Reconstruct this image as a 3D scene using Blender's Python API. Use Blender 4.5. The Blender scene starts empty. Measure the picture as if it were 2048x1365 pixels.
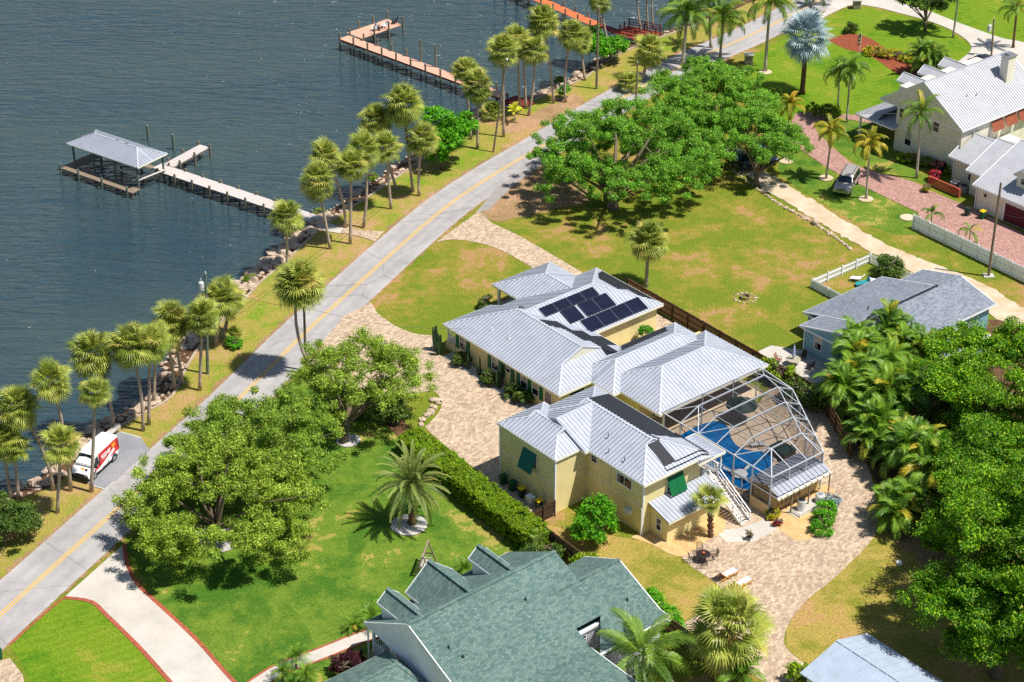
import bpy, math, random
import numpy as np
from mathutils import Matrix, Vector
R = math.radians
rng = np.random.default_rng(7)
random.seed(7)
SC = bpy.context.scene
COL = SC.collection

# ---------------------------------------------------------------- camera, sky, sun, exposure
CAM_H, PITCH, FOCAL = 100.0, 30.0, 70.0
cam_d = bpy.data.cameras.new("camera")
cam_d.lens, cam_d.sensor_width, cam_d.clip_start, cam_d.clip_end = FOCAL, 36.0, 1.0, 4000.0
cam = bpy.data.objects.new("camera", cam_d)
COL.objects.link(cam)
cam.location = (0, 0, CAM_H)
cam.rotation_euler = (R(90 - PITCH), 0, 0)
SC.camera = cam
SUN_EL = 63.0
SUN_DIR = Vector((0.955, -0.297, 0)).normalized()          # horizontal direction towards the sun
sun_vec = Vector((SUN_DIR.x * math.cos(R(SUN_EL)), SUN_DIR.y * math.cos(R(SUN_EL)), math.sin(R(SUN_EL))))
world = bpy.data.worlds.new("World")
SC.world = world
world.use_nodes = True
wn = world.node_tree
sky = wn.nodes.new("ShaderNodeTexSky")
sky.sky_type = 'NISHITA'
sky.sun_disc = False
sky.sun_elevation = R(SUN_EL)
sky.sun_rotation = math.atan2(SUN_DIR.x, SUN_DIR.y)
sky.altitude = 10
sky.air_density, sky.dust_density, sky.ozone_density = 1.0, 0.6, 1.0
wn.nodes["Background"].inputs[1].default_value = 0.078
wn.links.new(sky.outputs[0], wn.nodes["Background"].inputs[0])
sun_l = bpy.data.lights.new("sun", 'SUN')
sun_l.energy, sun_l.angle, sun_l.color = 4.9, R(0.53), (1.0, 0.955, 0.88)
sun = bpy.data.objects.new("sun", sun_l)
COL.objects.link(sun)
sun.location = (60, 100, 120)
sun.rotation_euler = (-sun_vec).to_track_quat('-Z', 'Y').to_euler()
SC.view_settings.view_transform = 'Standard'
SC.view_settings.look = 'None'
SC.view_settings.gamma = 1.0
SC.view_settings.use_curve_mapping = False
SC.view_settings.exposure = 0.35
SC.render.engine = 'CYCLES'
SC.cycles.use_denoising = False
SC.cycles.sample_clamp_direct = 8.0
SC.cycles.sample_clamp_indirect = 4.0
SC.cycles.max_bounces = 5
SC.cycles.diffuse_bounces = 3
SC.cycles.glossy_bounces = 2
SC.cycles.transmission_bounces = 2
SC.cycles.transparent_max_bounces = 10
SC.cycles.caustics_reflective = SC.cycles.caustics_refractive = False

# ---------------------------------------------------------------- survey: photo points to metres
_F = FOCAL / 36.0 * 2048
_p = R(PITCH)
def _ray(px, py):
    x, y = (px - 1024) / _F, (682.5 - py) / _F
    return np.array([x, math.cos(_p) + y * math.sin(_p), -math.sin(_p) + y * math.cos(_p)])
def gp(px, py, z=0.0):
    """ground point (height z) sighted at photo point px, py"""
    d = _ray(px, py); t = (z - CAM_H) / d[2]
    return Vector((d[0] * t, d[1] * t, z))
def at_y(px, py, Y):
    d = _ray(px, py); t = Y / d[1]
    return Vector((d[0] * t, Y, CAM_H + d[2] * t))
# the lots' own frame: u runs from the river inland along the lot lines, v across them
UA = R(-50.5)
UX, UY = math.cos(UA), math.sin(UA)
OX, OY = 4.37, 157.82
def uv(u, v, z=0.0):
    return Vector((OX + u * UX - v * UY, OY + u * UY + v * UX, z))
def to_uv(p):
    dx, dy = p[0] - OX, p[1] - OY
    return dx * UX + dy * UY, -dx * UY + dy * UX

# ---------------------------------------------------------------- objects
def link(o):
    COL.objects.link(o); return o
def tag(o, label=None, cat=None, group=None, kind=None):
    if label: o["label"] = label
    if cat: o["category"] = cat
    if group: o["group"] = group
    if kind: o["kind"] = kind
    return o
def thing(name, loc, label, cat, group=None, rz=0.0):
    o = link(bpy.data.objects.new(name, None))
    o.empty_display_size = 0.3
    o.location = loc; o.rotation_euler = (0, 0, rz)
    return tag(o, label, cat, group)
class MB:
    """collects faces; build() links them as one mesh object"""
    def __init__(s): s.v, s.f, s.n = [], [], 0
    def add(s, verts, faces):
        s.v.extend([tuple(p) for p in verts]); s.f.extend([tuple(i + s.n for i in f) for f in faces]); s.n += len(verts); return s
    def box(s, c, d, rz=0.0, top=1.0):
        hx, hy, hz = d[0] / 2, d[1] / 2, d[2] / 2
        cs, sn = math.cos(rz), math.sin(rz); P = []
        for z, k in ((-hz, 1), (hz, top)):
            for x, y in ((-hx, -hy), (hx, -hy), (hx, hy), (-hx, hy)):
                x, y = x * k, y * k
                P.append((c[0] + x * cs - y * sn, c[1] + x * sn + y * cs, c[2] + z))
        return s.add(P, [(3, 2, 1, 0), (4, 5, 6, 7), (0, 1, 5, 4), (1, 2, 6, 5), (2, 3, 7, 6), (3, 0, 4, 7)])
    def beam(s, p, q, w, h, up=(0, 0, 1)):
        p, q = Vector(p), Vector(q); d = (q - p)
        if d.length < 1e-6: return s
        d.normalize(); up = Vector(up)
        if abs(d.dot(up)) > 0.98: up = Vector((1, 0, 0))
        a = d.cross(up).normalized(); b = a.cross(d).normalized()
        P = [r + a * (w / 2 * i) + b * (h / 2 * j) for r in (p, q) for i, j in ((-1, -1), (1, -1), (1, 1), (-1, 1))]
        return s.add(P, [(0, 1, 2, 3), (7, 6, 5, 4), (0, 4, 5, 1), (1, 5, 6, 2), (2, 6, 7, 3), (3, 7, 4, 0)])
    def tube(s, pts, rad, n=6, cap=True):
        pts = [Vector(p) for p in pts]; V = []; F = []
        if not hasattr(rad, '__len__'): rad = [rad] * len(pts)
        prev = None
        for i, p in enumerate(pts):
            d = (pts[min(i + 1, len(pts) - 1)] - pts[max(i - 1, 0)]).normalized()
            a = prev if prev is not None else Vector((1, 0, 0) if abs(d.x) < 0.9 else (0, 1, 0))
            a = (a - d * a.dot(d)).normalized(); prev = a; b = d.cross(a)
            for k in range(n):
                t = 2 * math.pi * k / n
                V.append(p + (a * math.cos(t) + b * math.sin(t)) * rad[i])
        for i in range(len(pts) - 1):
            for k in range(n):
                F.append((i * n + k, i * n + (k + 1) % n, (i + 1) * n + (k + 1) % n, (i + 1) * n + k))
        if cap: F += [tuple(range(n))[::-1], tuple(range((len(pts) - 1) * n, len(pts) * n))]
        return s.add(V, F)
    def cyl(s, c, r, h, n=12, r2=None):
        return s.tube([c, (c[0], c[1], c[2] + h)], [r, r if r2 is None else r2], n)
    def prism(s, poly, z0, z1):
        n = len(poly); P = [(p[0], p[1], z0) for p in poly] + [(p[0], p[1], z1) for p in poly]
        return s.add(P, [tuple(range(n))[::-1], tuple(range(n, 2 * n))] + [(i, (i + 1) % n, n + (i + 1) % n, n + i) for i in range(n)])
    def lathe(s, prof, c=(0, 0, 0), n=16):
        V = [(c[0] + r * math.cos(2 * math.pi * k / n), c[1] + r * math.sin(2 * math.pi * k / n), c[2] + z) for r, z in prof for k in range(n)]
        F = [(i * n + k, i * n + (k + 1) % n, (i + 1) * n + (k + 1) % n, (i + 1) * n + k) for i in range(len(prof) - 1) for k in range(n)]
        return s.add(V, F + [tuple(range(n))[::-1], tuple(range((len(prof) - 1) * n, len(prof) * n))])
    def face(s, pts): return s.add(pts, [tuple(range(len(pts)))])
    def uvmap(s, fn=uv):
        s.v = [tuple(fn(*p)) for p in s.v]; return s
    def mesh(s, name, mat, smooth=False):
        me = bpy.data.meshes.new(name); me.from_pydata([tuple(p) for p in s.v], [], s.f)
        if mat: me.materials.append(mat)
        if smooth: me.polygons.foreach_set("use_smooth", [True] * len(me.polygons))
        me.update(); return me
    def build(s, name, mat, parent=None, world=True, smooth=False):
        """world: the faces are in world metres; otherwise in the parent's own frame"""
        return put(name, s.mesh(name, mat, smooth), parent, world)
def put(name, me, parent=None, world=False, loc=None, mw=None):
    o = link(bpy.data.objects.new(name, me))
    if parent is not None:
        o.parent = parent
        if world:
            m = Matrix.Translation(parent.location) @ parent.rotation_euler.to_matrix().to_4x4()
            if parent.parent is not None:
                m = Matrix.Identity(4)          # parts of parts hang on a part that sits in world metres
                g = parent.parent
                m = Matrix.Translation(g.location) @ g.rotation_euler.to_matrix().to_4x4() @ parent.matrix_parent_inverse @ parent.matrix_basis
            o.matrix_parent_inverse = m.inverted()
    if loc is not None: o.location = loc
    if mw is not None: o.matrix_basis = mw
    return o
def copy_tree(o, parent=None):
    c = o.copy(); link(c)
    if parent is not None:
        c.parent = parent; c.matrix_parent_inverse = o.matrix_parent_inverse.copy()
    for ch in CHILDREN.get(o.name, [k for k in o.children]): copy_tree(ch, c)
    return c
CHILDREN = {}
def np_mesh(name, V, F4, mat):
    """numpy verts (n,3) and quads (m,4) to a mesh"""
    me = bpy.data.meshes.new(name)
    m, q = F4.shape; me.vertices.add(len(V)); me.vertices.foreach_set("co", V.astype(np.float32).ravel())
    me.loops.add(m * q); me.loops.foreach_set("vertex_index", F4.astype(np.int32).ravel())
    me.polygons.add(m); me.polygons.foreach_set("loop_start", np.arange(0, m * q, q, dtype=np.int32))
    me.polygons.foreach_set("loop_total", np.full(m, q, dtype=np.int32))
    me.update(calc_edges=True); me.materials.append(mat); return me

# ---------------------------------------------------------------- materials
def srgb(r, g, b):
    f = lambda c: (c / 12.92 if c <= 0.04045 else ((c + 0.055) / 1.055) ** 2.4)
    return tuple(f(c / 255.0) for c in (r, g, b)) + (1.0,)
class NT:
    def __init__(s, name):
        s.m = bpy.data.materials.new(name); s.m.use_nodes = True; s.t = s.m.node_tree; s.N = s.t.nodes; s.L = s.t.links
        s.b = s.N["Principled BSDF"]; s.tc = s.N.new("ShaderNodeTexCoord")
    def n(s, kind, **kw):
        x = s.N.new("ShaderNode" + kind)
        for k, v in kw.items(): setattr(x, k, v)
        return x
    def link(s, a, b): s.L.new(a, b)
    def mapping(s, scale=(1, 1, 1), rot=(0, 0, 0), loc=(0, 0, 0)):
        x = s.n("Mapping"); x.inputs["Scale"].default_value = scale; x.inputs["Rotation"].default_value = rot; x.inputs["Location"].default_value = loc
        s.link(s.tc.outputs["Object"], x.inputs["Vector"]); return x.outputs[0]
    def noise(s, scale, detail=3, rough=0.55, vec=None, dist=0.0):
        x = s.n("TexNoise"); x.inputs["Scale"].default_value = scale; x.inputs["Detail"].default_value = detail
        x.inputs["Roughness"].default_value = rough; x.inputs["Distortion"].default_value = dist
        s.link(vec if vec is not None else s.tc.outputs["Object"], x.inputs["Vector"]); return x.outputs["Fac"]
    def ramp(s, fac, stops, interp='LINEAR'):
        x = s.n("ValToRGB"); x.color_ramp.interpolation = interp
        e = x.color_ramp.elements
        while len(e) < len(stops): e.new(0.5)
        for k, (p, c) in zip(e, stops): k.position = p; k.color = c if hasattr(c, '__len__') else (c, c, c, 1)
        s.link(fac, x.inputs[0]); return x.outputs[0]
    def mix(s, fac, a, b, mode='MIX'):
        x = s.n("Mix", data_type='RGBA', blend_type=mode)
        for i, q in ((0, fac), (6, a), (7, b)):
            if hasattr(q, 'links'): s.link(q, x.inputs[i])
            else: x.inputs[i].default_value = q
        return x.outputs[2]
    def bump(s, h, strength=0.3, dist=0.05):
        x = s.n("Bump"); x.inputs["Strength"].default_value = strength; x.inputs["Distance"].default_value = dist
        s.link(h, x.inputs["Height"]); s.link(x.outputs[0], s.b.inputs["Normal"]); return x
    def done(s, col=None, rough=0.8, metal=0.0, spec=0.3):
        if col is not None:
            if hasattr(col, 'links'): s.link(col, s.b.inputs["Base Color"])
            else: s.b.inputs["Base Color"].default_value = col
        if hasattr(rough, 'links'): s.link(rough, s.b.inputs["Roughness"])
        else: s.b.inputs["Roughness"].default_value = rough
        s.b.inputs["Metallic"].default_value = metal
        s.b.inputs["Specular IOR Level"].default_value = spec
        return s.m
def dim(c, k): return (c[0] * k, c[1] * k, c[2] * k, 1)
def plain(name, c, rough=0.7, metal=0.0, spec=0.3, var=0.18, scale=3.0, bump=0.0, bscale=30):
    t = NT(name)
    col = t.ramp(t.noise(scale, 4), [(0.3, dim(c, 1 - var)), (0.7, dim(c, 1 + var * 0.6))])
    if bump: t.bump(t.noise(bscale, 3), bump, 0.02)
    return t.done(col, rough, metal, spec)
def grass(name, green, yellow, bare, ybias=0.5, bare_at=0.68, stripes=None):
    t = NT(name)
    big = t.noise(0.11, 5, 0.62, dist=0.6); mid = t.noise(0.55, 6, 0.75, dist=0.3); fine = t.noise(5.0, 5, 0.8); hair = t.noise(22.0, 2, 0.6, vec=t.mapping((1, 1.6, 1)))
    f1 = t.n("Math", operation='ADD'); t.link(big, f1.inputs[0])
    f2 = t.n("Math", operation='MULTIPLY'); t.link(mid, f2.inputs[0]); f2.inputs[1].default_value = 0.75
    t.link(f2.outputs[0], f1.inputs[1])
    k = 0.17
    c = t.ramp(f1.outputs[0], [(ybias + k - 0.05, green), (ybias + k + 0.12, yellow), (bare_at + k + 0.12, yellow), (min(bare_at + k + 0.34, 1), bare)])
    if stripes:
        w = t.n("TexWave", wave_type='BANDS'); w.inputs["Scale"].default_value = stripes[1]; w.inputs["Distortion"].default_value = 1.2
        t.link(t.mapping((1, 1, 1), (0, 0, stripes[0])), w.inputs["Vector"])
        c = t.mix(0.16, c, t.ramp(w.outputs["Fac"], [(0.35, dim(green, 0.8)), (0.65, dim(yellow, 1.05))]))
    c = t.mix(0.85, c, t.ramp(fine, [(0.3, 0.42), (0.5, 1.05), (0.72, 1.75)]), 'MULTIPLY')
    c = t.mix(0.5, c, t.ramp(hair, [(0.3, 0.55), (0.62, 1.5)]), 'MULTIPLY')
    t.bump(fine, 0.5, 0.06)
    return t.done(c, 0.95, 0, 0.1)
def bricky(name, c1, c2, mortar, w, h, rot=0.0, msize=0.01, patch=0.25, rough=0.85, plane='xy', off=0.5, bump=0.25):
    t = NT(name); rr = (0, 0, rot)
    x = t.n("TexBrick"); x.offset = off
    x.inputs["Scale"].default_value = 1.0; x.inputs["Brick Width"].default_value = w; x.inputs["Row Height"].default_value = h
    x.inputs["Mortar Size"].default_value = msize; x.inputs["Bias"].default_value = 0.0
    x.inputs["Color1"].default_value, x.inputs["Color2"].default_value, x.inputs["Mortar"].default_value = c1, c2, mortar
    t.link(t.mapping((1, 1, 1), rr), x.inputs["Vector"])
    c = t.mix(0.7, x.outputs["Color"], t.ramp(t.noise(0.5, 5, 0.6), [(0.3, 1 - patch), (0.7, 1 + patch)]), 'MULTIPLY')
    c = t.mix(0.6, c, t.ramp(t.noise(3.2, 2, 0.5), [(0.35, 0.72), (0.65, 1.22)]), 'MULTIPLY')
    t.bump(x.outputs["Fac"], -bump, 0.02)
    return t.done(c, rough, 0, 0.25)
def leafy(name, dark, light, tip=None, trans=0.3, rough=0.5, nscale=0.5):
    t = NT(name)
    g = t.n("NewGeometry"); oi = t.n("ObjectInfo")
    c = t.ramp(g.outputs["Random Per Island"], [(0.0, dark), (0.75, light), (1.0, tip or light)])
    c = t.mix(0.75, c, t.ramp(t.noise(nscale, 3), [(0.3, 0.62), (0.7, 1.3)]), 'MULTIPLY')
    c = t.mix(0.6, c, t.ramp(oi.outputs["Random"], [(0.0, (0.75, 0.8, 0.7, 1)), (1.0, (1.3, 1.15, 1.0, 1))]), 'MULTIPLY')
    t.done(c, rough, 0, 0.25)
    tr = t.n("BsdfTranslucent"); t.link(c, tr.inputs["Color"])
    mx = t.n("MixShader"); mx.inputs[0].default_value = trans
    t.link(t.b.outputs[0], mx.inputs[1]); t.link(tr.outputs[0], mx.inputs[2])
    t.link(mx.outputs[0], t.N["Material Output"].inputs["Surface"])
    return t.m
def frondy(name, dark, light, old, trans=0.25, rough=0.45):
    """palm fronds: colour shifts per frond towards the dry tone"""
    t = NT(name); oi = t.n("ObjectInfo"); g = t.n("NewGeometry")
    c = t.ramp(oi.outputs["Random"], [(0.0, dark), (0.6, light), (0.9, light), (1.0, old)])
    c = t.mix(0.6, c, t.ramp(g.outputs["Random Per Island"], [(0.0, 0.65), (1.0, 1.35)]), 'MULTIPLY')
    t.done(c, rough, 0, 0.35)
    tr = t.n("BsdfTranslucent"); t.link(c, tr.inputs["Color"])
    mx = t.n("MixShader"); mx.inputs[0].default_value = trans
    t.link(t.b.outputs[0], mx.inputs[1]); t.link(tr.outputs[0], mx.inputs[2])
    t.link(mx.outputs[0], t.N["Material Output"].inputs["Surface"])
    return t.m
def shingle(name, c1, c2, c3):
    t = NT(name)
    x = t.n("TexBrick"); x.offset = 0.37
    x.inputs["Scale"].default_value = 1.0; x.inputs["Brick Width"].default_value = 0.34; x.inputs["Row Height"].default_value = 0.17
    x.inputs["Mortar Size"].default_value = 0.014; x.inputs["Mortar"].default_value = dim(c1, 0.55)
    x.inputs["Color1"].default_value, x.inputs["Color2"].default_value = c1, c2
    mp = t.mapping((1, 1, 1), (0, 0, -UA + R(90))); t.link(mp, x.inputs["Vector"])
    c = t.mix(0.4, x.outputs["Color"], t.ramp(t.noise(3.4, 2), [(0.38, dim(c1, 0.8)), (0.62, c3)]))
    c = t.mix(0.6, c, t.ramp(t.noise(0.25, 4), [(0.3, 0.85), (0.7, 1.12)]), 'MULTIPLY')
    t.bump(x.outputs["Fac"], -0.5, 0.03)
    return t.done(c, 0.9, 0, 0.2)
def siding(name, c, lap=0.2, rough=0.6):
    t = NT(name)
    w = t.n("TexWave", wave_type='BANDS', bands_direction='Z', wave_profile='SAW'); w.inputs["Scale"].default_value = 1 / lap / 2 * 2 * 0.5 / 1.59 * 1.0
    t.link(t.tc.outputs["Object"], w.inputs["Vector"])
    col = t.ramp(t.noise(0.8, 4), [(0.3, dim(c, 0.88)), (0.7, dim(c, 1.06))])
    col = t.mix(0.35, col, t.ramp(w.outputs["Fac"], [(0.0, 0.55), (0.16, 1.0), (1.0, 1.02)]), 'MULTIPLY')  # lap lines darkened in the colour, standing in for shade under each board
    return t.done(col, rough, 0, 0.3)
MT = {}
def al(r, g, b, k=0.64): return dim(srgb(r, g, b), k)      # albedo of a surface that photographs as r, g, b in full sun
def setup_materials():
    m = MT
    m['lot'] = grass('grass_dry', al(128, 146, 44, .56), al(166, 152, 66, .58), al(184, 148, 96, .62), 0.69, 0.74)
    m['verge'] = grass('grass_verge', al(128, 156, 44), al(170, 158, 76), al(194, 158, 110), 0.58, 0.62)
    m['lawn'] = grass('grass_lush', al(88, 134, 42, .5), al(128, 156, 54, .53), al(176, 166, 84, .6), 0.64, 0.76)
    m['lawn2'] = grass('grass_bright', al(94, 148, 28, .52), al(136, 166, 42, .54), al(160, 166, 60, .58), 0.58, 0.82, (R(62), 0.35))
    m['yard'] = grass('grass_yard', al(140, 142, 52), al(182, 160, 82), al(196, 156, 104), 0.57, 0.64)
    m['soil'] = grass('leaf_litter', al(150, 124, 84), al(176, 144, 106), al(196, 156, 122), 0.56, 0.62)
    def ground(name, c1, c2, s1=0.4, s2=8.0, rough=0.9, lo=0.75, hi=1.2, bump=0.2):
        t = NT(name); c = t.ramp(t.noise(s1, 5, 0.6), [(0.3, c1), (0.7, c2)])
        c = t.mix(0.8, c, t.ramp(t.noise(s2, 4, 0.7), [(0.25, lo), (0.75, hi)]), 'MULTIPLY'); t.bump(t.noise(s2, 3), bump, 0.02)
        return t.done(c, rough, 0, 0.2)
    # asphalt: greyed by sun, with tyre-worn lanes and fine aggregate
    t = NT('asphalt'); sp = t.n("SeparateXYZ"); t.link(t.tc.outputs["UV"], sp.inputs[0])
    c = t.ramp(t.noise(0.22, 5, 0.6), [(0.3, al(166, 163, 162, .84)), (0.7, al(188, 184, 182, .86))])
    c = t.mix(0.8, c, t.ramp(sp.outputs["X"], [(0.0, 1.08), (0.13, .93), (0.2, .88), (0.3, 1.0), (0.42, .9), (0.5, 1.02), (0.58, .9), (0.7, 1.0), (0.8, .88), (0.87, .93), (1.0, 1.08)]), 'MULTIPLY')
    c = t.mix(0.8, c, t.ramp(t.noise(12, 4, 0.7), [(0.25, 0.78), (0.75, 1.16)]), 'MULTIPLY')
    c = t.mix(0.5, c, t.ramp(t.noise(1.1, 5, 0.7), [(0.35, 0.84), (0.6, 1.08)]), 'MULTIPLY')
    vo = t.n("TexVoronoi", feature='DISTANCE_TO_EDGE'); vo.inputs["Scale"].default_value = 0.16
    dn = t.n("TexNoise"); dn.inputs["Scale"].default_value = 0.9; dn.inputs["Detail"].default_value = 4; t.link(t.tc.outputs["Object"], dn.inputs["Vector"])
    vm = t.n("Mix", data_type='VECTOR'); vm.inputs[0].default_value = 0.25; t.link(t.tc.outputs["Object"], vm.inputs[4]); t.link(dn.outputs["Color"], vm.inputs[5]); t.link(vm.outputs[1], vo.inputs["Vector"])
    c = t.mix(0.4, c, t.ramp(vo.outputs["Distance"], [(0.0, 0.45), (0.006, 0.6), (0.012, 1.0)]), 'MULTIPLY')
    t.bump(t.noise(14, 3), 0.2, 0.02); m['road'] = t.done(c, 0.9, 0, 0.2)
    m['road_patch'] = ground('asphalt_patch', al(152, 146, 144, .86), al(168, 160, 156, .86), 0.6, 14)
    m['pad'] = ground('pad_asphalt', al(128, 130, 136, .86), al(160, 160, 164, .86), 0.3, 10)
    m['concrete'] = ground('concrete', al(190, 184, 174, .86), al(212, 204, 194, .86), 0.4, 6, 0.85, 0.88, 1.08)
    m['sand'] = ground('sandy_lane', al(196, 172, 138, .86), al(222, 206, 182, .86), 0.5, 5, 0.95, 0.75, 1.15)
    m['gravel'] = ground('tan_gravel', al(206, 166, 108, .86), al(226, 192, 140, .86), 1.2, 9, 0.95, 0.6, 1.3, 0.8)
    m['shell'] = ground('white_stone', al(178, 174, 170, .86), al(222, 218, 212, .86), 2.0, 9, 0.95, 0.5, 1.3, 0.9)
    m['seawall'] = ground('old_concrete', al(176, 160, 138, .86), al(200, 184, 160, .86), 0.8, 6, 0.95, 0.6, 1.2)
    m['mulch'] = ground('red_mulch', al(132, 68, 46, .86), al(158, 88, 60, .86), 1.5, 9, 0.95, 0.6, 1.3, 0.8)
    m['darksoil'] = ground('dark_soil', al(92, 66, 46, .86), al(120, 90, 64, .86), 1.0, 7, 0.95, 0.6, 1.25, 0.6)
    m['paver'] = bricky('paver', al(216, 194, 166, .86), al(176, 152, 130, .86), al(150, 128, 106, .86), 0.44, 0.22, UA, 0.012, 0.14)
    m['paver_pink'] = bricky('paver_pink', al(196, 156, 144, .86), al(170, 126, 116, .86), al(140, 108, 98, .86), 0.3, 0.15, UA, 0.012, 0.12)
    m['brick'] = bricky('brick_edge', al(186, 92, 62, .86), al(160, 78, 56, .86), al(150, 110, 90, .86), 0.2, 0.2, 0, 0.012, 0.15)
    m['stone'] = bricky('stone_wall', al(186, 170, 150, .86), al(160, 146, 130, .86), al(120, 110, 100, .86), 0.5, 0.3, 0, 0.02, 0.2)
    m['yline'] = ground('yellow_line', al(226, 182, 84, .86), al(214, 176, 98, .86), 1.5, 10, 0.8, 0.7, 1.15)
    m['wline'] = ground('white_line', al(222, 220, 214, .86), al(200, 198, 194, .86), 1.5, 10, 0.8, 0.8, 1.1)
    # roofs
    def metalroof(name, c, rough=0.38, metal=0.55):
        t = NT(name); col = t.ramp(t.noise(0.7, 5, 0.6), [(0.3, dim(c, 0.9)), (0.7, dim(c, 1.06))])
        col = t.mix(0.4, col, t.ramp(t.noise(5, 3, 0.6), [(0.3, 0.88), (0.7, 1.08)]), 'MULTIPLY')
        return t.done(col, t.ramp(t.noise(1.2, 4), [(0.3, rough), (0.7, rough + 0.18)]), metal, 0.4)
    m['metal'] = metalroof('galvalume', srgb(164, 169, 180), 0.42, 0.3)
    m['seam'] = metalroof('galvalume_seam_lit', srgb(206, 211, 220), 0.45, 0.2)  # same metal as the panels, paler: the ribs' highlight is painted in
    m['metal_cap'] = metalroof('galvalume_cap', srgb(200, 204, 212), 0.45, 0.25)
    m['metal_white'] = metalroof('white_metal', srgb(180, 181, 186), 0.5, 0.1)
    m['metal_sky'] = metalroof('pale_metal', srgb(178, 190, 206), 0.45, 0.25)
    m['sh_green'] = shingle('shingle_green', al(90, 122, 116, .74), al(146, 170, 156, .74), al(110, 130, 134, .74))
    m['sh_grey'] = shingle('shingle_grey', al(126, 134, 146, .78), al(176, 182, 194, .78), al(144, 150, 162, .78))
    m['yellow'] = siding('yellow_siding', srgb(236, 219, 158))
    m['stucco'] = plain('yellow_stucco', srgb(232, 208, 138), 0.85, var=0.06, scale=1.0, bump=0.2)
    m['cream'] = siding('cream_siding', srgb(232, 226, 206))
    m['bluewall'] = plain('blue_siding', srgb(128, 172, 182), 0.7, var=0.05, scale=0.8)
    m['white'] = plain('white_paint', srgb(238, 238, 238), 0.5, var=0.05)
    m['whitewall'] = siding('white_siding', srgb(236, 238, 242))
    m['trim'] = plain('cream_trim', srgb(240, 234, 210), 0.6, var=0.04)
    m['tan_wall'] = plain('tan_stucco', srgb(206, 180, 134), 0.85, var=0.08, scale=1.0)
    m['shutter'] = plain('green_shutter', srgb(14, 100, 58), 0.5, var=0.08)
    m['awning'] = plain('green_awning', srgb(0, 98, 90), 0.45, var=0.06)
    m['redshutter'] = siding('red_shutter', srgb(150, 82, 58), 0.12)
    m['door'] = plain('grey_door', srgb(140, 130, 124), 0.6)
    m['garage'] = plain('maroon_door', srgb(92, 30, 44), 0.6, var=0.2)
    g = NT('window_glass'); m['glass'] = g.done(srgb(26, 34, 44), 0.08, 0, 0.6)
    g = NT('curtain_glass'); m['glass2'] = g.done(srgb(170, 160, 140), 0.15, 0, 0.5)
    g = NT('vehicle_glass'); m['vglass'] = g.done(srgb(14, 26, 40), 0.05, 0, 0.7)
    m['pv'] = plain('solar_cell', srgb(24, 28, 46), 0.14, 0.0, 0.55, var=0.25, scale=1.3)
    m['pvframe'] = plain('solar_frame', srgb(84, 90, 104), 0.4, 0.5)
    m['poly'] = plain('black_polymer', srgb(36, 38, 44), 0.55, 0, 0.35, var=0.2)
    m['black'] = plain('black', srgb(26, 26, 28), 0.5, var=0.2)
    m['iron'] = plain('dark_iron', srgb(54, 46, 44), 0.5, 0.3)
    m['alum'] = plain('white_aluminium', srgb(196, 200, 206), 0.4, 0.1, var=0.04)
    m['steel'] = plain('grey_metal', srgb(170, 172, 176), 0.4, 0.7)
    m['fence'] = plain('fence_board', srgb(136, 110, 80), 0.9, var=0.35, scale=5)
    m['fencepost'] = plain('fence_post', srgb(78, 60, 44), 0.9, var=0.3, scale=5)
    m['pile'] = plain('piling', srgb(124, 118, 100), 0.9, var=0.35, scale=4)
    m['pile_green'] = plain('treated_piling', srgb(104, 118, 104), 0.9, var=0.25, scale=4)
    m['greypl'] = plain('grey_plank', srgb(196, 188, 182), 0.85, var=0.22, scale=6)
    m['darkplank'] = plain('dark_plank', srgb(138, 122, 104), 0.9, var=0.3, scale=6)  # darker, browner boards for dock framing and boathouse decks
    m['pinkpl'] = plain('salmon_plank', srgb(214, 164, 140), 0.8, var=0.16, scale=6)
    m['orangepl'] = plain('orange_plank', srgb(214, 112, 66), 0.8, var=0.16, scale=6)
    m['redpl'] = plain('red_plank', srgb(122, 48, 36), 0.8, var=0.25, scale=6)
    m['teak'] = plain('teak', srgb(206, 146, 62), 0.6, var=0.2, scale=8)
    m['oldwood'] = plain('old_wood', srgb(150, 132, 112), 0.9, var=0.25, scale=8)
    m['pole'] = plain('utility_pole', srgb(132, 118, 98), 0.9, var=0.25, scale=3)
    m['wire'] = plain('wire', srgb(70, 70, 74), 0.6)
    m['rock'] = plain('limestone', srgb(190, 168, 146), 0.95, var=0.45, scale=1.6, bump=0.8, bscale=6)
    m['trunkpalm'] = plain('palm_trunk', srgb(176, 160, 142), 0.95, var=0.32, scale=5, bump=0.6, bscale=12)
    m['trunkgrey'] = plain('royal_trunk', srgb(176, 166, 152), 0.9, var=0.22, scale=4)
    m['trunkdark'] = plain('booted_trunk', srgb(112, 84, 62), 0.95, var=0.4, scale=9, bump=0.9, bscale=14)
    m['bark'] = plain('bark', srgb(116, 102, 84), 0.95, var=0.35, scale=4, bump=0.8, bscale=14)
    m['shaft'] = plain('crownshaft', srgb(122, 160, 62), 0.5, var=0.15)
    # foliage
    m['oak'] = leafy('oak_leaf', srgb(78, 112, 26), srgb(152, 184, 58), srgb(204, 220, 98), 0.3)
    m['oak2'] = leafy('oak_leaf_deep', srgb(62, 118, 26), srgb(128, 188, 52), srgb(184, 222, 88), 0.3)
    m['mango'] = leafy('dense_leaf', srgb(34, 88, 8), srgb(108, 166, 20), srgb(188, 214, 48), 0.28, nscale=0.35)
    m['bright'] = leafy('bright_leaf', srgb(56, 130, 14), srgb(104, 184, 30), srgb(156, 210, 56), 0.38)
    m['hedge'] = leafy('hedge_leaf', srgb(70, 118, 16), srgb(146, 180, 26), srgb(198, 210, 50), 0.38)
    m['bush'] = leafy('bush_leaf', srgb(54, 82, 28), srgb(98, 130, 48), srgb(140, 164, 76), 0.35)
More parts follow.
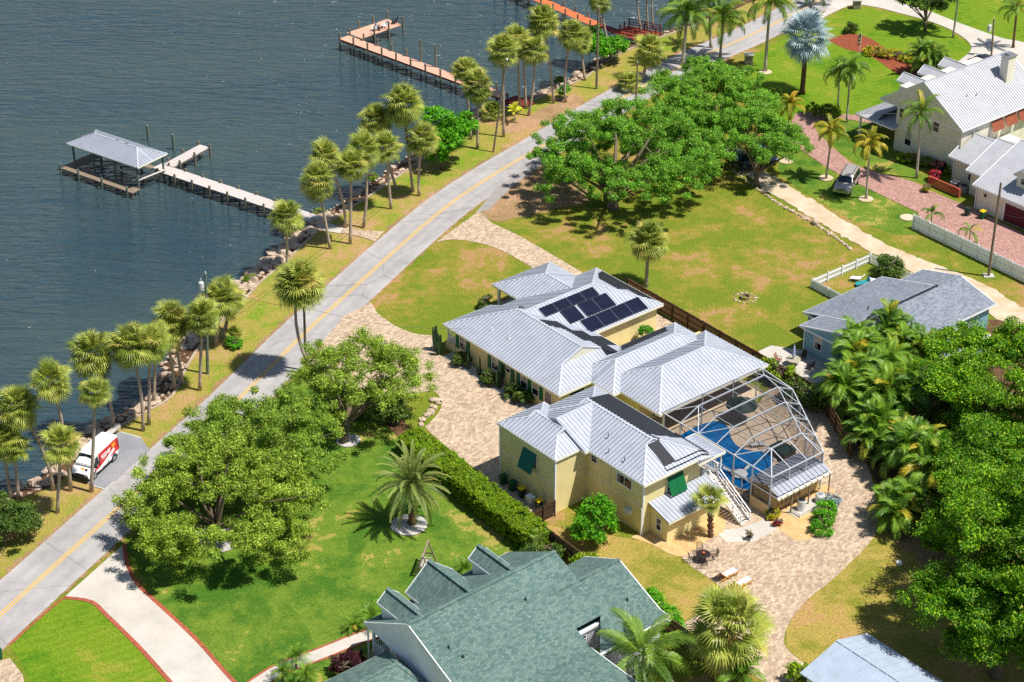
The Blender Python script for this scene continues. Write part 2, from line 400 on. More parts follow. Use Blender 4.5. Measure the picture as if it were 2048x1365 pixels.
    m['yellowbush'] = leafy('yellow_leaf', srgb(136, 146, 24), srgb(186, 186, 40), srgb(212, 196, 66))
    m['redbush'] = leafy('red_leaf', srgb(120, 24, 48), srgb(190, 50, 80), srgb(230, 110, 130))
    m['darkbush'] = leafy('maroon_leaf', srgb(48, 20, 30), srgb(78, 34, 48), srgb(96, 52, 58))
    m['crimson'] = leafy('crimson_leaf', srgb(120, 24, 40), srgb(170, 60, 70), srgb(200, 110, 100))
    m['cactus'] = plain('cactus_skin', srgb(46, 72, 40), 0.7, var=0.25, scale=6)
    m['sabal'] = frondy('fan_frond', srgb(110, 130, 42), srgb(178, 186, 84), srgb(212, 192, 104), 0.3)
    m['sabal_dry'] = frondy('dry_frond', srgb(160, 130, 84), srgb(196, 160, 108), srgb(206, 160, 90), 0.15, 0.8)
    m['royal'] = frondy('feather_frond', srgb(74, 108, 34), srgb(128, 160, 56), srgb(196, 176, 66), 0.3)
    m['golden'] = frondy('golden_frond', srgb(120, 130, 30), srgb(182, 170, 52), srgb(212, 166, 60), 0.3)
    m['date'] = frondy('date_frond', srgb(96, 120, 50), srgb(156, 168, 88), srgb(186, 176, 96), 0.3)
    m['areca'] = frondy('areca_frond', srgb(70, 112, 32), srgb(128, 166, 48), srgb(216, 186, 56), 0.32)
    m['silver'] = frondy('silver_frond', srgb(140, 162, 166), srgb(184, 202, 206), srgb(190, 202, 200), 0.2)
    m['yellowpalm'] = frondy('yellow_frond', srgb(190, 196, 30), srgb(224, 222, 60), srgb(220, 200, 70))
    # vehicles and furniture
    def paint(name, c, rough=0.25, metal=0.0):
        t = NT(name); t.b.inputs["Coat Weight"].default_value = 0.5; t.b.inputs["Coat Roughness"].default_value = 0.08
        return t.done(c, rough, metal, 0.5)
    m['vanwhite'] = paint('van_white', srgb(240, 240, 240)); m['vanred'] = paint('van_red', srgb(206, 20, 20))
    m['tyre'] = plain('tyre', srgb(30, 30, 32), 0.9); m['rim'] = plain('rim', srgb(190, 192, 196), 0.3, 0.8)
    m['silverpaint'] = paint('silver_paint', srgb(172, 166, 160), 0.3, 0.25); m['navypaint'] = paint('dark_paint', srgb(44, 50, 64), 0.25, 0.4)
    m['chrome'] = plain('chrome', srgb(210, 212, 216), 0.15, 0.9, var=0.05); m['lamp'] = plain('headlamp', srgb(220, 226, 232), 0.1, 0, 0.6)
    m['bumper'] = plain('dark_plastic', srgb(48, 50, 54), 0.6); m['orange'] = plain('orange_print', srgb(250, 150, 40), 0.5)
    m['bingreen'] = plain('bin_green', srgb(20, 86, 54), 0.5); m['binyellow'] = plain('bin_yellow', srgb(232, 196, 20), 0.5)
    m['bindark'] = plain('bin_dark', srgb(34, 56, 50), 0.5); m['acgrey'] = plain('ac_grey', srgb(150, 156, 164), 0.5, 0.3)
    m['acwhite'] = plain('ac_white', srgb(214, 216, 214), 0.5); m['seat'] = plain('sling_seat', srgb(150, 110, 90), 0.8)
    m['terracotta'] = plain('terracotta', srgb(170, 84, 60), 0.8); m['teal'] = plain('teal_paint', srgb(50, 150, 160), 0.6)
    m['flagred'] = plain('flag_red', srgb(176, 30, 44), 0.8); m['flagblue'] = plain('flag_blue', srgb(34, 44, 96), 0.8)
    t = NT('striped_canvas'); w = t.n("TexWave", wave_type='BANDS', bands_direction='Y'); w.inputs["Scale"].default_value = 2.3
    t.link(t.tc.outputs["Object"], w.inputs["Vector"])
    m['stripe'] = t.done(t.ramp(w.outputs["Fac"], [(0.34, srgb(70, 90, 110)), (0.36, srgb(240, 240, 236))], 'CONSTANT'), 0.8)
    t = NT('patterned_umbrella'); w = t.n("TexChecker"); w.inputs["Scale"].default_value = 9.0
    w.inputs["Color1"].default_value, w.inputs["Color2"].default_value = srgb(90, 130, 200), srgb(236, 238, 244)
    t.link(t.tc.outputs["Object"], w.inputs["Vector"]); m['umbrella'] = t.done(w.outputs["Color"], 0.8)
    # insect screen: open weave, part dark yarn and part holes
    t = NT('insect_screen'); t.done(srgb(30, 33, 40), 0.8, 0, 0.1)
    tr = t.n("BsdfTransparent"); mx = t.n("MixShader"); mx.inputs[0].default_value = 0.36
    t.link(tr.outputs[0], mx.inputs[1]); t.link(t.b.outputs[0], mx.inputs[2]); t.link(mx.outputs[0], t.N["Material Output"].inputs["Surface"]); m['screen'] = t.m
    # pool water: blue-plastered basin under clear rippled water
    t = NT('pool_water'); c = t.ramp(t.noise(1.6, 5, 0.7, dist=1.5), [(0.3, srgb(0, 84, 146)), (0.55, srgb(0, 108, 176)), (0.72, srgb(30, 140, 204))])
    t.bump(t.noise(3.0, 3), 0.25, 0.05); m['pool'] = t.done(c, 0.06, 0, 0.5)
    m['pooltile'] = plain('pool_coping', srgb(214, 190, 164), 0.8, var=0.12)
    # river: silty brown-green water under wind ripples
    t = NT('river_water')
    v1 = t.mapping((0.2, 0.85, 1), (0, 0, R(10))); v2 = t.mapping((0.5, 2.4, 1), (0, 0, R(3))); v3 = t.mapping((0.02, 0.05, 1), (0, 0, R(20)))
    n1 = t.noise(1.0, 3, 0.5, v1, 0.8); n2 = t.noise(1.0, 2, 0.5, v2, 0.5); n3 = t.noise(1.0, 4, 0.5, v3, 0.4)
    c = t.ramp(n3, [(0.3, srgb(38, 62, 74)), (0.7, srgb(58, 76, 76))])
    ad = t.n("Math", operation='MULTIPLY_ADD'); t.link(n1, ad.inputs[0]); ad.inputs[1].default_value = 2.6; t.link(n2, ad.inputs[2])
    t.bump(ad.outputs[0], 1.0, 0.3)
    m['river'] = t.done(c, t.ramp(n3, [(0.3, 0.1), (0.7, 0.18)]), 0, 0.5)
setup_materials()
# ================================================================ the setting
from mathutils.geometry import tessellate_polygon
_sheet = [0]
def smooth_line(pts, k=4):
    """Catmull-Rom through 2-D points"""
    P = [Vector((p[0], p[1])) for p in pts]; out = []
    for i in range(len(P) - 1):
        a, b, c, d = P[max(i - 1, 0)], P[i], P[i + 1], P[min(i + 2, len(P) - 1)]
        for j in range(k):
            t = j / k
            out.append(0.5 * ((2 * b) + (c - a) * t + (2 * a - 5 * b + 4 * c - d) * t * t + (3 * b - a - 3 * c + d) * t ** 3))
    out.append(P[-1]); return out
def sheet(name, poly, mat, kind='structure', z=None, thick=0.0, parent=None, **kw):
    """a flat piece of ground laid a few millimetres above the one below"""
    if z is None:
        _sheet[0] += 1; z = 0.0016 * _sheet[0]
    P = [Vector((p[0], p[1], z)) for p in poly]
    b = MB(); tri = tessellate_polygon([P])
    F = []
    for t in tri:
        a, q, c = (P[i] for i in t)
        F.append(t if (q - a).cross(c - a).z > 0 else t[::-1])
    b.add(P, F)
    o = b.build(name, mat, parent)
    tag(o, kind=kind, **kw); return o
def S(*px): return [gp(x, y) for x, y in px]
def strip(center, w0, w1):
    """polygon of a band along a line, w0 to its left and w1 to its right"""
    L, Rr = [], []
    for i, p in enumerate(center):
        d = (center[min(i + 1, len(center) - 1)] - center[max(i - 1, 0)]).normalized(); n = Vector((-d.y, d.x))
        L.append(p + n * w0); Rr.append(p - n * w1)
    return L, Rr
def ragged(poly, amp=0.35, step=0.7, seed=1):
    r = np.random.default_rng(seed); out = []; P = [Vector((p[0], p[1])) for p in poly]
    for i in range(len(P)):
        a, c = P[i], P[(i + 1) % len(P)]; k = max(1, int((c - a).length / step))
        for j in range(k): out.append(a.lerp(c, j / k) + Vector(r.normal(0, amp, 2)))
    return out
def band(name, center, w0, w1, mat, z=None, **kw):
    if z is None:
        _sheet[0] += 1; z = 0.0016 * _sheet[0]
    L, Rr = strip(center, w0, w1); b = MB(); n = len(L)
    b.add([(p.x, p.y, z) for p in L] + [(p.x, p.y, z) for p in Rr], [(i, n + i, n + i + 1, i + 1) for i in range(n - 1)])
    return tag(b.build(name, mat), kind='structure', **kw)
WATER_Z = -1.25
# river
b = MB(); b.face([(-900, -200, WATER_Z), (900, -200, WATER_Z), (900, 1500, WATER_Z), (-900, 1500, WATER_Z)])
tag(b.build('water', MT['river']), kind='structure')
# shoreline, from the south (left) to the north (top)
shore_px = [(0, 1012), (60, 992), (128, 958), (180, 892), (232, 858), (290, 826), (345, 792), (372, 738), (402, 690), (440, 648), (482, 608), (520, 566), (566, 528), (640, 459), (700, 418), (770, 372), (850, 315), (905, 272), (960, 238), (1010, 216), (1067, 200), (1120, 178), (1173, 154), (1215, 122), (1262, 98), (1330, 72), (1420, 40), (1500, 6), (1560, -24)]
SH = [Vector((-140, 20)), Vector((-75, 112)), Vector((-55, 136))] + [gp(*p).xy for p in shore_px]
e = SH[-1]; SH += [e + Vector((14, 22)), e + Vector((60, 90)), e + Vector((260, 420))]
SH = smooth_line(SH, 3)
ground_poly = SH + [Vector((900, 1100)), Vector((900, -160)), Vector((-140, -160))]
sheet('ground', ground_poly, MT['lot'], z=0.0)
Lw, _ = strip(SH, 4.2, 0)
b = MB(); n = len(SH)
Lm, _ = strip(SH, 2.0, 0)
b.add([(p.x, p.y, 0) for p in SH] + [(p.x, p.y, -0.5) for p in Lm] + [(p.x, p.y, -1.9) for p in Lw], [(k * n + i, k * n + i + 1, (k + 1) * n + i + 1, (k + 1) * n + i) for k in (0, 1) for i in range(n - 1)])
tag(b.build('river_bank', MT['darksoil']), kind='structure')
# lawns and yards
verge_road = [(0, 1231), (157, 1089), (230, 1023), (350, 916), (475, 801), (600, 676), (682, 600), (800, 493), (897, 411), (1000, 342), (1081, 295), (1170, 240), (1260, 188), (1340, 145), (1400, 115), (1476, 82), (1550, 47), (1610, 15), (1680, -20)]
RC = [Vector((-62, 84)), Vector((-50, 110))] + [gp(*p).xy for p in verge_road]
e = RC[-1]; RC += [e + Vector((30, 40)), e + Vector((150, 220))]
RC = smooth_line(RC, 4)
sheet('verge', [p for p in SH if 100 < p.y < 330] + [p for p in RC if 100 < p.y < 320][::-1], MT['verge'])
sheet('lawn', S((560, 778), (590, 700), (700, 800), (800, 800), (815, 850), (1090, 1098), (1160, 1120), (1160, 1365), (470, 1400), (393, 1280), (314, 1206), (249, 1092)), MT['lawn'])
sheet('lawn', S((20, 1290), (128, 1195), (180, 1204), (213, 1231), (345, 1372), (360, 1420), (20, 1420), (60, 1365), (40, 1320)), MT['lawn2'])
sheet('lawn', S((1490, 118), (1650, 36), (1715, 12), (1795, 28), (1900, 62), (1945, 95), (1935, 130), (1840, 190), (1740, 232), (1620, 236), (1560, 250), (1500, 200)), MT['lawn2'])
sheet('lawn', S((1740, -20), (1795, 3), (1919, 47), (2001, 76), (2120, 104), (2300, 90), (2300, -80), (1800, -60)), MT['lawn2'])
sheet('lawn', S((1545, 250), (1590, 296), (1672, 347), (1838, 424), (1840, 470), (1790, 470), (1700, 440), (1600, 380), (1560, 350)), MT['lawn'])
sheet('lawn', S((1628, 240), (1740, 240), (1860, 370), (1824, 362), (1720, 333), (1675, 302)), MT['lawn'])
sheet('yard', S((1090, 1050), (1300, 1085), (1360, 1113), (1415, 1155), (1440, 1178), (1431, 1203), (1340, 1262), (1150, 1150)), MT['yard'])
sheet('yard', S((1754, 1060), (1900, 1040), (2100, 1040), (2150, 1420), (1590, 1420), (1613, 1331), (1573, 1297), (1572, 1262), (1586, 1235), (1615, 1200), (1658, 1166), (1728, 1099)), MT['yard'])
sheet('bare_soil', ragged(smooth_line(S((1010, 372), (1078, 322), (1130, 330), (1180, 395), (1100, 420), (1020, 440), (962, 430), (1010, 372))), 0.3), MT['soil'])
sheet('bare_soil', ragged(smooth_line(S((1775, 1040), (1900, 1000), (2090, 1000), (2110, 1200), (1960, 1200), (1860, 1130), (1790, 1090), (1775, 1040))), 0.3), MT['soil'])
sheet('bare_soil', ragged(smooth_line(S((985, 268), (1090, 215), (1140, 190), (1170, 205), (1120, 235), (1040, 262), (985, 268))), 0.3), MT['soil'])
sheet('planting_bed', S((760, 800), (820, 855), (1090, 1090), (1075, 1108), (960, 1030), (820, 900), (740, 815)), MT['darksoil'])
sheet('planting_bed', S((1600, 770), (1640, 800), (1700, 860), (1745, 950), (1790, 1050), (1900, 1040), (2100, 1000), (2100, 640), (1660, 640), (1660, 730)), MT['darksoil'])
sheet('mulch_bed', smooth_line(S((1655, 80), (1700, 68), (1745, 80), (1800, 120), (1850, 145), (1800, 150), (1740, 112), (1690, 98), (1655, 80))), MT['mulch'])
# paved surfaces
RW = 2.85
# ragged sandy edge where the grass gives way to the asphalt
b = MB(); n = len(RC); r_ = np.random.default_rng(5); RD = smooth_line(RC, 6); n = len(RD); _sheet[0] += 1
Le = []; Re = []
for i, p in enumerate(RD):
    d = (RD[min(i + 1, n - 1)] - RD[max(i - 1, 0)]).normalized(); q = Vector((-d.y, d.x)); Le.append(p + q * (RW + r_.uniform(.05, .75))); Re.append(p - q * (RW + r_.uniform(.0, .45)))
b.add([(p.x, p.y, .0016 * _sheet[0]) for p in Le] + [(p.x, p.y, .0016 * _sheet[0]) for p in Re], [(i, n + i, n + i + 1, i + 1) for i in range(n - 1)])
tag(b.build('road_shoulder', MT['soil']), kind='structure')
rd = band('road', RC, RW, RW, MT['road']); ul = rd.data.uv_layers.new(name='across'); nR = len(RC)
for lp in rd.data.loops: ul.data[lp.index].uv = (0.0 if lp.vertex_index < nR else 1.0, (lp.vertex_index % nR) / nR)
for off in (-0.14, 0.14):
    L0, _ = strip([p for p in RC], off, 0)
    band('centre_line', L0, 0.075, 0.075, MT['yline'], z=0.0016 * _sheet[0] + 0.006)
sheet('road_patch', S((950, 428), (995, 374), (1078, 322), (1092, 308), (1100, 318), (1020, 378), (978, 420)), MT['road_patch'])
drive_l = smooth_line(S((600, 735), (690, 782), (790, 792), (862, 783), (882, 800), (880, 822), (858, 848), (853, 858), (900, 900), (960, 946), (1040, 1010)))
sheet('driveway', list(S((690, 632), (742, 606), (756, 628))) + smooth_line(S((756, 628), (790, 652), (830, 668), (868, 672))) + [uv(-17, -0.9), uv(-3, -0.9), uv(3.2, -1.0), uv(11.2, -10.2), uv(11.2, -12)] + [Vector((p.x, p.y)) for p in drive_l[::-1]], MT['paver'])
sheet('driveway', [p for p in smooth_line(S((872, 486), (900, 480), (945, 484), (1000, 500), (1063, 535), (1110, 565)))] + [uv(-15, 21.5), uv(-3, 21.6), uv(-3, 10), uv(-7, 10), uv(-7, 19), uv(-16, 19)] + smooth_line(S((1175, 552), (1087, 500), (1030, 468), (985, 447), (958, 424), (948, 430), (882, 478))), MT['paver'])
sheet('patio', S((1445, 1060), (1415, 1083), (1360, 1112)) + smooth_line(S((1360, 1112), (1383, 1134), (1415, 1155), (1439, 1174), (1442, 1186), (1431, 1203), (1361, 1253))) + S((1400, 1300), (1470, 1330), (1530, 1365), (1560, 1420), (1700, 1420)) + smooth_line(S((1640, 1350), (1613, 1331), (1573, 1297), (1570, 1267), (1586, 1235), (1615, 1200), (1658, 1166), (1701, 1126), (1728, 1099), (1754, 1060), (1752, 1000), (1738, 940), (1715, 890), (1680, 845), (1640, 806), (1595, 772), (1560, 748))) + [uv(9.5, 17), uv(9.5, 4.3), uv(9, 0), uv(20, 0)], MT['paver'])
sheet('concrete_walk', S((1430, 1062), (1476, 1058), (1530, 1040), (1560, 1056), (1505, 1085), (1452, 1085)), MT['concrete'])
sheet('gravel_bed', smooth_line(S((1262, 1076), (1304, 1090), (1360, 1114), (1412, 1084), (1450, 1058), (1440, 1020), (1400, 1000), (1262, 1076))), MT['gravel'])
sheet('gravel_bed', smooth_line(S((1530, 1038), (1560, 1060), (1590, 1080), (1622, 1078), (1650, 1050), (1672, 1015), (1668, 985), (1648, 970), (1600, 985), (1530, 1038))), MT['gravel'])
sheet('driveway', [Vector(p) for p in smooth_line(S((128, 1196), (182, 1204), (214, 1232), (281, 1298), (345, 1370), (400, 1430)))] + [Vector(p) for p in smooth_line(S((540, 1430), (464, 1360), (393, 1280), (314, 1206), (276, 1170), (254, 1127), (249, 1088)))], MT['concrete'])
for pl in (S((128, 1196), (182, 1204), (214, 1232), (281, 1298), (345, 1370), (400, 1430)), S((249, 1088), (254, 1127), (276, 1170), (314, 1206), (393, 1280), (464, 1360), (540, 1430))):
    band('brick_edging', smooth_line(pl), 0.18, 0.18, MT['brick'])
band('brick_edging', smooth_line(S((20, 1290), (80, 1236), (128, 1196))), 0.1, 0.1, MT['brick'])
band('garden_path', smooth_line(S((490, 1385), (560, 1340), (640, 1309), (725, 1275), (800, 1250))), 0.62, 0.62, MT['concrete'])
for o_ in (-0.7, 0.7):
    L0, _ = strip(smooth_line(S((490, 1385), (560, 1340), (640, 1309), (725, 1275), (800, 1250))), o_, 0)
    band('brick_edging', L0, 0.1, 0.1, MT['brick'])
sheet('driveway', S((-40, 1330), (20, 1318), (45, 1350), (60, 1420), (-60, 1420)), MT['paver'])
sheet('driveway', smooth_line(S((1577, 262), (1582, 282), (1610, 306), (1672, 346), (1750, 385), (1836, 426))) + S((1840, 440), (2060, 545), (2200, 600), (2200, 500), (2050, 470)) + smooth_line(S((1950, 420), (1859, 382), (1824, 364), (1720, 335), (1675, 304), (1632, 262), (1628, 244))) + S((1700, 240), (1800, 258), (1800, 244), (1640, 222), (1590, 228)), MT['paver_pink'])
sheet('sandy_lane', ragged(smooth_line(S((1440, 300), (1478, 340), (1520, 374), (1560, 398), (1613, 430), (1671, 465), (1731, 499), (1790, 530), (1824, 545), (1900, 585), (2000, 640), (2150, 710))) + smooth_line(S((2150, 665), (2048, 617), (1980, 575), (1903, 541), (1837, 517), (1745, 475), (1647, 414), (1560, 362), (1505, 328), (1475, 290))), 0.16, 0.5), MT['sand'])
sheet('driveway', smooth_line(S((1640, 40), (1700, 12), (1745, 14), (1795, 26), (1860, 44), (1906, 63), (1938, 86), (1940, 104), (1912, 128), (1900, 150))) + S((2000, 170), (2150, 150)) + smooth_line(S((2150, 120), (2048, 86), (2001, 76), (1919, 47), (1850, 20), (1789, 0), (1760, -30))) + S((1680, -20)), MT['concrete'])
sheet('parking_pad', S((183, 972), (211, 980), (226, 967), (255, 940), (300, 902), (281, 876), (242, 865), (225, 872), (150, 950)), MT['pad'])
for a_, c_ in (((242, 865), (283, 877)), ((183, 972), (211, 980)), ((211, 980), (228, 965))):
    band('parking_line', [gp(*a_).xy, gp(*c_).xy], 0.05, 0.05, MT['wline'])
sheet('dock_walk', S((655, 450), (690, 455), (720, 462), (768, 464), (750, 484), (726, 476), (690, 468), (640, 462)), MT['paver'])
sheet('patio_slab', [uv(5.0, 22.2), uv(14, 22.0), uv(14, 27.6), uv(5.4, 27.6), uv(2.6, 25.8), uv(2.6, 22.6)], MT['concrete'])
sheet('dock_apron', S((630, 452), (655, 446), (686, 458), (680, 468), (650, 463)), MT['concrete'])
def disc(px, py, r, mat, name='stone_ring_bed', k=20, sq=1.0):
    c = gp(px, py); return sheet(name, [(c.x + r * math.cos(6.2832 * i / k) * (1 + 0.04 * math.sin(3 * i)), c.y + r * math.sin(6.2832 * i / k) * sq) for i in range(k)], mat)
disc(434, 1078, 2.15, MT['shell']); disc(818, 1051, 1.6, MT['shell']); disc(697, 882, 1.15, MT['shell'])
for x, y in ((1732, 399), (1652, 357), (1815, 436), (1572, 323), (1531, 145)): disc(x, y, 0.85, MT['sand'])
sheet('white_stone_bed', [uv(-16.6, 0.5), uv(-16.6, -0.9), uv(-2.5, -0.9), uv(-2.5, 0.5)], MT['shell'])
# far river bank: pale line of houses is outside the picture; the river runs on beyond it
# ---------------------------------------------------------------- sea wall and boulders
sw = thing('sea_wall', (SH[20].x, SH[20].y, 0), 'low weathered concrete sea wall along the river bank', 'sea wall')
for i in range(len(SH) - 1):
    p, q = SH[i], SH[i + 1]
    if not (150 < p.y < 262): continue
    m_ = gp(1, 1)
    bb = MB(); bb.beam((p.x, p.y, -0.1), (q.x + (q.x - p.x) * 0.01, q.y + (q.y - p.y) * 0.01, -0.1), 0.26, 0.42)
    bb.build('cap_block', MT['seawall'], sw)
def rock_mesh(seed, name='boulder'):
    r = np.random.default_rng(seed); import bmesh
    bm = bmesh.new(); bmesh.ops.create_icosphere(bm, subdivisions=2 if seed % 3 == 0 else 1, radius=0.5)
    ph = r.uniform(0, 6.28, 9); s = r.uniform(0.7, 1.25, 3)
    for v in bm.verts:
        c = v.co; k = 1 + 0.16 * math.sin(5 * c.x + ph[0]) + 0.16 * math.sin(6 * c.y + ph[1]) + 0.14 * math.sin(7 * c.z + ph[2])
        k = min(k, 1.12)
        v.co = Vector((c.x * s[0] * 1.25, c.y * s[1], c.z * s[2] * 0.78)) * k
    me = bpy.data.meshes.new(name); bm.to_mesh(me); bm.free(); me.materials.append(MT['rock']); return me
ROCKS = [rock_mesh(s) for s in range(8)]
rev = thing('rock_revetment', (SH[30].x, SH[30].y, -0.8), 'line of tan boulders piled between grass and river', 'rocks')
tag(rev, kind=None)
cnt = 0
dens = lambda y: 4.2 if 174 < y < 200 else (2.0 if y < 174 else (1.7 if y > 226 else 1.4))
for i in range(len(SH) - 1):
    p, q = SH[i], SH[i + 1]
    if not (138 < p.y < 262) or cnt > 292: continue
    d = (q - p); nrm = Vector((-d.y, d.x)).normalized()
    for k in range(int(d.length * dens(p.y) + random.random())):
        if cnt > 292: break
        t, w = random.random(), random.uniform(0.35, 3.3 if p.y < 200 else 2.6)
        pos = p + d * t + nrm * w
        sc = random.uniform(0.6, 1.15) * (1.35 if random.random() < 0.2 else 1.0) * (1.2 if 172 < p.y < 196 else 1.0)
        z = (0.12 - 0.36 * w if p.y < 200 else 0.0 - 0.4 * w) + 0.12 * sc
        mw = Matrix.Translation(Vector((pos.x, pos.y, z)) - rev.location) @ Matrix.Rotation(random.uniform(0, 6.28), 4, 'Z') @ Matrix.Rotation(random.uniform(-0.4, 0.4), 4, 'X') @ Matrix.Diagonal((sc, sc * random.uniform(0.7, 1), sc * random.uniform(0.7, 1.1), 1))
        put('boulder', ROCKS[cnt % 8], rev, mw=mw); cnt += 1
# smaller rubble between the boulders
b = MB(); r_ = np.random.default_rng(12); RB = [[v.co.copy() for v in m.vertices] for m in ROCKS]; RF = [[tuple(p.vertices) for p in m.polygons] for m in ROCKS]
for i in range(len(SH) - 1):
    p, q = SH[i], SH[i + 1]
    if not (138 < p.y < 262): continue
    d = (q - p); nrm = Vector((-d.y, d.x)).normalized()
    for k in range(int(d.length * (7 if 172 < p.y < 202 else 3))):
        w = r_.uniform(.3, 3.2); pos = p + d * r_.random() + nrm * w; sc = r_.uniform(.25, .6); j = int(r_.integers(8)); ro = Matrix.Rotation(r_.uniform(0, 6), 3, 'Z')
        z = (.05 - .36 * w) + .1 * sc
        b.add([(ro @ v) * sc + Vector((pos.x, pos.y, z)) for v in RB[j]], RF[j])
tag(b.build('rubble', MT['rock'], rev), kind='stuff')
# edging stones beside the sandy lane
es = thing('stone_edging', gp(1600, 430), 'row of pale stones edging the sandy lane beside the empty lot', 'stones')
EL = smooth_line(S((1466, 342), (1520, 382), (1560, 410), (1612, 438), (1660, 468), (1700, 498)), 8)
for i, p in enumerate(EL):
    sc = random.uniform(0.35, 0.6) if i != 27 else 1.1
    put('stone', ROCKS[i % 8], es, mw=Matrix.Translation(Vector((p.x, p.y, 0.1 * sc)) - es.location) @ Matrix.Rotation(random.uniform(0, 6), 4, 'Z') @ Matrix.Scale(sc, 4))
es2 = thing('stone_edging', gp(840, 835), 'few rough stones edging the grass patch beside the paver driveway', 'stones')
for i, (x, y) in enumerate(((871, 800), (868, 815), (862, 824), (853, 832), (846, 840), (842, 848), (876, 806), (858, 828))):
    put('stone', ROCKS[i], es2, mw=Matrix.Translation(gp(x, y, 0.12) - es2.location) @ Matrix.Rotation(i, 4, 'Z') @ Matrix.Scale(random.uniform(0.5, 0.9), 4))
# ================================================================ roofs: blocks whose upper envelope makes valleys
def _clip(poly, a, b, c, keep=1):
    """keep the part of a convex polygon where keep*(a x + b y + c) >= 0"""
    out = []; n = len(poly)
    for i in range(n):
        p, q = poly[i], poly[(i + 1) % n]
        dp, dq = keep * (a * p[0] + b * p[1] + c), keep * (a * q[0] + b * q[1] + c)
        if dp >= -1e-9: out.append(p)
        if (dp > 1e-9 and dq < -1e-9) or (dp < -1e-9 and dq > 1e-9):
            t = dp / (dp - dq); out.append((p[0] + (q[0] - p[0]) * t, p[1] + (q[1] - p[1]) * t))
    return out if len(out) > 2 and _area(out) > 1e-4 else []
def _area(p): return abs(sum(p[i][0] * p[(i + 1) % len(p)][1] - p[(i + 1) % len(p)][0] * p[i][1] for i in range(len(p)))) / 2
def _ccw(p):
    s = sum(p[i][0] * p[(i + 1) % len(p)][1] - p[(i + 1) % len(p)][0] * p[i][1] for i in range(len(p)))
    return p if s > 0 else p[::-1]
def _edges(p):
    p = _ccw(p)
    for i in range(len(p)):
        a, b = p[i], p[(i + 1) % len(p)]
        if abs(a[0] - b[0]) + abs(a[1] - b[1]) < 1e-7: continue
        A, B = -(b[1] - a[1]), b[0] - a[0]
        yield A, B, -(A * a[0] + B * a[1])
def _subtract(polys, R_):
    E_ = list(_edges(R_)); out = []
    for P in polys:
        cur = P
        for A, B, C in E_:
            o = _clip(cur, A, B, C, -1)
            if o: out.append(o)
            cur = _clip(cur, A, B, C, 1)
            if not cur: break
    return out
class Block:
    """hip / gable / dutch roof over a rectangle. ends: ('hip', inset) ('gable',) ('dutch', inset)"""
    def __init__(s, u0, u1, v0, v1, z0, zr, axis, e0=None, e1=None, rm=None, zb=None):
        s.rect = (u0, u1, v0, v1); s.z0, s.zr, s.axis = z0, zr, axis
        sw = axis == 'v'
        a0, a1, b0, b1 = (v0, v1, u0, u1) if sw else (u0, u1, v0, v1)
        bm = (b0 + b1) / 2 if rm is None else rm
        zb = z0 if zb is None else zb                       # eave height on the b1 side
        sl0, sl1 = (zr - z0) / (bm - b0), (zr - zb) / (b1 - bm)
        half = min(bm - b0, b1 - bm)
        e0 = e0 or ('hip', half); e1 = e1 or ('hip', half)
        F = []; s.gab = []; s.lines = []
        r0 = a0 + (e0[1] if e0[0] != 'gable' else 0); r1 = a1 - (e1[1] if e1[0] != 'gable' else 0)
        near = (0, sl0, z0 - sl0 * b0); far = (0, -sl1, zb + sl1 * b1)
        F.append(([(r0, b0), (r1, b0), (r1, bm), (r0, bm)], near)); F.append(([(r0, bm), (r1, bm), (r1, b1), (r0, b1)], far))
        for e, aE, rE, sg in ((e0, a0, r0, 1), (e1, a1, r1, -1)):
            if e[0] == 'gable':
                s.gab.append([(aE, b0, z0), (aE, bm, zr), (aE, b1, zb)]); continue
            i = e[1]
            if e[0] == 'hip':
                k = (zr - z0) / i; pl = (sg * k, 0, z0 - sg * k * aE)
                F.append(([(aE, b0), (rE, bm), (rE, b0)], near)); F.append(([(aE, b1), (rE, bm), (rE, b1)], far))
                F.append(([(aE, b0), (aE, b1), (rE, bm)], pl))
                for q in (b0, b1): s.lines.append(((aE, q, z0), (rE, bm, zr)))
            else:
                k = sl0; pl = (sg * k, 0, z0 - sg * k * aE)
                F.append(([(aE, b0), (rE, b0 + i), (rE, b0)], near)); F.append(([(aE, b1), (rE, b1 - i), (rE, b1)], far))
                F.append(([(aE, b0), (aE, b1), (rE, b1 - i), (rE, b0 + i)], pl))
                zg = z0 + k * i
                s.gab.append([(rE - sg * 0.02, b0 + i, zg), (rE - sg * 0.02, bm, zr), (rE - sg * 0.02, b1 - i, zg)])
                s.lines += [((aE, b0, z0), (rE, b0 + i, zg)), ((aE, b1, z0), (rE, b1 - i, zg)), ((rE, b0 + i, zg), (rE, bm, zr)), ((rE, b1 - i, zg), (rE, bm, zr))]
        s.lines.append(((r0, bm, zr), (r1, bm, zr)))
        if sw:
            F = [([(p[1], p[0]) for p in P], (pl[1], pl[0], pl[2])) for P, pl in F]
            f3 = lambda p: (p[1], p[0], p[2])
            s.gab = [[f3(p) for p in g] for g in s.gab]; s.lines = [(f3(p), f3(q)) for p, q in s.lines]
        s.F = [(_ccw(P), pl) for P, pl in F if _area(P) > 1e-4]
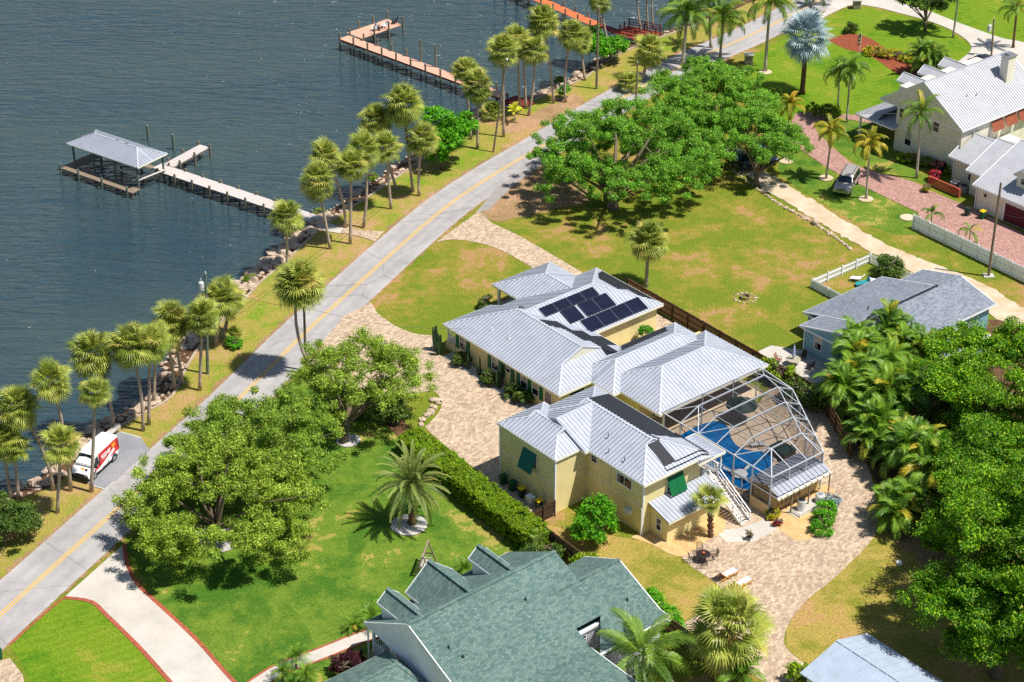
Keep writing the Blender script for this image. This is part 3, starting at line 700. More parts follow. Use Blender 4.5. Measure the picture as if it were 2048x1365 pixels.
def roof_of(parent, blocks, mat, seam=0.41, seam_mat=None, cap_mat=None, fascia='white', gable_mat='white', fn=uv, name='roof', fh=0.2, capw=0.17, caph=0.05, rake=False):
    """one roof part per block (> seams, ridge caps, fascia boards, gable panels)"""
    out = []
    for i, B in enumerate(blocks):
        mb, sb = MB(), MB()
        for P, (a, b_, c) in B.F:
            polys = [P]
            for j, Q in enumerate(blocks):
                if j == i: continue
                for PQ, (a2, b2, c2) in Q.F:
                    X = P
                    for A_, B_, C_ in _edges(PQ):
                        X = _clip(X, A_, B_, C_, 1)
                        if not X: break
                    if not X: continue
                    eps = 1e-5 if j > i else -1e-5
                    X = _clip(X, a2 - a, b2 - b_, c2 - c - eps, 1)
                    if X: polys = _subtract(polys, X)
            for p in polys:
                mb.face([(x, y, a * x + b_ * y + c) for x, y in _ccw(p)])
                if not seam: continue
                ax = 0 if abs(a) > abs(b_) else 1                      # seams follow the fall line
                ot = 1 - ax
                lo, hi = min(q[ot] for q in p), max(q[ot] for q in p)
                k = math.ceil((lo + 0.02) / seam)
                while k * seam < hi - 0.02:
                    t = k * seam; k += 1; xs = []
                    for m_ in range(len(p)):
                        q, r = p[m_], p[(m_ + 1) % len(p)]
                        if (q[ot] - t) * (r[ot] - t) < 0:
                            w = (t - q[ot]) / (r[ot] - q[ot]); xs.append(q[ax] + (r[ax] - q[ax]) * w)
                    if len(xs) < 2 or abs(xs[0] - xs[1]) < 0.08: continue
                    e = []
                    for x in (min(xs), max(xs)):
                        pt = (x, t) if ax == 0 else (t, x)
                        e.append((pt[0], pt[1], a * pt[0] + b_ * pt[1] + c + 0.022))
                    sb.beam(e[0], e[1], 0.075, 0.075)
        u0, u1, v0, v1 = B.rect; z = B.z0 - 0.02 - 0.004 * i
        sp = getattr(B, 'soffit', None) or [(u0, v0), (u0, v1), (u1, v1), (u1, v0)]
        mb.face([(x, y, z) for x, y in sp])
        ro = mb.uvmap(fn).build(name, mat, parent); out.append(ro)
        if sb.v: tag(sb.uvmap(fn).build('seams', seam_mat or mat, ro), kind='stuff')
        cb = MB()
        for p, q in B.lines:
            cb.beam((p[0], p[1], p[2] + 0.012), (q[0], q[1], q[2] + 0.012), capw, caph)
        cb.uvmap(fn).build('ridge_cap', cap_mat or mat, ro)
        fb = MB(); h = fh; zc = B.z0 - h / 2 - 0.005
        for p, q in getattr(B, 'segs', None) or (((u0, v0), (u1, v0)), ((u1, v0), (u1, v1)), ((u1, v1), (u0, v1)), ((u0, v1), (u0, v0))):
            fb.beam((p[0], p[1], zc - 0.003 * i), (q[0], q[1], zc - 0.003 * i), 0.06, h)
        if rake:
            for g in getattr(B, 'rakes', B.gab):
                for p, q in ((g[0], g[1]), (g[1], g[2])): fb.beam((p[0], p[1], p[2] - 0.06), (q[0], q[1], q[2] - 0.06), 0.07, 0.16)
        fb.uvmap(fn).build('fascia', MT[fascia], ro)
        if B.gab:
            gb = MB()
            for g in B.gab: gb.face(g)
            gb.uvmap(fn).build('gable_panel', MT[gable_mat], ro)
    return out
def walls(parent, poly, z0, z1, mat, fn=uv, name='wall'):
    b = MB(); b.prism(_ccw(poly), z0, z1); return b.uvmap(fn).build(name, mat, parent)
def window(parent, c, n, w, h, z, glass='glass', frame='white', bars=1, fn=uv, d=0.05, split=False):
    """window proud of a wall; c=(u,v) on the wall face, n='u+','u-','v+','v-' the way it faces, z its sill"""
    sg = 1 if n[1] == '+' else -1
    def P(a, o, zz): return (c[0] + sg * o, c[1] + a, zz) if n[0] == 'u' else (c[0] + a, c[1] + sg * o, zz)
    f = MB(); t = 0.08
    for a, b_, w_, h_ in ((-w / 2, -w / 2, 0, 1), (w / 2, w / 2, 0, 1)):
        f.beam(P(a, d / 2, z), P(b_, d / 2, z + h), t, d) if False else f.box(P(a, d / 2, z + h / 2), (d, t, h + t) if n[0] == 'u' else (t, d, h + t))
    for zz in (z, z + h): f.box(P(0, d / 2 + 0.003, zz), (d, w + t, t) if n[0] == 'u' else (w + t, d, t))
    if bars: f.box(P(0, d / 2 - 0.004, z + h / 2), (d * .8, w, 0.05) if n[0] == 'u' else (w, d * .8, 0.05))
    if split: f.box(P(0, d / 2 - 0.004, z + h / 2), (d * .8, 0.05, h) if n[0] == 'u' else (0.05, d * .8, h))
    o = f.uvmap(fn).build('window', MT[frame], parent)
    def pane(z0, z1, g):
        g_ = MB(); g_.face([P(-w / 2, 0.02, z0), P(w / 2, 0.02, z0), P(w / 2, 0.02, z1), P(-w / 2, 0.02, z1)]); g_.uvmap(fn).build('pane', MT[g], o)
    if glass == 'mixed': pane(z, z + h / 2, 'glass'); pane(z + h / 2, z + h, 'glass2')
    else: pane(z, z + h, glass)
    return o
def part(parent, name, mat, fn=uv, **boxes):
    pass
def pbox(parent, name, mat, c, d, fn=uv, rz=0.0, top=1.0):
    b = MB(); b.box(c, d, rz, top); return b.uvmap(fn).build(name, MT[mat], parent)
def pbeam(parent, name, mat, p, q, w, h, fn=uv):
    b = MB(); b.beam(p, q, w, h); return b.uvmap(fn).build(name, MT[mat], parent)
def vent_pipe(parent, u, v, z, h=0.35, mat='white', fn=uv):
    b = MB(); b.cyl((u, v, z - 0.1), 0.06, h + 0.1, 8); b.cyl((u, v, z - 0.02), 0.14, 0.07, 8, 0.07); return b.uvmap(fn).build('vent_pipe', MT[mat], parent)
# ================================================================ the yellow house
house = thing('yellow_house', uv(-9, 9, 0), 'long yellow one-storey house with silver metal roof, green shutters and solar panels', 'house')
ZE = 3.0
HB = [Block(-17.6, 0.0, 0, 10.5, ZE, 5.1, 'u', ('hip', 5.25), ('dutch', 2.75)),
      Block(-16.8, -6.65, 0.4, 19.6, ZE, 5.03, 'v', ('hip', 5.1), ('hip', 5.1)),
      Block(-21.0, -12.2, 9.0, 16.8, ZE - 0.05, 4.5, 'u', ('hip', 3.9), ('gable',)),
      Block(-3.2, 3.1, 4.0, 17.9, ZE, 4.26, 'v', ('hip', 3.15), ('hip', 3.15)),
      Block(-0.1, 8.45, 4.9, 19.1, ZE + 0.02, 4.72, 'v', ('hip', 4.25), ('hip', 4.4))]
# the river end of the long wing stops short: cut its far half back to the cross wing
F_ = []
for P, pl in HB[0].F:
    if min(p[1] for p in P) > 5 and max(p[0] for p in P) < -12.3: continue
    if pl[0] > 0.1: P = _clip(P, 0, -1, 6.1)
    F_.append((P, pl))
HB[0].F = F_
HB[0].gab.append([(-17.6, 6.1, 2.85), (-12.4, 6.1, 5.05), (-12.4, 6.1, 4.7), (-16.8, 6.1, 2.85)])
HB[0].segs = [((-17.6, 0), (0, 0)), ((0, 0), (0, 10.5)), ((0, 10.5), (-12, 10.5)), ((-17.6, 0), (-17.6, 6.1)), ((-17.6, 6.1), (-16.8, 6.1))]
HB[0].soffit = [(-17.6, 0), (-17.6, 6.1), (-12, 10.5), (0, 10.5), (0, 0)]
HB[0].lines = [l for l in HB[0].lines if not (l[0][0] < -17 and l[0][1] > 5)]
hr = roof_of(house, HB, MT['metal'], 0.41, MT['seam'], MT['metal_cap'], gable_mat='cream', fascia='trim')
o_ = 0.45
walls(house, [(-16.2, o_), (-o_, o_), (-o_, 10.0), (-7.1, 10.0), (-7.1, 19.1), (-16.2, 19.1)], 0, ZE - 0.03, MT['yellow'])
walls(house, [(-2.7, 10.03), (-2.7, 17.4), (-0.3, 17.4), (-0.3, 10.03)], 0, ZE - 0.05, MT['stucco'])
walls(house, [(-0.5, 10.0), (-0.5, 18.6), (5.2, 18.6), (5.2, 5.4), (0.3, 5.4), (0.3, 10.0)], 0, ZE - 0.06, MT['stucco'])
walls(house, [(-0.44, 4.4), (-0.44, 9.9), (0.28, 9.9), (0.28, 4.4)], 0, ZE - 0.07, MT['yellow'])
pbox(house, 'foundation', 'tan_wall', (-8.3, o_ - 0.02, 0.12), (15.7, 0.06, 0.24))
# front porch at the river end of the long wing
pbox(house, 'porch_floor', 'concrete', (-17.0, 3.2, 0.45), (1.5, 5.4, 0.9)); pbox(house, 'porch_wall', 'yellow', (-17.05, 0.5, 0.45), (1.5, 0.1, 0.92))
for v_ in (0.55, 3.2, 5.8): pbox(house, 'porch_post', 'white', (-17.45, v_, 1.95), (0.14, 0.14, 2.1))
for i in range(9): pbox(house, 'baluster', 'white', (-17.75 + 0.16 * i if False else -17.5 + 0.15 * i, 0.55, 1.3), (0.05, 0.05, 0.75))
pbox(house, 'porch_rail', 'white', (-16.9, 0.55, 1.7), (1.25, 0.08, 0.06)); pbox(house, 'porch_rail', 'white', (-17.45, 3.2, 1.7), (0.08, 5.3, 0.06))
for i in range(20): pbox(house, 'baluster', 'white', (-17.45, 0.75 + 0.255 * i, 1.3), (0.05, 0.05, 0.75))
pbox(house, 'portico_floor', 'concrete', (-18.6, 12.9, 0.3), (4.2, 7.0, 0.6))
for u_, v_ in ((-20.5, 9.5), (-20.5, 16.3), (-20.5, 12.9)): pbox(house, 'portico_post', 'white', (u_, v_, 1.75), (0.25, 0.25, 2.3))
pbox(house, 'portico_beam', 'white', (-20.5, 12.9, 2.78), (0.22, 7.1, 0.2))
# windows and shutters on the driveway side
for u_, w_, sh in ((-15.0, 0.95, (-1, 1)), (-10.0, 0.95, (-1, 1)), (-8.0, 0.7, (-1, 1)), (-5.6, 0.95, (-1, 1)), (-3.9, 0.95, (1,))):
    h_ = 1.45 if w_ > 0.8 else 0.8
    window(house, (u_, o_), 'v-', w_, h_, 2.5 - h_, 'mixed')
    for s_ in sh:
        pbox(house, 'shutter', 'shutter', (u_ + s_ * (w_ / 2 + 0.36), o_ - 0.045, 1.72), (0.5, 0.06, 1.62))
pbox(house, 'door', 'door', (-2.05, o_ - 0.03, 1.15), (0.9, 0.07, 2.1)); pbox(house, 'door_frame', 'trim', (-2.05, o_ - 0.015, 1.2), (1.12, 0.05, 2.3))
window(house, (-o_, 2.6), 'u+', 1.9, 0.5, 1.9, 'glass', bars=0)
for u_, v_ in ((-12.4, 2.0), (-10.0, 2.25)): vent_pipe(house, u_, v_, ZE + 0.4 * v_)
window(house, (-7.1, 10.75), 'u+', 0.6, 0.9, 1.5, 'glass', split=True)
for v_ in (6.6, 8.0, 9.4, 11.2): window(house, (5.2, v_ + 1), 'u+', 1.1, 1.9, 0.4, 'glass', bars=0)
# solar array: panels laid on the back slope of the cross wing and the far hip
def slope_panel(parent, pl, u0, u1, v0, v1, mat, name, off=0.1, th=0.05, frame=None, fn=uv, cut=None):
    a, b_, c = pl; P = [(u0, v0), (u1, v0), (u1, v1), (u0, v1)] if cut is None else cut
    top = [(x, y, a * x + b_ * y + c + off) for x, y in P]; bot = [(x, y, z - th) for x, y, z in top]; n = len(P)
    m_ = MB(); m_.add(bot + top, [tuple(range(n))[::-1], tuple(range(n, 2 * n))] + [(i, (i + 1) % n, n + (i + 1) % n, n + i) for i in range(n)])
    o = m_.uvmap(fn).build(name, MT[mat], parent)
    if frame:
        f_ = MB()
        for i in range(n):
            p, q = top[i], top[(i + 1) % n]; f_.beam((p[0], p[1], p[2] - th / 2), (q[0], q[1], q[2] - th / 2), 0.04, th + 0.012)
        f_.uvmap(fn).build('panel_frame', MT[frame], o)
    return o
k_ = (5.03 - ZE) / 5.075
pl_back = (-k_, 0, ZE + k_ * -6.65)
rows = [(-11.25, -10.2, [(7.0, 8.7), (8.78, 10.48), (10.56, 12.26), (12.34, 14.04)]), (-10.1, -8.5, [(8.8, 10.65), (11.05, 12.9), (12.94, 14.8)]), (-8.35, -6.85, [(9.9, 11.8), (11.84, 13.75), (13.79, 15.7), (15.74, 17.6)])]
for a_, b2_, vs in rows:
    for v0_, v1_ in vs: slope_panel(hr[1], pl_back, a_, b2_, v0_, v1_, 'pv', 'solar_panel', 0.14, 0.05, 'pvframe')
kf = 2.03 / 5.1
pl_far = (0, -kf, ZE + kf * 19.6)
slope_panel(hr[1], pl_far, 0, 0, 0, 0, 'poly', 'pool_heater', 0.07, 0.03, cut=[(-15.7, 19.4), (-14.9, 18.1), (-8.7, 18.1), (-7.6, 19.4)])
slope_panel(hr[1], pl_far, 0, 0, 0, 0, 'poly', 'pool_heater', 0.07, 0.03, cut=[(-14.8, 18.05), (-13.3, 16.75), (-10.3, 16.75), (-10.3, 18.05)])
k2 = 2.1 / 5.25
pl_m2 = (0, -k2, ZE + k2 * 10.5)
slope_panel(hr[0], pl_m2, 0, 0, 0, 0, 'poly', 'pool_heater', 0.075, 0.03, cut=[(-9.5, 5.6), (-8.0, 5.6), (-7.2, 6.9), (-4.4, 6.9), (-4.4, 7.6), (-9.2, 7.6)][::1])
slope_panel(hr[0], pl_m2, -6.9, -1.6, 7.65, 8.9, 'poly', 'pool_heater', 0.075, 0.03)
slope_panel(hr[0], pl_m2, -5.6, -3.3, 8.95, 10.3, 'poly', 'pool_heater', 0.075, 0.03)
kc = 1.26 / 3.15
pl_c = (kc, 0, ZE + kc * 3.2)
slope_panel(hr[3], pl_c, 0, 0, 0, 0, 'poly', 'pool_heater', 0.075, 0.03, cut=[(-3.05, 10.6), (-1.7, 9.4), (-1.7, 15.4), (-3.05, 16.4)])
# ================================================================ two-storey garage house
gar = thing('garage_house', uv(11, -4, 0), 'two-storey pale yellow garage apartment with silver hipped roof and green awnings', 'house')
GE = 5.65
GB = [Block(3.2, 11.1, -10.0, -4.55, GE, 6.75, 'u', ('dutch', 2.0), ('dutch', 2.0)),
      Block(4.0, 18.8, -6.75, 0.9, GE + 0.01, 7.18, 'u', ('dutch', 3.0), ('dutch', 3.2)),
      Block(4.02, 11.8, -7.2, -2.9, GE + 0.02, 7.2, 'v', ('gable',), ('gable',)),
      Block(15.2, 19.0, -0.5, 2.7, GE - 0.35, 5.6, 'u', ('gable',), ('gable',), rm=-0.3, zb=5.1)]
grf = roof_of(gar, GB, MT['metal'], 0.41, MT['seam'], MT['metal_cap'], gable_mat='metal', fascia='trim')
walls(gar, [(3.45, -9.85), (10.95, -9.85), (10.95, -4.7), (3.45, -4.7)], 0, GE - 0.02, MT['yellow'])
walls(gar, [(4.4, -4.75), (10.9, -4.75), (10.9, -6.2), (18.2, -6.2), (18.2, 0.5), (4.4, 0.5)], 0, GE - 0.03, MT['yellow'])
pbox(gar, 'belt_band', 'trim', (7.2, -9.87, 2.85), (7.5, 0.04, 0.09)); pbox(gar, 'belt_band', 'trim', (14.5, -6.22, 2.85), (7.3, 0.04, 0.09))
for u_, v_ in ((3.45, -9.85), (10.95, -9.85), (18.2, -6.2)): pbox(gar, 'corner_board', 'white', (u_, v_, 2.8), (0.14, 0.14, 5.55))
def bahama(parent, c, n, w, h, ztop, out, mat='awning', panels=2):
    sg = 1 if n[1] == '+' else -1
    for i in range(panels):
        a0, a1 = -w / 2 + w * i / panels + 0.015, -w / 2 + w * (i + 1) / panels - 0.015
        P = lambda a, o, z: (c[0] + sg * o, c[1] + a, z) if n[0] == 'u' else (c[0] + a, c[1] + sg * o, z)
        q = [P(a0, 0.06, ztop), P(a1, 0.06, ztop), P(a1, out, ztop - h), P(a0, out, ztop - h)]
        m_ = MB(); m_.add(q + [(x, y, z - 0.05) for x, y, z in q], [(0, 1, 2, 3), (7, 6, 5, 4), (0, 4, 5, 1), (1, 5, 6, 2), (2, 6, 7, 3), (3, 7, 4, 0)])
        m_.uvmap().build('awning', MT[mat], parent)
    m_ = MB()
    for a in (-w / 2, w / 2): m_.beam(P(a, 0.05, ztop - h * 1.05), P(a, out, ztop - h), 0.04, 0.04)
    m_.uvmap().build('awning_strut', MT['white'], parent)
window(gar, (7.7, -9.85), 'v-', 1.5, 1.4, 3.3, 'glass'); bahama(gar, (7.6, -9.85), 'v-', 1.85, 1.75, 4.85, 0.75, panels=1)
window(gar, (18.2, -2.6), 'u+', 1.7, 1.3, 3.35, 'glass'); bahama(gar, (18.2, -2.6), 'u+', 1.9, 1.5, 4.75, 0.75, 'shutter', 2)
window(gar, (11.9, -6.2), 'v-', 0.75, 0.75, 4.3, 'glass'); window(gar, (15.8, -6.2), 'v-', 1.9, 0.95, 3.9, 'glass', bars=0, split=True)
pbox(gar, 'window_air_conditioner', 'acwhite', (16.6, -6.4, 1.75), (0.65, 0.5, 0.45))
pbox(gar, 'downpipe', 'white', (18.2, -6.33, 1.4), (0.09, 0.09, 2.8)); pbox(gar, 'pipe', 'trim', (14.0, -6.25, 3.9), (0.05, 0.05, 1.6))
for u_, v_, z_ in ((12.2, -4.9, 6.4), (13.5, -6.0, 5.95), (15.4, -5.9, 6.0)): vent_pipe(gar, u_, v_, z_, 0.5, 'steel')
kg = (7.18 - GE - 0.01) / 3.825
pl_g = (0, -kg, GE + 0.01 + kg * 0.9)
slope_panel(grf[1], pl_g, 0, 0, 0, 0, 'poly', 'pool_heater', 0.075, 0.03, cut=[(7.0, -2.55), (14.6, -2.55), (15.6, 0.75), (6.0, 0.75)])
pl_ge = (-kg, 0, GE + 0.01 + kg * 18.8)
slope_panel(grf[1], pl_ge, 0, 0, 0, 0, 'poly', 'pool_heater', 0.09, 0.04, cut=[(15.75, -3.55), (18.1, -3.75), (18.1, -2.45), (15.75, -2.35)])
m_ = MB()
zg_ = lambda u_: GE + 0.12 + kg * (18.8 - u_)
m_.tube([(14.7, -2.5, 7.12), (15.3, -2.4, 7.05), (15.75, -2.2, zg_(15.7)), (15.85, -2.4, zg_(15.8))], 0.05, 6)
m_.tube([(18.15, -2.5, zg_(18.15)), (18.2, 0.3, zg_(18.2)), (18.6, 0.75, zg_(18.6) + 0.05)], 0.05, 6)
m_.tube([(18.2, -3.8, zg_(18.2)), (18.55, -3.85, zg_(18.55)), (18.6, 0.2, zg_(18.6)), (18.9, 0.8, zg_(18.8))], 0.05, 6)
m_.tube([(14.6, 0.8, GE + 0.16), (18.7, 0.82, GE + 0.16)], 0.05, 6)
m_.uvmap().build('heater_pipe', MT['poly'], gar)
# lean-to shed at the back
walls(gar, [(18.22, -5.3), (20.35, -5.3), (20.35, 1.0), (18.22, 1.0)], 0, 2.45, MT['yellow'])
m_ = MB(); m_.prism([(18.23, 2.4), (20.34, 2.4), (18.23, 3.05)], -5.28, 0.98)
m_.v = [(x, z, y) for x, y, z in m_.v]; m_.f = [f[::-1] for f in m_.f]; m_.uvmap().build('wall_gusset', MT['yellow'], gar)
m_, sb_ = MB(), MB(); zl = lambda u_: 3.2 - (u_ - 18.2) * 0.29
q_ = [(18.22, -5.65, zl(18.22)), (20.85, -5.65, zl(20.85)), (20.85, 1.2, zl(20.85)), (18.22, 1.2, zl(18.22))]
m_.add(q_ + [(x, y, z - 0.06) for x, y, z in q_], [(0, 1, 2, 3), (7, 6, 5, 4), (0, 4, 5, 1), (1, 5, 6, 2), (2, 6, 7, 3), (3, 7, 4, 0)])
lo_ = m_.uvmap().build('shed_roof', MT['metal'], gar)
for i in range(17): sb_.beam((18.25, -5.6 + 0.42 * i, zl(18.25) + 0.02), (20.85, -5.6 + 0.42 * i, zl(20.85) + 0.02), 0.075, 0.075)
tag(sb_.uvmap().build('seams', MT['seam'], lo_), kind='stuff')
pbox(gar, 'fascia', 'trim', (20.83, -2.2, zl(20.85) - 0.13), (0.06, 6.85, 0.16))
window(gar, (19.3, -5.3), 'v-', 0.6, 1.2, 0.75, 'glass')
# outside stair and landing
def rail(parent, p, q, n, h=0.95, mat='white', name='baluster'):
    p, q = Vector(p), Vector(q)
    pbeam(parent, 'handrail', mat, p + Vector((0, 0, h)), q + Vector((0, 0, h)), 0.08, 0.07); pbeam(parent, 'lower_rail', mat, p + Vector((0, 0, 0.12)), q + Vector((0, 0, 0.12)), 0.05, 0.05)
    for i in range(n):
        t = (i + 0.5) / n; r = p + (q - p) * t; pbox(parent, name, mat, (r.x, r.y, r.z + h / 2 + 0.06), (0.04, 0.04, h - 0.12))
stair = thing('outside_stair', uv(19, 2, 0), 'white wooden outside stair with railings descending to the patio', 'stair')
pbox(stair, 'landing', 'greypl', (16.9, 1.75, 2.75), (3.0, 1.7, 0.12))
for u_, v_ in ((15.5, 2.5), (18.3, 2.5), (18.3, 1.0)): pbox(stair, 'post', 'white', (u_, v_, 1.9), (0.12, 0.12, 3.8))
pbox(stair, 'post', 'white', (15.5, 2.5, 4.3), (0.12, 0.12, 1.4)); pbox(stair, 'post', 'white', (18.7, 2.5, 4.3), (0.12, 0.12, 1.5))
rail(stair, (15.5, 2.55, 2.8), (18.4, 2.55, 2.8), 15); rail(stair, (15.5, 0.6, 2.8), (18.25, 0.95, 2.8), 1)
rail(stair, (18.3, 0.6, 2.8), (18.3, 1.3, 2.8), 4)
NS = 15
for i in range(NS):
    pbox(stair, 'step', 'greypl', (18.55 + 0.28 * i, 1.9, 2.66 - 0.185 * i), (0.3, 1.05, 0.05))
for v_ in (1.36, 2.44):
    pbeam(stair, 'stringer', 'white', (18.35, v_, 2.65), (22.65, v_, 0.05), 0.06, 0.26)
    pbeam(stair, 'handrail', 'white', (18.35, v_, 3.65), (22.65, v_, 1.0), 0.09, 0.08); pbeam(stair, 'lower_rail', 'white', (18.35, v_, 3.2), (22.65, v_, 0.55), 0.05, 0.05)
    for i in range(5): pbox(stair, 'newel', 'white', (18.5 + 1.02 * i, v_, 3.05 - 0.63 * i), (0.09, 0.09, 1.0))
# ================================================================ pool and screen cage
pool = tag(sheet('swimming_pool', [uv(*p) for p in smooth_line([(8.8, 6.6), (8.6, 9.4), (9.2, 11.6), (10.9, 11.8), (12.6, 10.6), (14.2, 10.2), (16.2, 11.4), (17.6, 11.0), (18.6, 9.3), (19.7, 7.2), (19.4, 5.2), (17, 4.75), (12, 4.75), (9.6, 5.1), (8.8, 6.6)], 5)], MT['pool'], kind=None, z=0.22), 'blue free-form swimming pool under the white screen cage', 'pool')
pr = smooth_line([(8.8, 6.6), (8.6, 9.4), (9.2, 11.6), (10.9, 11.8), (12.6, 10.6), (14.2, 10.2), (16.2, 11.4), (17.6, 11.0), (18.6, 9.3), (19.7, 7.2), (19.4, 5.2), (17, 4.75), (12, 4.75), (9.6, 5.1), (8.8, 6.6)], 5)
Lc, Rc_ = strip(pr, 0.0, 0.3)
mb = MB()
for i in range(len(pr) - 1):
    for k, (P_, Q_) in enumerate(((Lc, Rc_),)):
        a, b2, c, d = P_[i], P_[i + 1], Q_[i + 1], Q_[i]
        mb.add([(a.x, a.y, 0.0), (b2.x, b2.y, 0.0), (c.x, c.y, 0.0), (d.x, d.y, 0.0), (a.x, a.y, 0.25), (b2.x, b2.y, 0.25), (c.x, c.y, 0.25), (d.x, d.y, 0.25)], [(4, 5, 6, 7), (0, 1, 5, 4), (2, 3, 7, 6)])
mb.uvmap().build('coping', MT['pooltile'], pool)
sheet('pool_deck', [uv(5.3, 4.5), uv(22.9, 4.5), uv(22.9, 10.6), uv(14, 16), uv(8.5, 16.7), uv(8.5, 18.5), uv(5.3, 18.5)], MT['pooltile'])
cage = thing('pool_cage', uv(16, 8, 0), 'white aluminium screen cage with mansard top over the blue pool', 'pool cage')
ZL, ZU = 4.0, 4.95
ub = [11.75, 14.05, 16.3, 18.55, 20.85]
far_v = {11.75: 15.0, 14.05: 14.4, 16.3: 13.05, 18.55: 11.7, 20.85: 10.3}
NV = 6.5
def far_at(u_): return np.interp(u_, ub, [far_v[k] for k in ub])
vb = [6.5, 8.6, 10.7, 12.8, 14.9]
B_ = lambda p, q, w=0.06, h=0.1, nm='beam': pbeam(cage, nm, 'alum', p, q, w, h)
def scr(*P): m_ = MB(); m_.face(P); m_.uvmap().build('screen', MT['screen'], cage)
outer_n = [9.6, 11.75, 14.05, 16.3, 18.55, 20.85, 23.1]
for u_ in ub: B_((u_, NV, ZU), (u_, far_v[u_], ZU), 0.06, 0.16)
for i in range(4):
    for k, v_ in enumerate(vb):
        e_ = ub[i + 1] if v_ <= far_v[ub[i + 1]] else ub[i] + (ub[i + 1] - ub[i]) * max(0, (far_v[ub[i]] - v_) / (far_v[ub[i]] - far_v[ub[i + 1]]))
        if v_ <= far_v[ub[i]] and e_ > ub[i] + 0.05: B_((ub[i], v_, ZU), (e_, v_, ZU), 0.045, 0.06)
    B_((ub[i], far_v[ub[i]], ZU), (ub[i + 1], far_v[ub[i + 1]], ZU))
    scr((ub[i], NV, ZU + .03), (ub[i + 1], NV, ZU + .03), (ub[i + 1], far_v[ub[i + 1]], ZU + .03), (ub[i], far_v[ub[i]], ZU + .03))
# near side: wall, eave beam, sloping panels
B_((9.2, 4.3, ZL), (23.1, 4.3, ZL), 0.08, 0.1); B_((9.2, 4.3, 2.3), (23.1, 4.3, 2.3), 0.07, 0.07)
for i, u_ in enumerate(outer_n):
    B_((u_, 4.3, 0.1), (u_, 4.3, ZL), 0.11, 0.11, 'post')
    if u_ in ub: B_((u_, 4.3, ZL), (u_, NV, ZU), 0.06, 0.12)
for i in range(len(outer_n) - 1):
    a, c = outer_n[i], outer_n[i + 1]
    scr((a, 4.3, 0.1), (c, 4.3, 0.1), (c, 4.3, ZL), (a, 4.3, ZL))
for i in range(4):
    scr((ub[i], 4.3, ZL), (ub[i + 1], 4.3, ZL), (ub[i + 1], NV, ZU), (ub[i], NV, ZU))
B_((11.75, NV, ZU), (14.05, 4.3, ZL), 0.07, 0.07) ; B_((16.3, NV, ZU), (14.05, 4.3, ZL), 0.07, 0.07); B_((20.85, NV, ZU), (18.55, 4.3, ZL), 0.07, 0.07)
# house side
B_((9.3, 4.3, ZL), (9.3, 17.0, 3.9), 0.1, 0.12)
scr((9.3, 4.3, ZL), (9.3, 16.9, 3.9), (11.75, 15.0, ZU), (11.75, NV, ZU)); scr((9.3, 4.3, ZL), (11.75, 4.3, ZL), (11.75, NV, ZU))
B_((11.75, NV, ZU), (9.3, 4.3, ZL), 0.07, 0.07)
for v_ in (8.6, 10.7, 12.8, 14.9): B_((11.75, v_, ZU), (9.3, v_ + 0.9, 3.92), 0.07, 0.07)
for v_ in (4.5, 9.5, 13.5, 16.7): B_((9.3, v_, 0.1), (9.3, v_, 3.9), 0.1, 0.1, 'post')
# chamfered far side
FO = [(9.5, 16.9), (14.1, 16.35), (16.4, 14.95), (18.65, 13.55), (20.9, 12.15), (23.15, 10.75)]
UPF = [(11.75, 15.0), (14.05, 14.4), (16.3, 13.05), (18.55, 11.7), (20.85, 10.3), (20.85, 10.3)]
for i in range(5):
    p, q = FO[i], FO[i + 1]
    B_((*p, ZL), (*q, ZL), 0.08, 0.1); B_((*q, 0.1), (*q, ZL), 0.11, 0.11, 'post'); B_((*p, 1.6), (*q, 1.6), 0.07, 0.07)
    B_((*UPF[i], ZU), (*p, ZL), 0.06, 0.12)
    scr((*p, 0.1), (*q, 0.1), (*q, ZL), (*p, ZL))
    scr((*p, ZL), (*q, ZL), (*UPF[i + 1], ZU), (*UPF[i], ZU))
    m_u = ((p[0] + q[0]) / 2, (p[1] + q[1]) / 2)
    B_((*UPF[i], ZU), (*q, ZL), 0.06, 0.06)
    B_((*p, 0.1), (*q, ZL), 0.05, 0.05)
# back end
B_((23.1, 4.3, ZL), (23.15, 10.75, ZL), 0.08, 0.1)
for v_ in (4.3, 6.5, 8.6, 10.75):
    B_((23.1, v_, 2.6), (23.1, v_, ZL), 0.09, 0.09, 'post')
B_((20.85, NV, ZU), (23.1, 4.3, ZL), 0.09, 0.12)
for v_ in (6.5, 8.6, 10.3): B_((20.85, min(v_, 10.3), ZU), (23.1, v_ + 0.1, ZL), 0.07, 0.1)
scr((20.85, NV, ZU), (20.85, 10.3, ZU), (23.15, 10.75, ZL), (23.1, 4.3, ZL)); scr((20.85, NV, ZU), (23.1, 4.3, ZL), (20.85, 4.3, ZL))
scr((23.1, 4.3, 2.7), (23.1, 10.75, 2.7), (23.1, 10.75, ZL), (23.1, 4.3, ZL))
# screen door
for p, q in (((18.75, 4.25, 0.1), (18.75, 4.25, 2.2)), ((19.75, 4.25, 0.1), (19.75, 4.25, 2.2)), ((18.75, 4.25, 2.2), (19.75, 4.25, 2.2)), ((18.75, 4.25, 1.0), (19.75, 4.25, 1.0))): B_(p, q, 0.07, 0.07, 'door_frame')
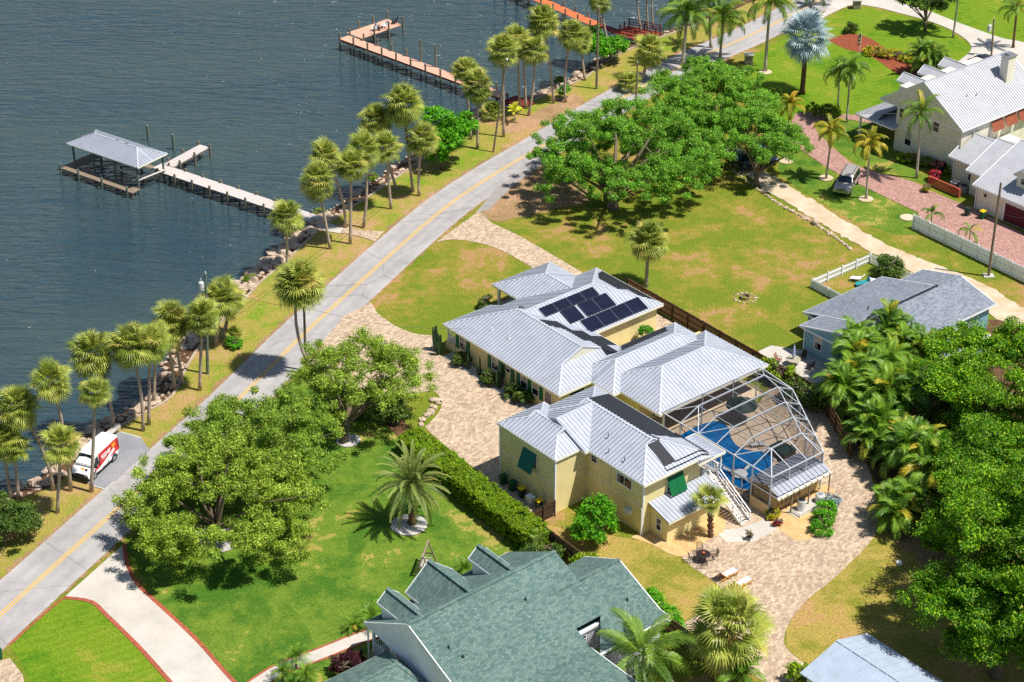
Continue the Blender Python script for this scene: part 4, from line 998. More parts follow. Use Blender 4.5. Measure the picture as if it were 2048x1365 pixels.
# pump house at the back of the cage
pump = thing('pump_house', uv(22, 7.5, 0), 'tan stuccoed pump house with grey metal lean-to roof behind the pool cage', 'shed')
walls(pump, [(20.6, 4.42), (23.0, 4.42), (23.0, 10.6), (20.6, 10.6)], 0, 2.3, MT['tan_wall'])
pbox(pump, 'wall', 'tan_wall', (22.0, 4.28, 0.55), (2.2, 0.24, 1.1))
rb = Block(20.2, 24.0, 4.3, 10.9, 2.32, 2.95, 'v', ('gable',), ('gable',), rm=22.7, zb=2.5)
roof_of(pump, [rb], MT['metal'], 0.5, MT['metal'], MT['metal_cap'], gable_mat='tan_wall', fascia='white', fh=0.1)
for i in range(9): pbeam(pump, 'rafter_tail', 'trim', (22.9, 4.6 + 0.76 * i, 2.45), (24.35, 4.6 + 0.76 * i, 2.3), 0.08, 0.14)
pbeam(pump, 'trellis_beam', 'trim', (24.1, 4.2, 2.2), (24.1, 11.1, 2.2), 0.12, 0.16)
for v_ in (6.0, 8.2, 10.8): pbox(pump, 'trellis_post', 'oldwood', (24.1, v_, 1.1), (0.1, 0.1, 2.2))
for i in range(6): pbox(pump, 'trellis_slat', 'oldwood', (23.06, 5.4 + 0.55 * i, 1.2), (0.03, 0.04, 1.7))
for i in range(4): pbox(pump, 'trellis_slat', 'oldwood', (23.09, 6.8, 0.6 + 0.42 * i), (0.03, 3.0, 0.04))
tank = thing('filter_tank', uv(24.3, 7.1, 0), 'tall pale grey pump tank in the little white fence behind the pump house', 'tank')
m_ = MB(); m_.lathe([(0.36, 0), (0.38, 0.1), (0.38, 1.05), (0.34, 1.15)], (24.3, 7.1, 0), 18); m_.uvmap().build('body', MT['acwhite'], tank)
m_ = MB(); m_.lathe([(0.33, 1.151), (0.3, 1.2), (0.08, 1.26)], (24.3, 7.1, 0), 18); m_.uvmap().build('lid', MT['black'], tank)
hp = thing('heat_pump', uv(24.5, 9.3, 0), 'white rounded heat pump unit on the right behind the pump house', 'heat pump')
m_ = MB(); m_.lathe([(0.42, 0.05), (0.45, 0.2), (0.45, 0.7), (0.36, 0.85)], (24.5, 9.3, 0), 18); m_.uvmap().build('body', MT['acwhite'], hp)
m_ = MB(); m_.lathe([(0.26, 0.852), (0.26, 0.9), (0.1, 0.92)], (24.5, 9.3, 0), 14); m_.uvmap().build('fan_guard', MT['acgrey'], hp)
pf = thing('picket_fence', uv(25.0, 8, 0), 'knee-high white picket edging round the pump equipment', 'fence')
for i in range(26): pbox(pf, 'picket', 'white', (25.05, 6.2 + 0.16 * i, 0.22), (0.04, 0.09, 0.44))
pbox(pf, 'rail', 'white', (25.02, 8.2, 0.3), (0.03, 4.2, 0.05)); pbox(pf, 'slab', 'concrete', (24.3, 8.0, 0.04), (1.3, 4.3, 0.08))
for i in range(8): pbox(pf, 'picket', 'white', (23.9 + 0.16 * i, 6.15, 0.22), (0.09, 0.04, 0.44))
# ================================================================ green-roofed house in the foreground
gh = thing('green_roofed_house', uv(24, -27, 0), 'white house with green shingle roof and three dormers in the foreground', 'house')
pn, ps = 0.425, 0.57                       # pitches towards the garden and towards the river
def zG(u_): return 6.8 - pn * (u_ - 22.3) if u_ > 22.3 else 6.8 - ps * (22.3 - u_)
GHB = [Block(16.5, 37.0, -34.2, -22.6, zG(16.5), 6.8, 'v', ('gable',), ('gable',), rm=22.3, zb=zG(37.0)),
       Block(16.51, 28.3, -22.61, -19.6, zG(16.51), 6.8, 'v', ('gable',), ('gable',), rm=22.3, zb=zG(28.3)),
       Block(21.0, 31.12, -22.6, -15.3, zG(25.1) - 0.02 - 0.5 * 4.1, zG(25.1) - 0.02, 'v', ('gable',), ('gable',), rm=25.1, zb=zG(31.12) - 0.02),
       Block(17.2, 22.7, -24.35, -22.35, 5.45, 6.3, 'u', ('gable',), ('gable',)),
       Block(17.2, 22.7, -33.35, -31.35, 5.45, 6.3, 'u', ('gable',), ('gable',)),
       Block(16.6, 22.8, -30.2, -25.5, 4.55, 6.55, 'u', ('gable',), ('gable',)),
       Block(19.4, 25.6, -44.0, -34.25, 2.5, 3.85, 'v', ('gable',), ('hip', 1.2))]
def notch(P): return _clip(P, 2.5 / 2.8, 1, 20.1 - 28.3 * 2.5 / 2.8)
GHB[2].F = [(Q, pl) for P, pl in GHB[2].F for Q in (_clip(P, -1, 0, 28.3), notch(_clip(P, 1, 0, -28.3)) if _clip(P, 1, 0, -28.3) else []) if Q]
GHB[2].soffit = [(21, -22.6), (28.3, -22.6), (28.3, -20.1), (31.1, -22.6), (31.1, -15.3), (21, -15.3)]; GHB[2].segs = [((31.12, -22.6), (31.12, -15.3)), ((31.12, -15.3), (21, -15.3))]; GHB[2].gab = GHB[2].gab[1:]
GHB[0].rakes = GHB[0].gab[:1]; GHB[1].rakes = []; GHB[6].rakes = GHB[6].gab[:1]
for q_ in GHB[3:6]: q_.rakes = q_.gab[:1]
ghr = roof_of(gh, GHB, MT['sh_green'], 0, None, MT['sh_green'], fascia='white', gable_mat='whitewall', rake=True, fh=0.22, capw=0.34, caph=0.07)
walls(gh, [(19.2, -33.7), (36, -33.7), (36, -23.1), (28.4, -23.1), (28.4, -20.0), (19.2, -20.0)], 0, 3.2, MT['whitewall'])
walls(gh, [(22, -20.1), (30.6, -20.1), (30.6, -15.8), (22, -15.8)], 0, 2.9, MT['whitewall'])
# gable end wall above the porch: pentagon
m_ = MB(); m_.face([(17.0, -33.75, zG(17.0) - 0.1), (22.3, -33.75, 6.65), (36, -33.75, zG(36.0) - 0.1), (36, -33.75, 0.0), (19.2, -33.75, 0), (19.2, -33.75, 2.9)])
m_.uvmap().build('wall', MT['whitewall'], gh)
window(gh, (21.0, -33.76), 'v-', 0.95, 1.7, 3.4, 'glass2')
for d_ in (-23.35, -32.35):
    m_ = MB(); m_.box((18.4, d_, 4.6), (1.9, 1.6, 1.6)); m_.uvmap().build('dormer_wall', MT['whitewall'], gh)
    window(gh, (17.45, d_), 'u-', 0.8, 0.8, 4.4, 'glass')
m_ = MB(); m_.box((18.6, -27.85, 3.7), (2.6, 4.0, 1.6)); m_.uvmap().build('dormer_wall', MT['whitewall'], gh)
pbox(gh, 'porch_floor', 'greypl', (17.9, -27, 0.3), (2.5, 13.4, 0.6))
for v_ in (-33.6, -30, -26.5, -23, -20.3): pbox(gh, 'porch_post', 'white', (16.9, v_, 1.75), (0.2, 0.2, 3.3))
pbox(gh, 'porch_rail', 'white', (16.9, -27, 1.5), (0.08, 13.2, 0.07)); pbox(gh, 'porch_rail', 'white', (18.0, -33.6, 1.5), (2.2, 0.08, 0.07))
for i in range(14): pbox(gh, 'baluster', 'white', (17.05 + 0.155 * i, -33.6, 1.05), (0.045, 0.045, 0.85))
for i in range(30): pbox(gh, 'baluster', 'white', (16.9, -33.4 + 0.22 * i, 1.05), (0.045, 0.045, 0.85))
pbox(gh, 'downpipe', 'white', (16.75, -34.05, 1.7), (0.09, 0.09, 3.3))
walls(gh, [(19.8, -43), (25.2, -43), (25.2, -34.3), (19.8, -34.3)], 0, 2.45, MT['whitewall'])
for u_, v_ in ((24.6, -24.6), (25.2, -32.6), (26.3, -32.1), (28.2, -17.2)): vent_pipe(gh, u_, v_, zG(u_) - 0.02, 0.22, 'black')
b_ = MB(); b_.lathe([(0.26, 0), (0.26, 0.5), (0.3, 0.52), (0.3, 0.62), (0.1, 0.7)], (33.2, -28.2, zG(33.2) - 0.15), 16); b_.uvmap().build('flue', MT['white'], gh)
m_ = MB(); m_.box((28.25, -21.35, 1.8), (0.3, 2.5, 3.6)); m_.uvmap().build('wall', MT['whitewall'], gh)
pbeam(gh, 'fascia', 'white', (28.5, -22.62, 3.72), (28.5, -20.0, 3.72), 0.16, 0.2); window(gh, (28.4, -22.0), 'u+', 0.7, 0.7, 2.6, 'glass')
for i in range(18): pbox(gh, 'baluster', 'white', (31.9 + 0.0 * i, -22.3 + 0.28 * i, 0.95), (0.05, 0.05, 0.9))
pbox(gh, 'deck_rail', 'white', (31.9, -19.9, 1.42), (0.09, 5.0, 0.08)); pbox(gh, 'deck_rail', 'white', (31.9, -19.9, 0.5), (0.08, 5.0, 0.06)); pbox(gh, 'deck', 'greypl', (31.0, -19.9, 0.35), (1.7, 5.0, 0.16))
# ================================================================ pale metal shed, bottom right
ms = thing('metal_roofed_shed', uv(46, -7.6, 0), 'shed with plain pale blue-grey metal roof at the bottom right', 'shed')
roof_of(ms, [Block(41.6, 56.0, -11.6, -4.1, 2.6, 3.7, 'u', ('gable',), ('gable',), rm=-7.6)], MT['metal_sky'], 0.9, MT['metal_sky'], MT['metal_sky'], fascia='metal_sky', gable_mat='white', fh=0.12, capw=0.3, caph=0.04)
walls(ms, [(42, -11.2), (55.6, -11.2), (55.6, -4.5), (42, -4.5)], 0, 2.5, MT['white'])
# ================================================================ blue bungalow
bh = thing('blue_bungalow', uv(10, 36, 0), 'light blue bungalow with grey shingle gable roof behind the wooden fence', 'house')
zB = lambda u_: 3.0 + 0.265 * (u_ - 5.0)
BB = [Block(5.0, 14.6, 27.0, 45.5, 3.0, 4.27, 'v', ('gable',), ('gable',)), Block(2.6, 9.7, 30.1, 41.9, zB(2.6) + 0.02, zB(9.7) - 0.03, 'v', ('gable',), ('gable',), rm=9.5, zb=4.0),
      Block(10.0, 18.3, 28.3, 40.0, 3.1, 3.3, 'v', ('gable',), ('gable',), rm=10.8, zb=2.35)]
bhr = roof_of(bh, BB, MT['sh_grey'], 0, None, MT['sh_grey'], fascia='white', gable_mat='bluewall', rake=True, fh=0.18, capw=0.26, caph=0.05)
walls(bh, [(5.4, 27.5), (14.2, 27.5), (14.2, 45.0), (5.4, 45.0)], 0, 2.98, MT['bluewall'])
walls(bh, [(3.0, 30.5), (5.5, 30.5), (5.5, 41.5), (3.0, 41.5)], 0, 2.3, MT['bluewall']); walls(bh, [(14.1, 28.6), (17.9, 28.6), (17.9, 39.6), (14.1, 39.6)], 0, 2.3, MT['bluewall'])
m_ = MB(); m_.face([(5.4, 27.48, 2.9), (9.8, 27.48, 4.1), (14.2, 27.48, 2.9)]); m_.uvmap().build('wall', MT['bluewall'], bh)
window(bh, (7.2, 27.5), 'v-', 0.95, 1.55, 1.0, 'mixed'); window(bh, (3.0, 31.5), 'u-', 1.2, 1.0, 1.0, 'glass'); window(bh, (4.2, 30.5), 'v-', 0.9, 1.0, 1.1, 'glass')
pbeam(bh, 'ridge_strip', 'black', (9.8, 31.4, 4.33), (9.8, 42.0, 4.33), 0.22, 0.06)  # thin dark strip along part of the ridge
for u_, v_ in ((8.1, 33.5), (12.8, 34.5)): vent_pipe(bh, u_, v_, 3.85, 0.35, 'black')
pbox(bh, 'corner_board', 'white', (5.38, 27.48, 1.5), (0.12, 0.12, 2.95))
# ================================================================ white house, top right
wh = thing('cream_house', uv(-12, 78, 0), 'large cream two-storey house with white metal roof and chimney at the right edge', 'house')
WB = [Block(-23.6, -11.0, 70.9, 86.5, 5.95, 10.0, 'v', ('gable',), ('gable',)),
      Block(-11.6, 14, 69.6, 77.4, 3.0, 4.9, 'u', ('gable',), ('gable',)),
      Block(-7.8, 14, 68.1, 78.8, 3.02, 5.45, 'u', ('gable',), ('gable',)),
      Block(-4.8, 14, 65.6, 81.4, 3.04, 6.3, 'u', ('gable',), ('gable',)),
      Block(-26.8, -20.8, 70.5, 86.0, 3.0, 4.1, 'v', ('hip', 2.8), ('gable',), rm=-21.0, zb=4.05)]
for q_ in (73.9, 77.6, 81.4): WB.append(Block(-22.8, -17.5, q_ - 1.1, q_ + 1.1, 8.0, 8.75, 'u', ('gable',), ('gable',)))
WB[0].rakes = WB[0].gab
for q_ in WB[1:5]: q_.rakes = q_.gab[:1]
for q_ in WB[5:]: q_.rakes = q_.gab[:1]
WB[4].rakes = []
whr = roof_of(wh, WB, MT['metal_white'], 0.41, MT['metal_white'], MT['metal_white'], fascia='white', gable_mat='cream', rake=True)
walls(wh, [(-21.2, 71.4), (-11.4, 71.4), (-11.4, 86), (-21.2, 86)], 0, 5.9, MT['cream'])
m_ = MB(); m_.face([(-21.2, 71.38, 5.8), (-21.2, 71.38, 7.3), (-17.3, 71.38, 9.85), (-11.4, 71.38, 6.05), (-11.4, 71.38, 5.8)]); m_.uvmap().build('wall', MT['cream'], wh)
m_ = MB(); m_.box((-19.3, 78.5, 7.0), (3.8, 14.2, 2.4)); m_.uvmap().build('wall', MT['cream'], wh)
walls(wh, [(-11.0, 70.1), (-7.4, 70.1), (-7.4, 68.6), (-4.4, 68.6), (-4.4, 66.1), (13.5, 66.1), (13.5, 80), (-11.0, 80)], 0, 2.98, MT['cream'])
window(wh, (-20.4, 71.37), 'v-', 0.75, 1.35, 4.3, 'glass'); window(wh, (-19.1, 71.39), 'v-', 1.0, 1.7, 1.2, 'mixed'); window(wh, (-15.2, 71.39), 'v-', 0.9, 1.3, 4.3, 'glass')
window(wh, (-8.4, 70.1), 'v-', 0.9, 1.6, 0.8, 'glass')
m_ = MB(); m_.box((-14.6, 82.9, 8.7), (1.1, 1.35, 4.8)); cho = m_.uvmap().build('chimney', MT['cream'], wh)
m_ = MB(); m_.box((-14.6, 82.9, 11.16), (1.35, 1.6, 0.12)); m_.box((-14.6, 82.9, 11.32), (0.7, 0.9, 0.24)); m_.uvmap().build('chimney_cap', MT['steel'], cho)
for i in range(3):
    bahama(wh, (-11.38, 77.6 + 2.5 * i), 'u+', 2.1, 1.3, 5.6, 0.6, 'redshutter', 1)
for u_, v_ in ((-14.2, 75.2), (-13.9, 76.6)): vent_pipe(wh, u_, v_, 10 - (u_ + 17.3) * 0.643, 0.35, 'steel')
# front porch posts and garage
for v_ in (71, 75, 79, 83): pbox(wh, 'porch_post', 'white', (-26.3, v_, 1.45), (0.22, 0.22, 2.9))
pbox(wh, 'garage_door', 'garage', (2.2, 66.08, 1.15), (5.2, 0.06, 2.2)); pbox(wh, 'garage_frame', 'white', (2.2, 66.09, 1.2), (5.6, 0.04, 2.4))
for i in range(3): pbox(wh, 'door_rail', 'garage', (2.2, 66.03, 0.6 + 0.55 * i), (5.2, 0.04, 0.05))
for u_, v_ in ((-4.45, 66.05), (-11.0, 70.05)): pbox(wh, 'downpipe', 'white', (u_, v_ - 0.06, 1.5), (0.09, 0.09, 3.0))
pbox(wh, 'wall_lamp', 'black', (-3.2, 66.0, 2.1), (0.18, 0.18, 0.3))
# roof dormer over the garage
dm = MB(); dm.box((0.6, 68.6, 4.7), (1.9, 2.2, 1.6)); dm.uvmap().build('dormer_wall', MT['cream'], wh); window(wh, (0.6, 67.5), 'v-', 0.8, 1.0, 4.35, 'glass')
roof_of(wh, [Block(-0.65, 1.85, 67.1, 71.2, 5.4, 6.1, 'v', ('gable',), ('gable',))], MT['metal_white'], 0.41, MT['metal_white'], MT['metal_white'], fascia='white', gable_mat='cream', fh=0.12)
# ================================================================ docks and boathouse
def planks(parent, p, q, w, mat, z, pitch=0.2, name='plank', gap=0.018, th=0.05, keep=None):
    """deck boards laid across a run from p to q"""
    p, q = Vector(p), Vector(q); d = q - p; n = int(d.length / pitch); d.normalize(); a = math.atan2(d.y, d.x)
    m_ = MB(); m_.box((0, 0, 0), (pitch - gap, w, th)); me = m_.mesh(name, MT[mat])
    for i in range(n):
        c = p + d * (pitch * (i + 0.5))
        put(name, me, parent, mw=Matrix.Translation(Vector((c.x, c.y, z + random.uniform(-0.006, 0.006))) - parent.location) @ Matrix.Rotation(a, 4, 'Z') @ Matrix.Scale(random.uniform(0.985, 1.015), 4, (0, 1, 0)))
    return d
_pile = {}
def piling(parent, x, y, z1, r=0.14, mat='pile', cap=False, z0=-2.6, name='piling'):
    key = (round(z1, 2), r, mat, z0)
    if key not in _pile:
        m_ = MB(); m_.tube([(0, 0, z0), (0, 0, z1 - 0.02), (0, 0, z1)], [r * 1.05, r, r * 0.8], 9); _pile[key] = m_.mesh(name, MT[mat])
    return put(name, _pile[key], parent, mw=Matrix.Translation(Vector((x, y, 0)) - parent.location))
W = lambda o, p: Matrix
d1 = thing('dock', (-32, 207.5, -1.2), 'long weathered grey dock leading to the boathouse', 'dock')
D0, D1 = Vector((-42.2, 214.6)), Vector((-20.7, 199.6))
dr = planks(d1, D0, D1, 1.85, 'greypl', 0.0); nr = Vector((-dr.y, dr.x))
Td = Vector((0.52, 0.854)); T0 = Vector((-40.7, 214.8)); T1 = Vector((-37.1, 220.5)); planks(d1, T0, T1, 1.55, 'greypl', 0.0)
tn = Vector((-Td.y, Td.x)).normalized()
for s_ in (-0.82, 0.82):
    m_ = MB(); m_.beam((D0.x + nr.x * s_, D0.y + nr.y * s_, -0.14), (D1.x + nr.x * s_, D1.y + nr.y * s_, -0.14), 0.07, 0.22); m_.build('stringer', MT['darkplank'], d1)
    m_ = MB(); m_.beam((T0.x + tn.x * s_ * .85, T0.y + tn.y * s_ * .85, -0.14), (T1.x + tn.x * s_ * .85, T1.y + tn.y * s_ * .85, -0.14), 0.07, 0.22); m_.build('stringer', MT['darkplank'], d1)
for i in range(9):
    c = D0 + dr * (1.2 + 2.75 * i)
    for s_ in (-1, 1): piling(d1, c.x + nr.x * s_ * 0.98, c.y + nr.y * s_ * 0.98, 0.42)
    m_ = MB(); m_.beam((c.x - nr.x, c.y - nr.y, -0.3), (c.x + nr.x, c.y + nr.y, -0.3), 0.1, 0.2); m_.build('cross_beam', MT['darkplank'], d1)
for t in (0.15, 0.55, 0.97):
    c = T0 + (T1 - T0) * t
    for s_ in (-1, 1): piling(d1, c.x + tn.x * s_ * 0.85, c.y + tn.y * s_ * 0.85, 0.5)
for p_, lb in (((-44.79, 224.84), 'left of two green-topped mooring piles behind the boathouse'), ((-41.28, 222.19), 'right mooring pile nearest the end of the grey dock spur')):
    t_ = thing('mooring_pile', (p_[0], p_[1], -2.6), lb, 'pile'); piling(t_, p_[0], p_[1], 0.75, 0.17, 'pile_green', name='post')
# boathouse
bo = thing('boathouse', (-46.5, 214.4, -1.2), 'open boathouse with silver hip roof on tall piles at the dock end', 'boathouse')
ba = R(-35.3); bc, bs = math.cos(ba), math.sin(ba)
BO = Vector((-46.56, 214.46))
def bf(a, c, z): return Vector((BO.x + a * bc - c * bs, BO.y + a * bs + c * bc, z))      # along the ridge, across, up
BK = Block(-5.85, 5.85, -2.42, 2.42, 2.38, 3.4, 'u', ('hip', 2.4), ('hip', 2.4))
roof_of(bo, [BK], MT['metal'], 0.4, MT['metal'], MT['metal_cap'], fn=bf, fascia='trim', fh=0.14)
for a_ in (-5.2, -1.9, 1.6, 5.3):
    for c_ in (-2.1, 2.1):
        p_ = bf(a_, c_, 0); piling(bo, p_.x, p_.y, 2.34, 0.13, 'pile_green')
for c_ in (-2.1, 2.1):
    m_ = MB(); m_.beam((-5.4, c_, 2.2), (5.4, c_, 2.2), 0.1, 0.26); m_.uvmap(bf).build('roof_beam', MT['trim'], bo)
def bdeck(a0, a1, c0, c1, z, mat='darkplank'):
    n = int((a1 - a0) / 0.22) if (a1 - a0) > (c1 - c0) else int((c1 - c0) / 0.22)
    for i in range(n):
        m_ = MB()
        if (a1 - a0) > (c1 - c0): m_.box((a0 + (i + .5) * (a1 - a0) / n, (c0 + c1) / 2, z), (0.2, c1 - c0, 0.05))
        else: m_.box(((a0 + a1) / 2, c0 + (i + .5) * (c1 - c0) / n, z), (a1 - a0, 0.2, 0.05))
        m_.uvmap(bf).build('plank', MT[mat], bo)
bdeck(-6.0, 5.8, -3.6, -2.3, -0.45); bdeck(-6.1, -4.4, -2.3, 2.3, -0.44); bdeck(-4.3, 5.6, 2.05, 2.9, -0.2)
for a_ in (-6.0, -3.0, 0.9, 5.0):
    p_ = bf(a_, -3.7, 0); piling(bo, p_.x, p_.y, 0.25, 0.13, 'pile_green')
for z_ in (-0.35, -0.8):
    m_ = MB(); m_.beam((-6.0, -3.55, z_ - 0.2), (5.8, -3.55, z_ - 0.2), 0.08, 0.2); m_.uvmap(bf).build('stringer', MT['darkplank'], bo)
m_ = MB()
for a_ in (0.0, 4.2): m_.beam((a_, -1.9, 0.1), (a_, 1.9, 0.1), 0.14, 0.16)
for c_ in (-0.9, 0.9): m_.beam((-0.6, c_, 0.28), (4.9, c_, 0.28), 0.18, 0.12)
m_.uvmap(bf).build('lift_cradle', MT['trim'], bo)
m_ = MB(); m_.beam((4.9, -1.9, 0.25), (5.6, 2.2, 0.35), 0.3, 0.05); m_.uvmap(bf).build('gangplank', MT['greypl'], bo)
for k_ in (-0.1, 1.4):
    m_ = MB(); m_.beam((k_, 0, 3.42), (k_ + .5, .1, 3.5), 0.06, 0.1); m_.uvmap(bf).build('lightning_rod', MT['black'], bo)
# salmon dock
d2 = thing('dock', (-10, 245, -1.2), 'salmon coloured dock with tall posts and a sitting platform at its tip', 'dock')
E0, E1 = Vector((-22.9, 255.4)), Vector((-1.0, 235.0))
dr2 = planks(d2, E0, E1, 1.75, 'pinkpl', 0.3); n2 = Vector((-dr2.y, dr2.x))
P0, P1 = Vector((-21.5, 255.9)), Vector((-16.2, 261.2)); pd = planks(d2, P0, P1, 3.1, 'pinkpl', 0.303); pn_ = Vector((-pd.y, pd.x))
for s_ in (-0.8, 0.8):
    m_ = MB(); m_.beam((E0.x + n2.x * s_, E0.y + n2.y * s_, 0.15), (E1.x + n2.x * s_, E1.y + n2.y * s_, 0.15), 0.07, 0.24); m_.build('stringer', MT['redpl'], d2)
for i in range(11):
    c = E0 + dr2 * (0.2 + 2.75 * i)
    for s_ in (-1, 1): piling(d2, c.x + n2.x * s_ * 0.95, c.y + n2.y * s_ * 0.95, 1.35 if not (s_ > 0 and i in (5, 6)) else 3.4, 0.13)
for t in (0.3, 0.65, 1.0):
    c = P0 + (P1 - P0) * t
    for s_ in (-1, 1): piling(d2, c.x + pn_.x * s_ * 1.6, c.y + pn_.y * s_ * 1.6, 1.5, 0.13)
# orange dock at the top
d3 = thing('dock', (8, 266, -1.2), 'orange painted dock at the top edge of the picture', 'dock')
O0, O1 = Vector((-2, 277.5)), Vector((11.6, 260.2))
dr3 = planks(d3, O0, O1, 1.7, 'orangepl', 0.3); n3 = Vector((-dr3.y, dr3.x))
planks(d3, O1, O1 + Vector((6.0, -5.5)), 1.5, 'redpl', 0.25)
for i in range(9):
    c = O0 + dr3 * (0.3 + 2.7 * i)
    for s_ in (-1, 1): piling(d3, c.x + n3.x * s_ * 0.95, c.y + n3.y * s_ * 0.95, 1.2, 0.13)
s3 = thing('red_deck', (17.5, 257.5, 0), 'dark red timber deck with railings behind the sea grape bush', 'deck')
m_ = MB(); m_.box((17.5, 257.0, 0.3), (5.0, 3.0, 0.12), R(-30)); m_.build('floor', MT['redpl'], s3)
for k_ in (-1, 0, 1):
    for z_ in (0.7, 1.05, 1.4):
        a = Vector((17.5, 257.0, z_)) + Matrix.Rotation(R(-30), 3, 'Z') @ Vector((-2.4, 1.4 * k_, 0)); c = Vector((17.5, 257.0, z_)) + Matrix.Rotation(R(-30), 3, 'Z') @ Vector((2.4, 1.4 * k_, 0))
        if k_: m_ = MB(); m_.beam(a, c, 0.08, 0.1); m_.build('rail', MT['redpl'], s3)
    for x_ in (-2.4, 0, 2.4):
        c = Vector((17.5, 257.0, -0.6)) + Matrix.Rotation(R(-30), 3, 'Z') @ Vector((x_, 1.4 * k_, 0)); m_ = MB(); m_.cyl(c, 0.1, 2.1, 8); m_.build('post', MT['redpl'], s3)
s4 = thing('red_deck', (0.5, 233.6, 0), 'small dark red landing at the shore end of the salmon dock', 'deck')
m_ = MB(); m_.box((0.9, 233.4, 0.2), (3.4, 2.4, 0.12), R(-42)); m_.build('floor', MT['redpl'], s4)
for x_, y_ in ((-0.6, 234.0), (2.2, 231.9), (1.6, 235.0)): m_ = MB(); m_.cyl((x_, y_, -0.8), 0.1, 1.9, 8); m_.build('post', MT['redpl'], s4)
# Adirondack-style chairs on the salmon dock
def dock_chair(x, y, rz, mat, label, z=0.33):
    t_ = thing('deck_chair', (x, y, z), label, 'chair', 'chairs on the salmon dock', rz)
    m_ = MB(); m_.add([(-.3, -.28, .36), (-.3, .28, .36), (.28, .28, .26), (.28, -.28, .26), (-.3, -.28, .32), (-.3, .28, .32), (.28, .28, .22), (.28, -.28, .22)], [(3, 2, 1, 0), (4, 5, 6, 7), (0, 1, 5, 4), (1, 2, 6, 5), (2, 3, 7, 6), (3, 0, 4, 7)]); m_.build('seat', MT[mat], t_, False)
    m_ = MB(); m_.beam((.24, 0, .24), (.55, 0, .95), .56, .04, (0, 1, 0)) if False else m_.add([(.24, -.26, .24), (.24, .26, .24), (.52, .24, .98), (.52, -.24, .98), (.29, -.26, .22), (.29, .26, .22), (.57, .24, .96), (.57, -.24, .96)], [(0, 1, 2, 3), (7, 6, 5, 4), (0, 4, 5, 1), (1, 5, 6, 2), (2, 6, 7, 3), (3, 7, 4, 0)]); m_.build('backrest', MT[mat], t_, False)
    for s_ in (-.3, .3):
        m_ = MB(); m_.box((.05, s_, .56), (.62, .1, .03)); m_.build('armrest', MT[mat], t_, False)
        for x_ in (-.26, .3): m_ = MB(); m_.box((x_, s_, .27), (.06, .05, .55)); m_.build('leg', MT[mat], t_, False)
    return t_
dock_chair(-18.9, 257.7, 0.9, 'white', 'white reclined chair nearest the dock corner on the salmon platform')
dock_chair(-17.6, 258.9, 0.5, 'white', 'white chair in the middle of the salmon dock platform')
dock_chair(-18.2, 258.0, 2.6, 'iron', 'dark low chair between the two white ones on the salmon dock')
dock_chair(-16.3, 260.4, 0.2, 'iron', 'dark upright chair at the far end of the salmon dock platform')
# ================================================================ fences
def board_fence(t_, p, q, h, mat, fn=uv, pitch=0.155, w=0.14, th=0.03, post=2.4, postmat='fencepost', rails=(0.35, 1.0, 1.6), flat=0.0, ph=0.1, zoff=0.03):
    p, q = fn(*p), fn(*q); d = q - p; L = d.length; d.normalize(); a = math.atan2(d.y, d.x); nn = Vector((-d.y, d.x, 0))
    m_ = MB(); m_.add([(-w / 2, -th / 2, 0), (w / 2, -th / 2, 0), (w / 2, th / 2, 0), (-w / 2, th / 2, 0), (-w / 2, -th / 2, h - 0.04), (w / 2, -th / 2, h - 0.04), (w / 2, th / 2, h - 0.04), (-w / 2, th / 2, h - 0.04), (0, -th / 2, h), (0, th / 2, h)], [(3, 2, 1, 0), (0, 1, 5, 8, 4), (2, 3, 7, 9, 6), (1, 2, 6, 5), (3, 0, 4, 7), (4, 8, 9, 7), (8, 5, 6, 9)])
    me = m_.mesh('board', MT[mat])
    for i in range(int(L / pitch)):
        c = p + d * (pitch * (i + .5))
        put('board', me, t_, mw=Matrix.Translation(Vector((c.x, c.y, zoff)) - t_.location) @ Matrix.Rotation(a + random.uniform(-.03, .03), 4, 'Z') @ Matrix.Scale(random.uniform(0.985, 1.01), 4, (0, 0, 1)))
    for z_ in rails:
        m_ = MB(); m_.beam(p - nn * 0.045 + Vector((0, 0, z_)), q - nn * 0.045 + Vector((0, 0, z_)), 0.05, 0.09); m_.build('rail', MT[postmat], t_)
    n = max(1, round(L / post))
    for i in range(n + 1):
        c = p + d * (L * i / n) - nn * 0.09; m_ = MB(); m_.box((c.x, c.y, (h + ph) / 2), (0.11, 0.11, h + ph), a); m_.build('post', MT[postmat], t_)
f1 = thing('wooden_fence', uv(-14.7, 21.8), 'tall brown board fence between the yellow house and the empty lot', 'fence')
board_fence(f1, (-14.7, 22.1), (13.4, 21.4), 1.8, 'fence', rails=(0.3, 0.95, 1.6))
f1b = thing('wooden_fence', uv(13.4, 21.4), 'brown board fence in the shade below the areca palms', 'fence'); board_fence(f1b, (13.5, 21.35), (21.5, 16.6), 1.8, 'fence')
f2 = thing('wooden_fence', uv(13.5, -13.4), 'dark board fence between the hedge and the green-roofed house', 'fence')
board_fence(f2, (12.6, -13.3), (33.8, -13.9), 1.75, 'fence')
f3 = thing('wooden_gate', uv(11.1, -10.4), 'short dark wooden gate between the hedge and the garage corner', 'gate'); board_fence(f3, (11.2, -12.7), (11.2, -10.15), 1.6, 'fencepost', rails=(0.4, 1.3), post=1.25)
m_ = MB(); m_.beam(uv(11.1, -12.6, 1.3), uv(11.1, -10.3, 1.3), 0.05, 0.12); m_.beam(uv(11.1, -12.6, 0.6), uv(11.1, -10.3, 0.6), 0.05, 0.12); m_.build('cross_rail', MT['greypl'], f3)
f4 = thing('vinyl_fence', uv(-5.6, 56.6), 'tall white vinyl fence along the brick driveway at the right edge', 'fence')
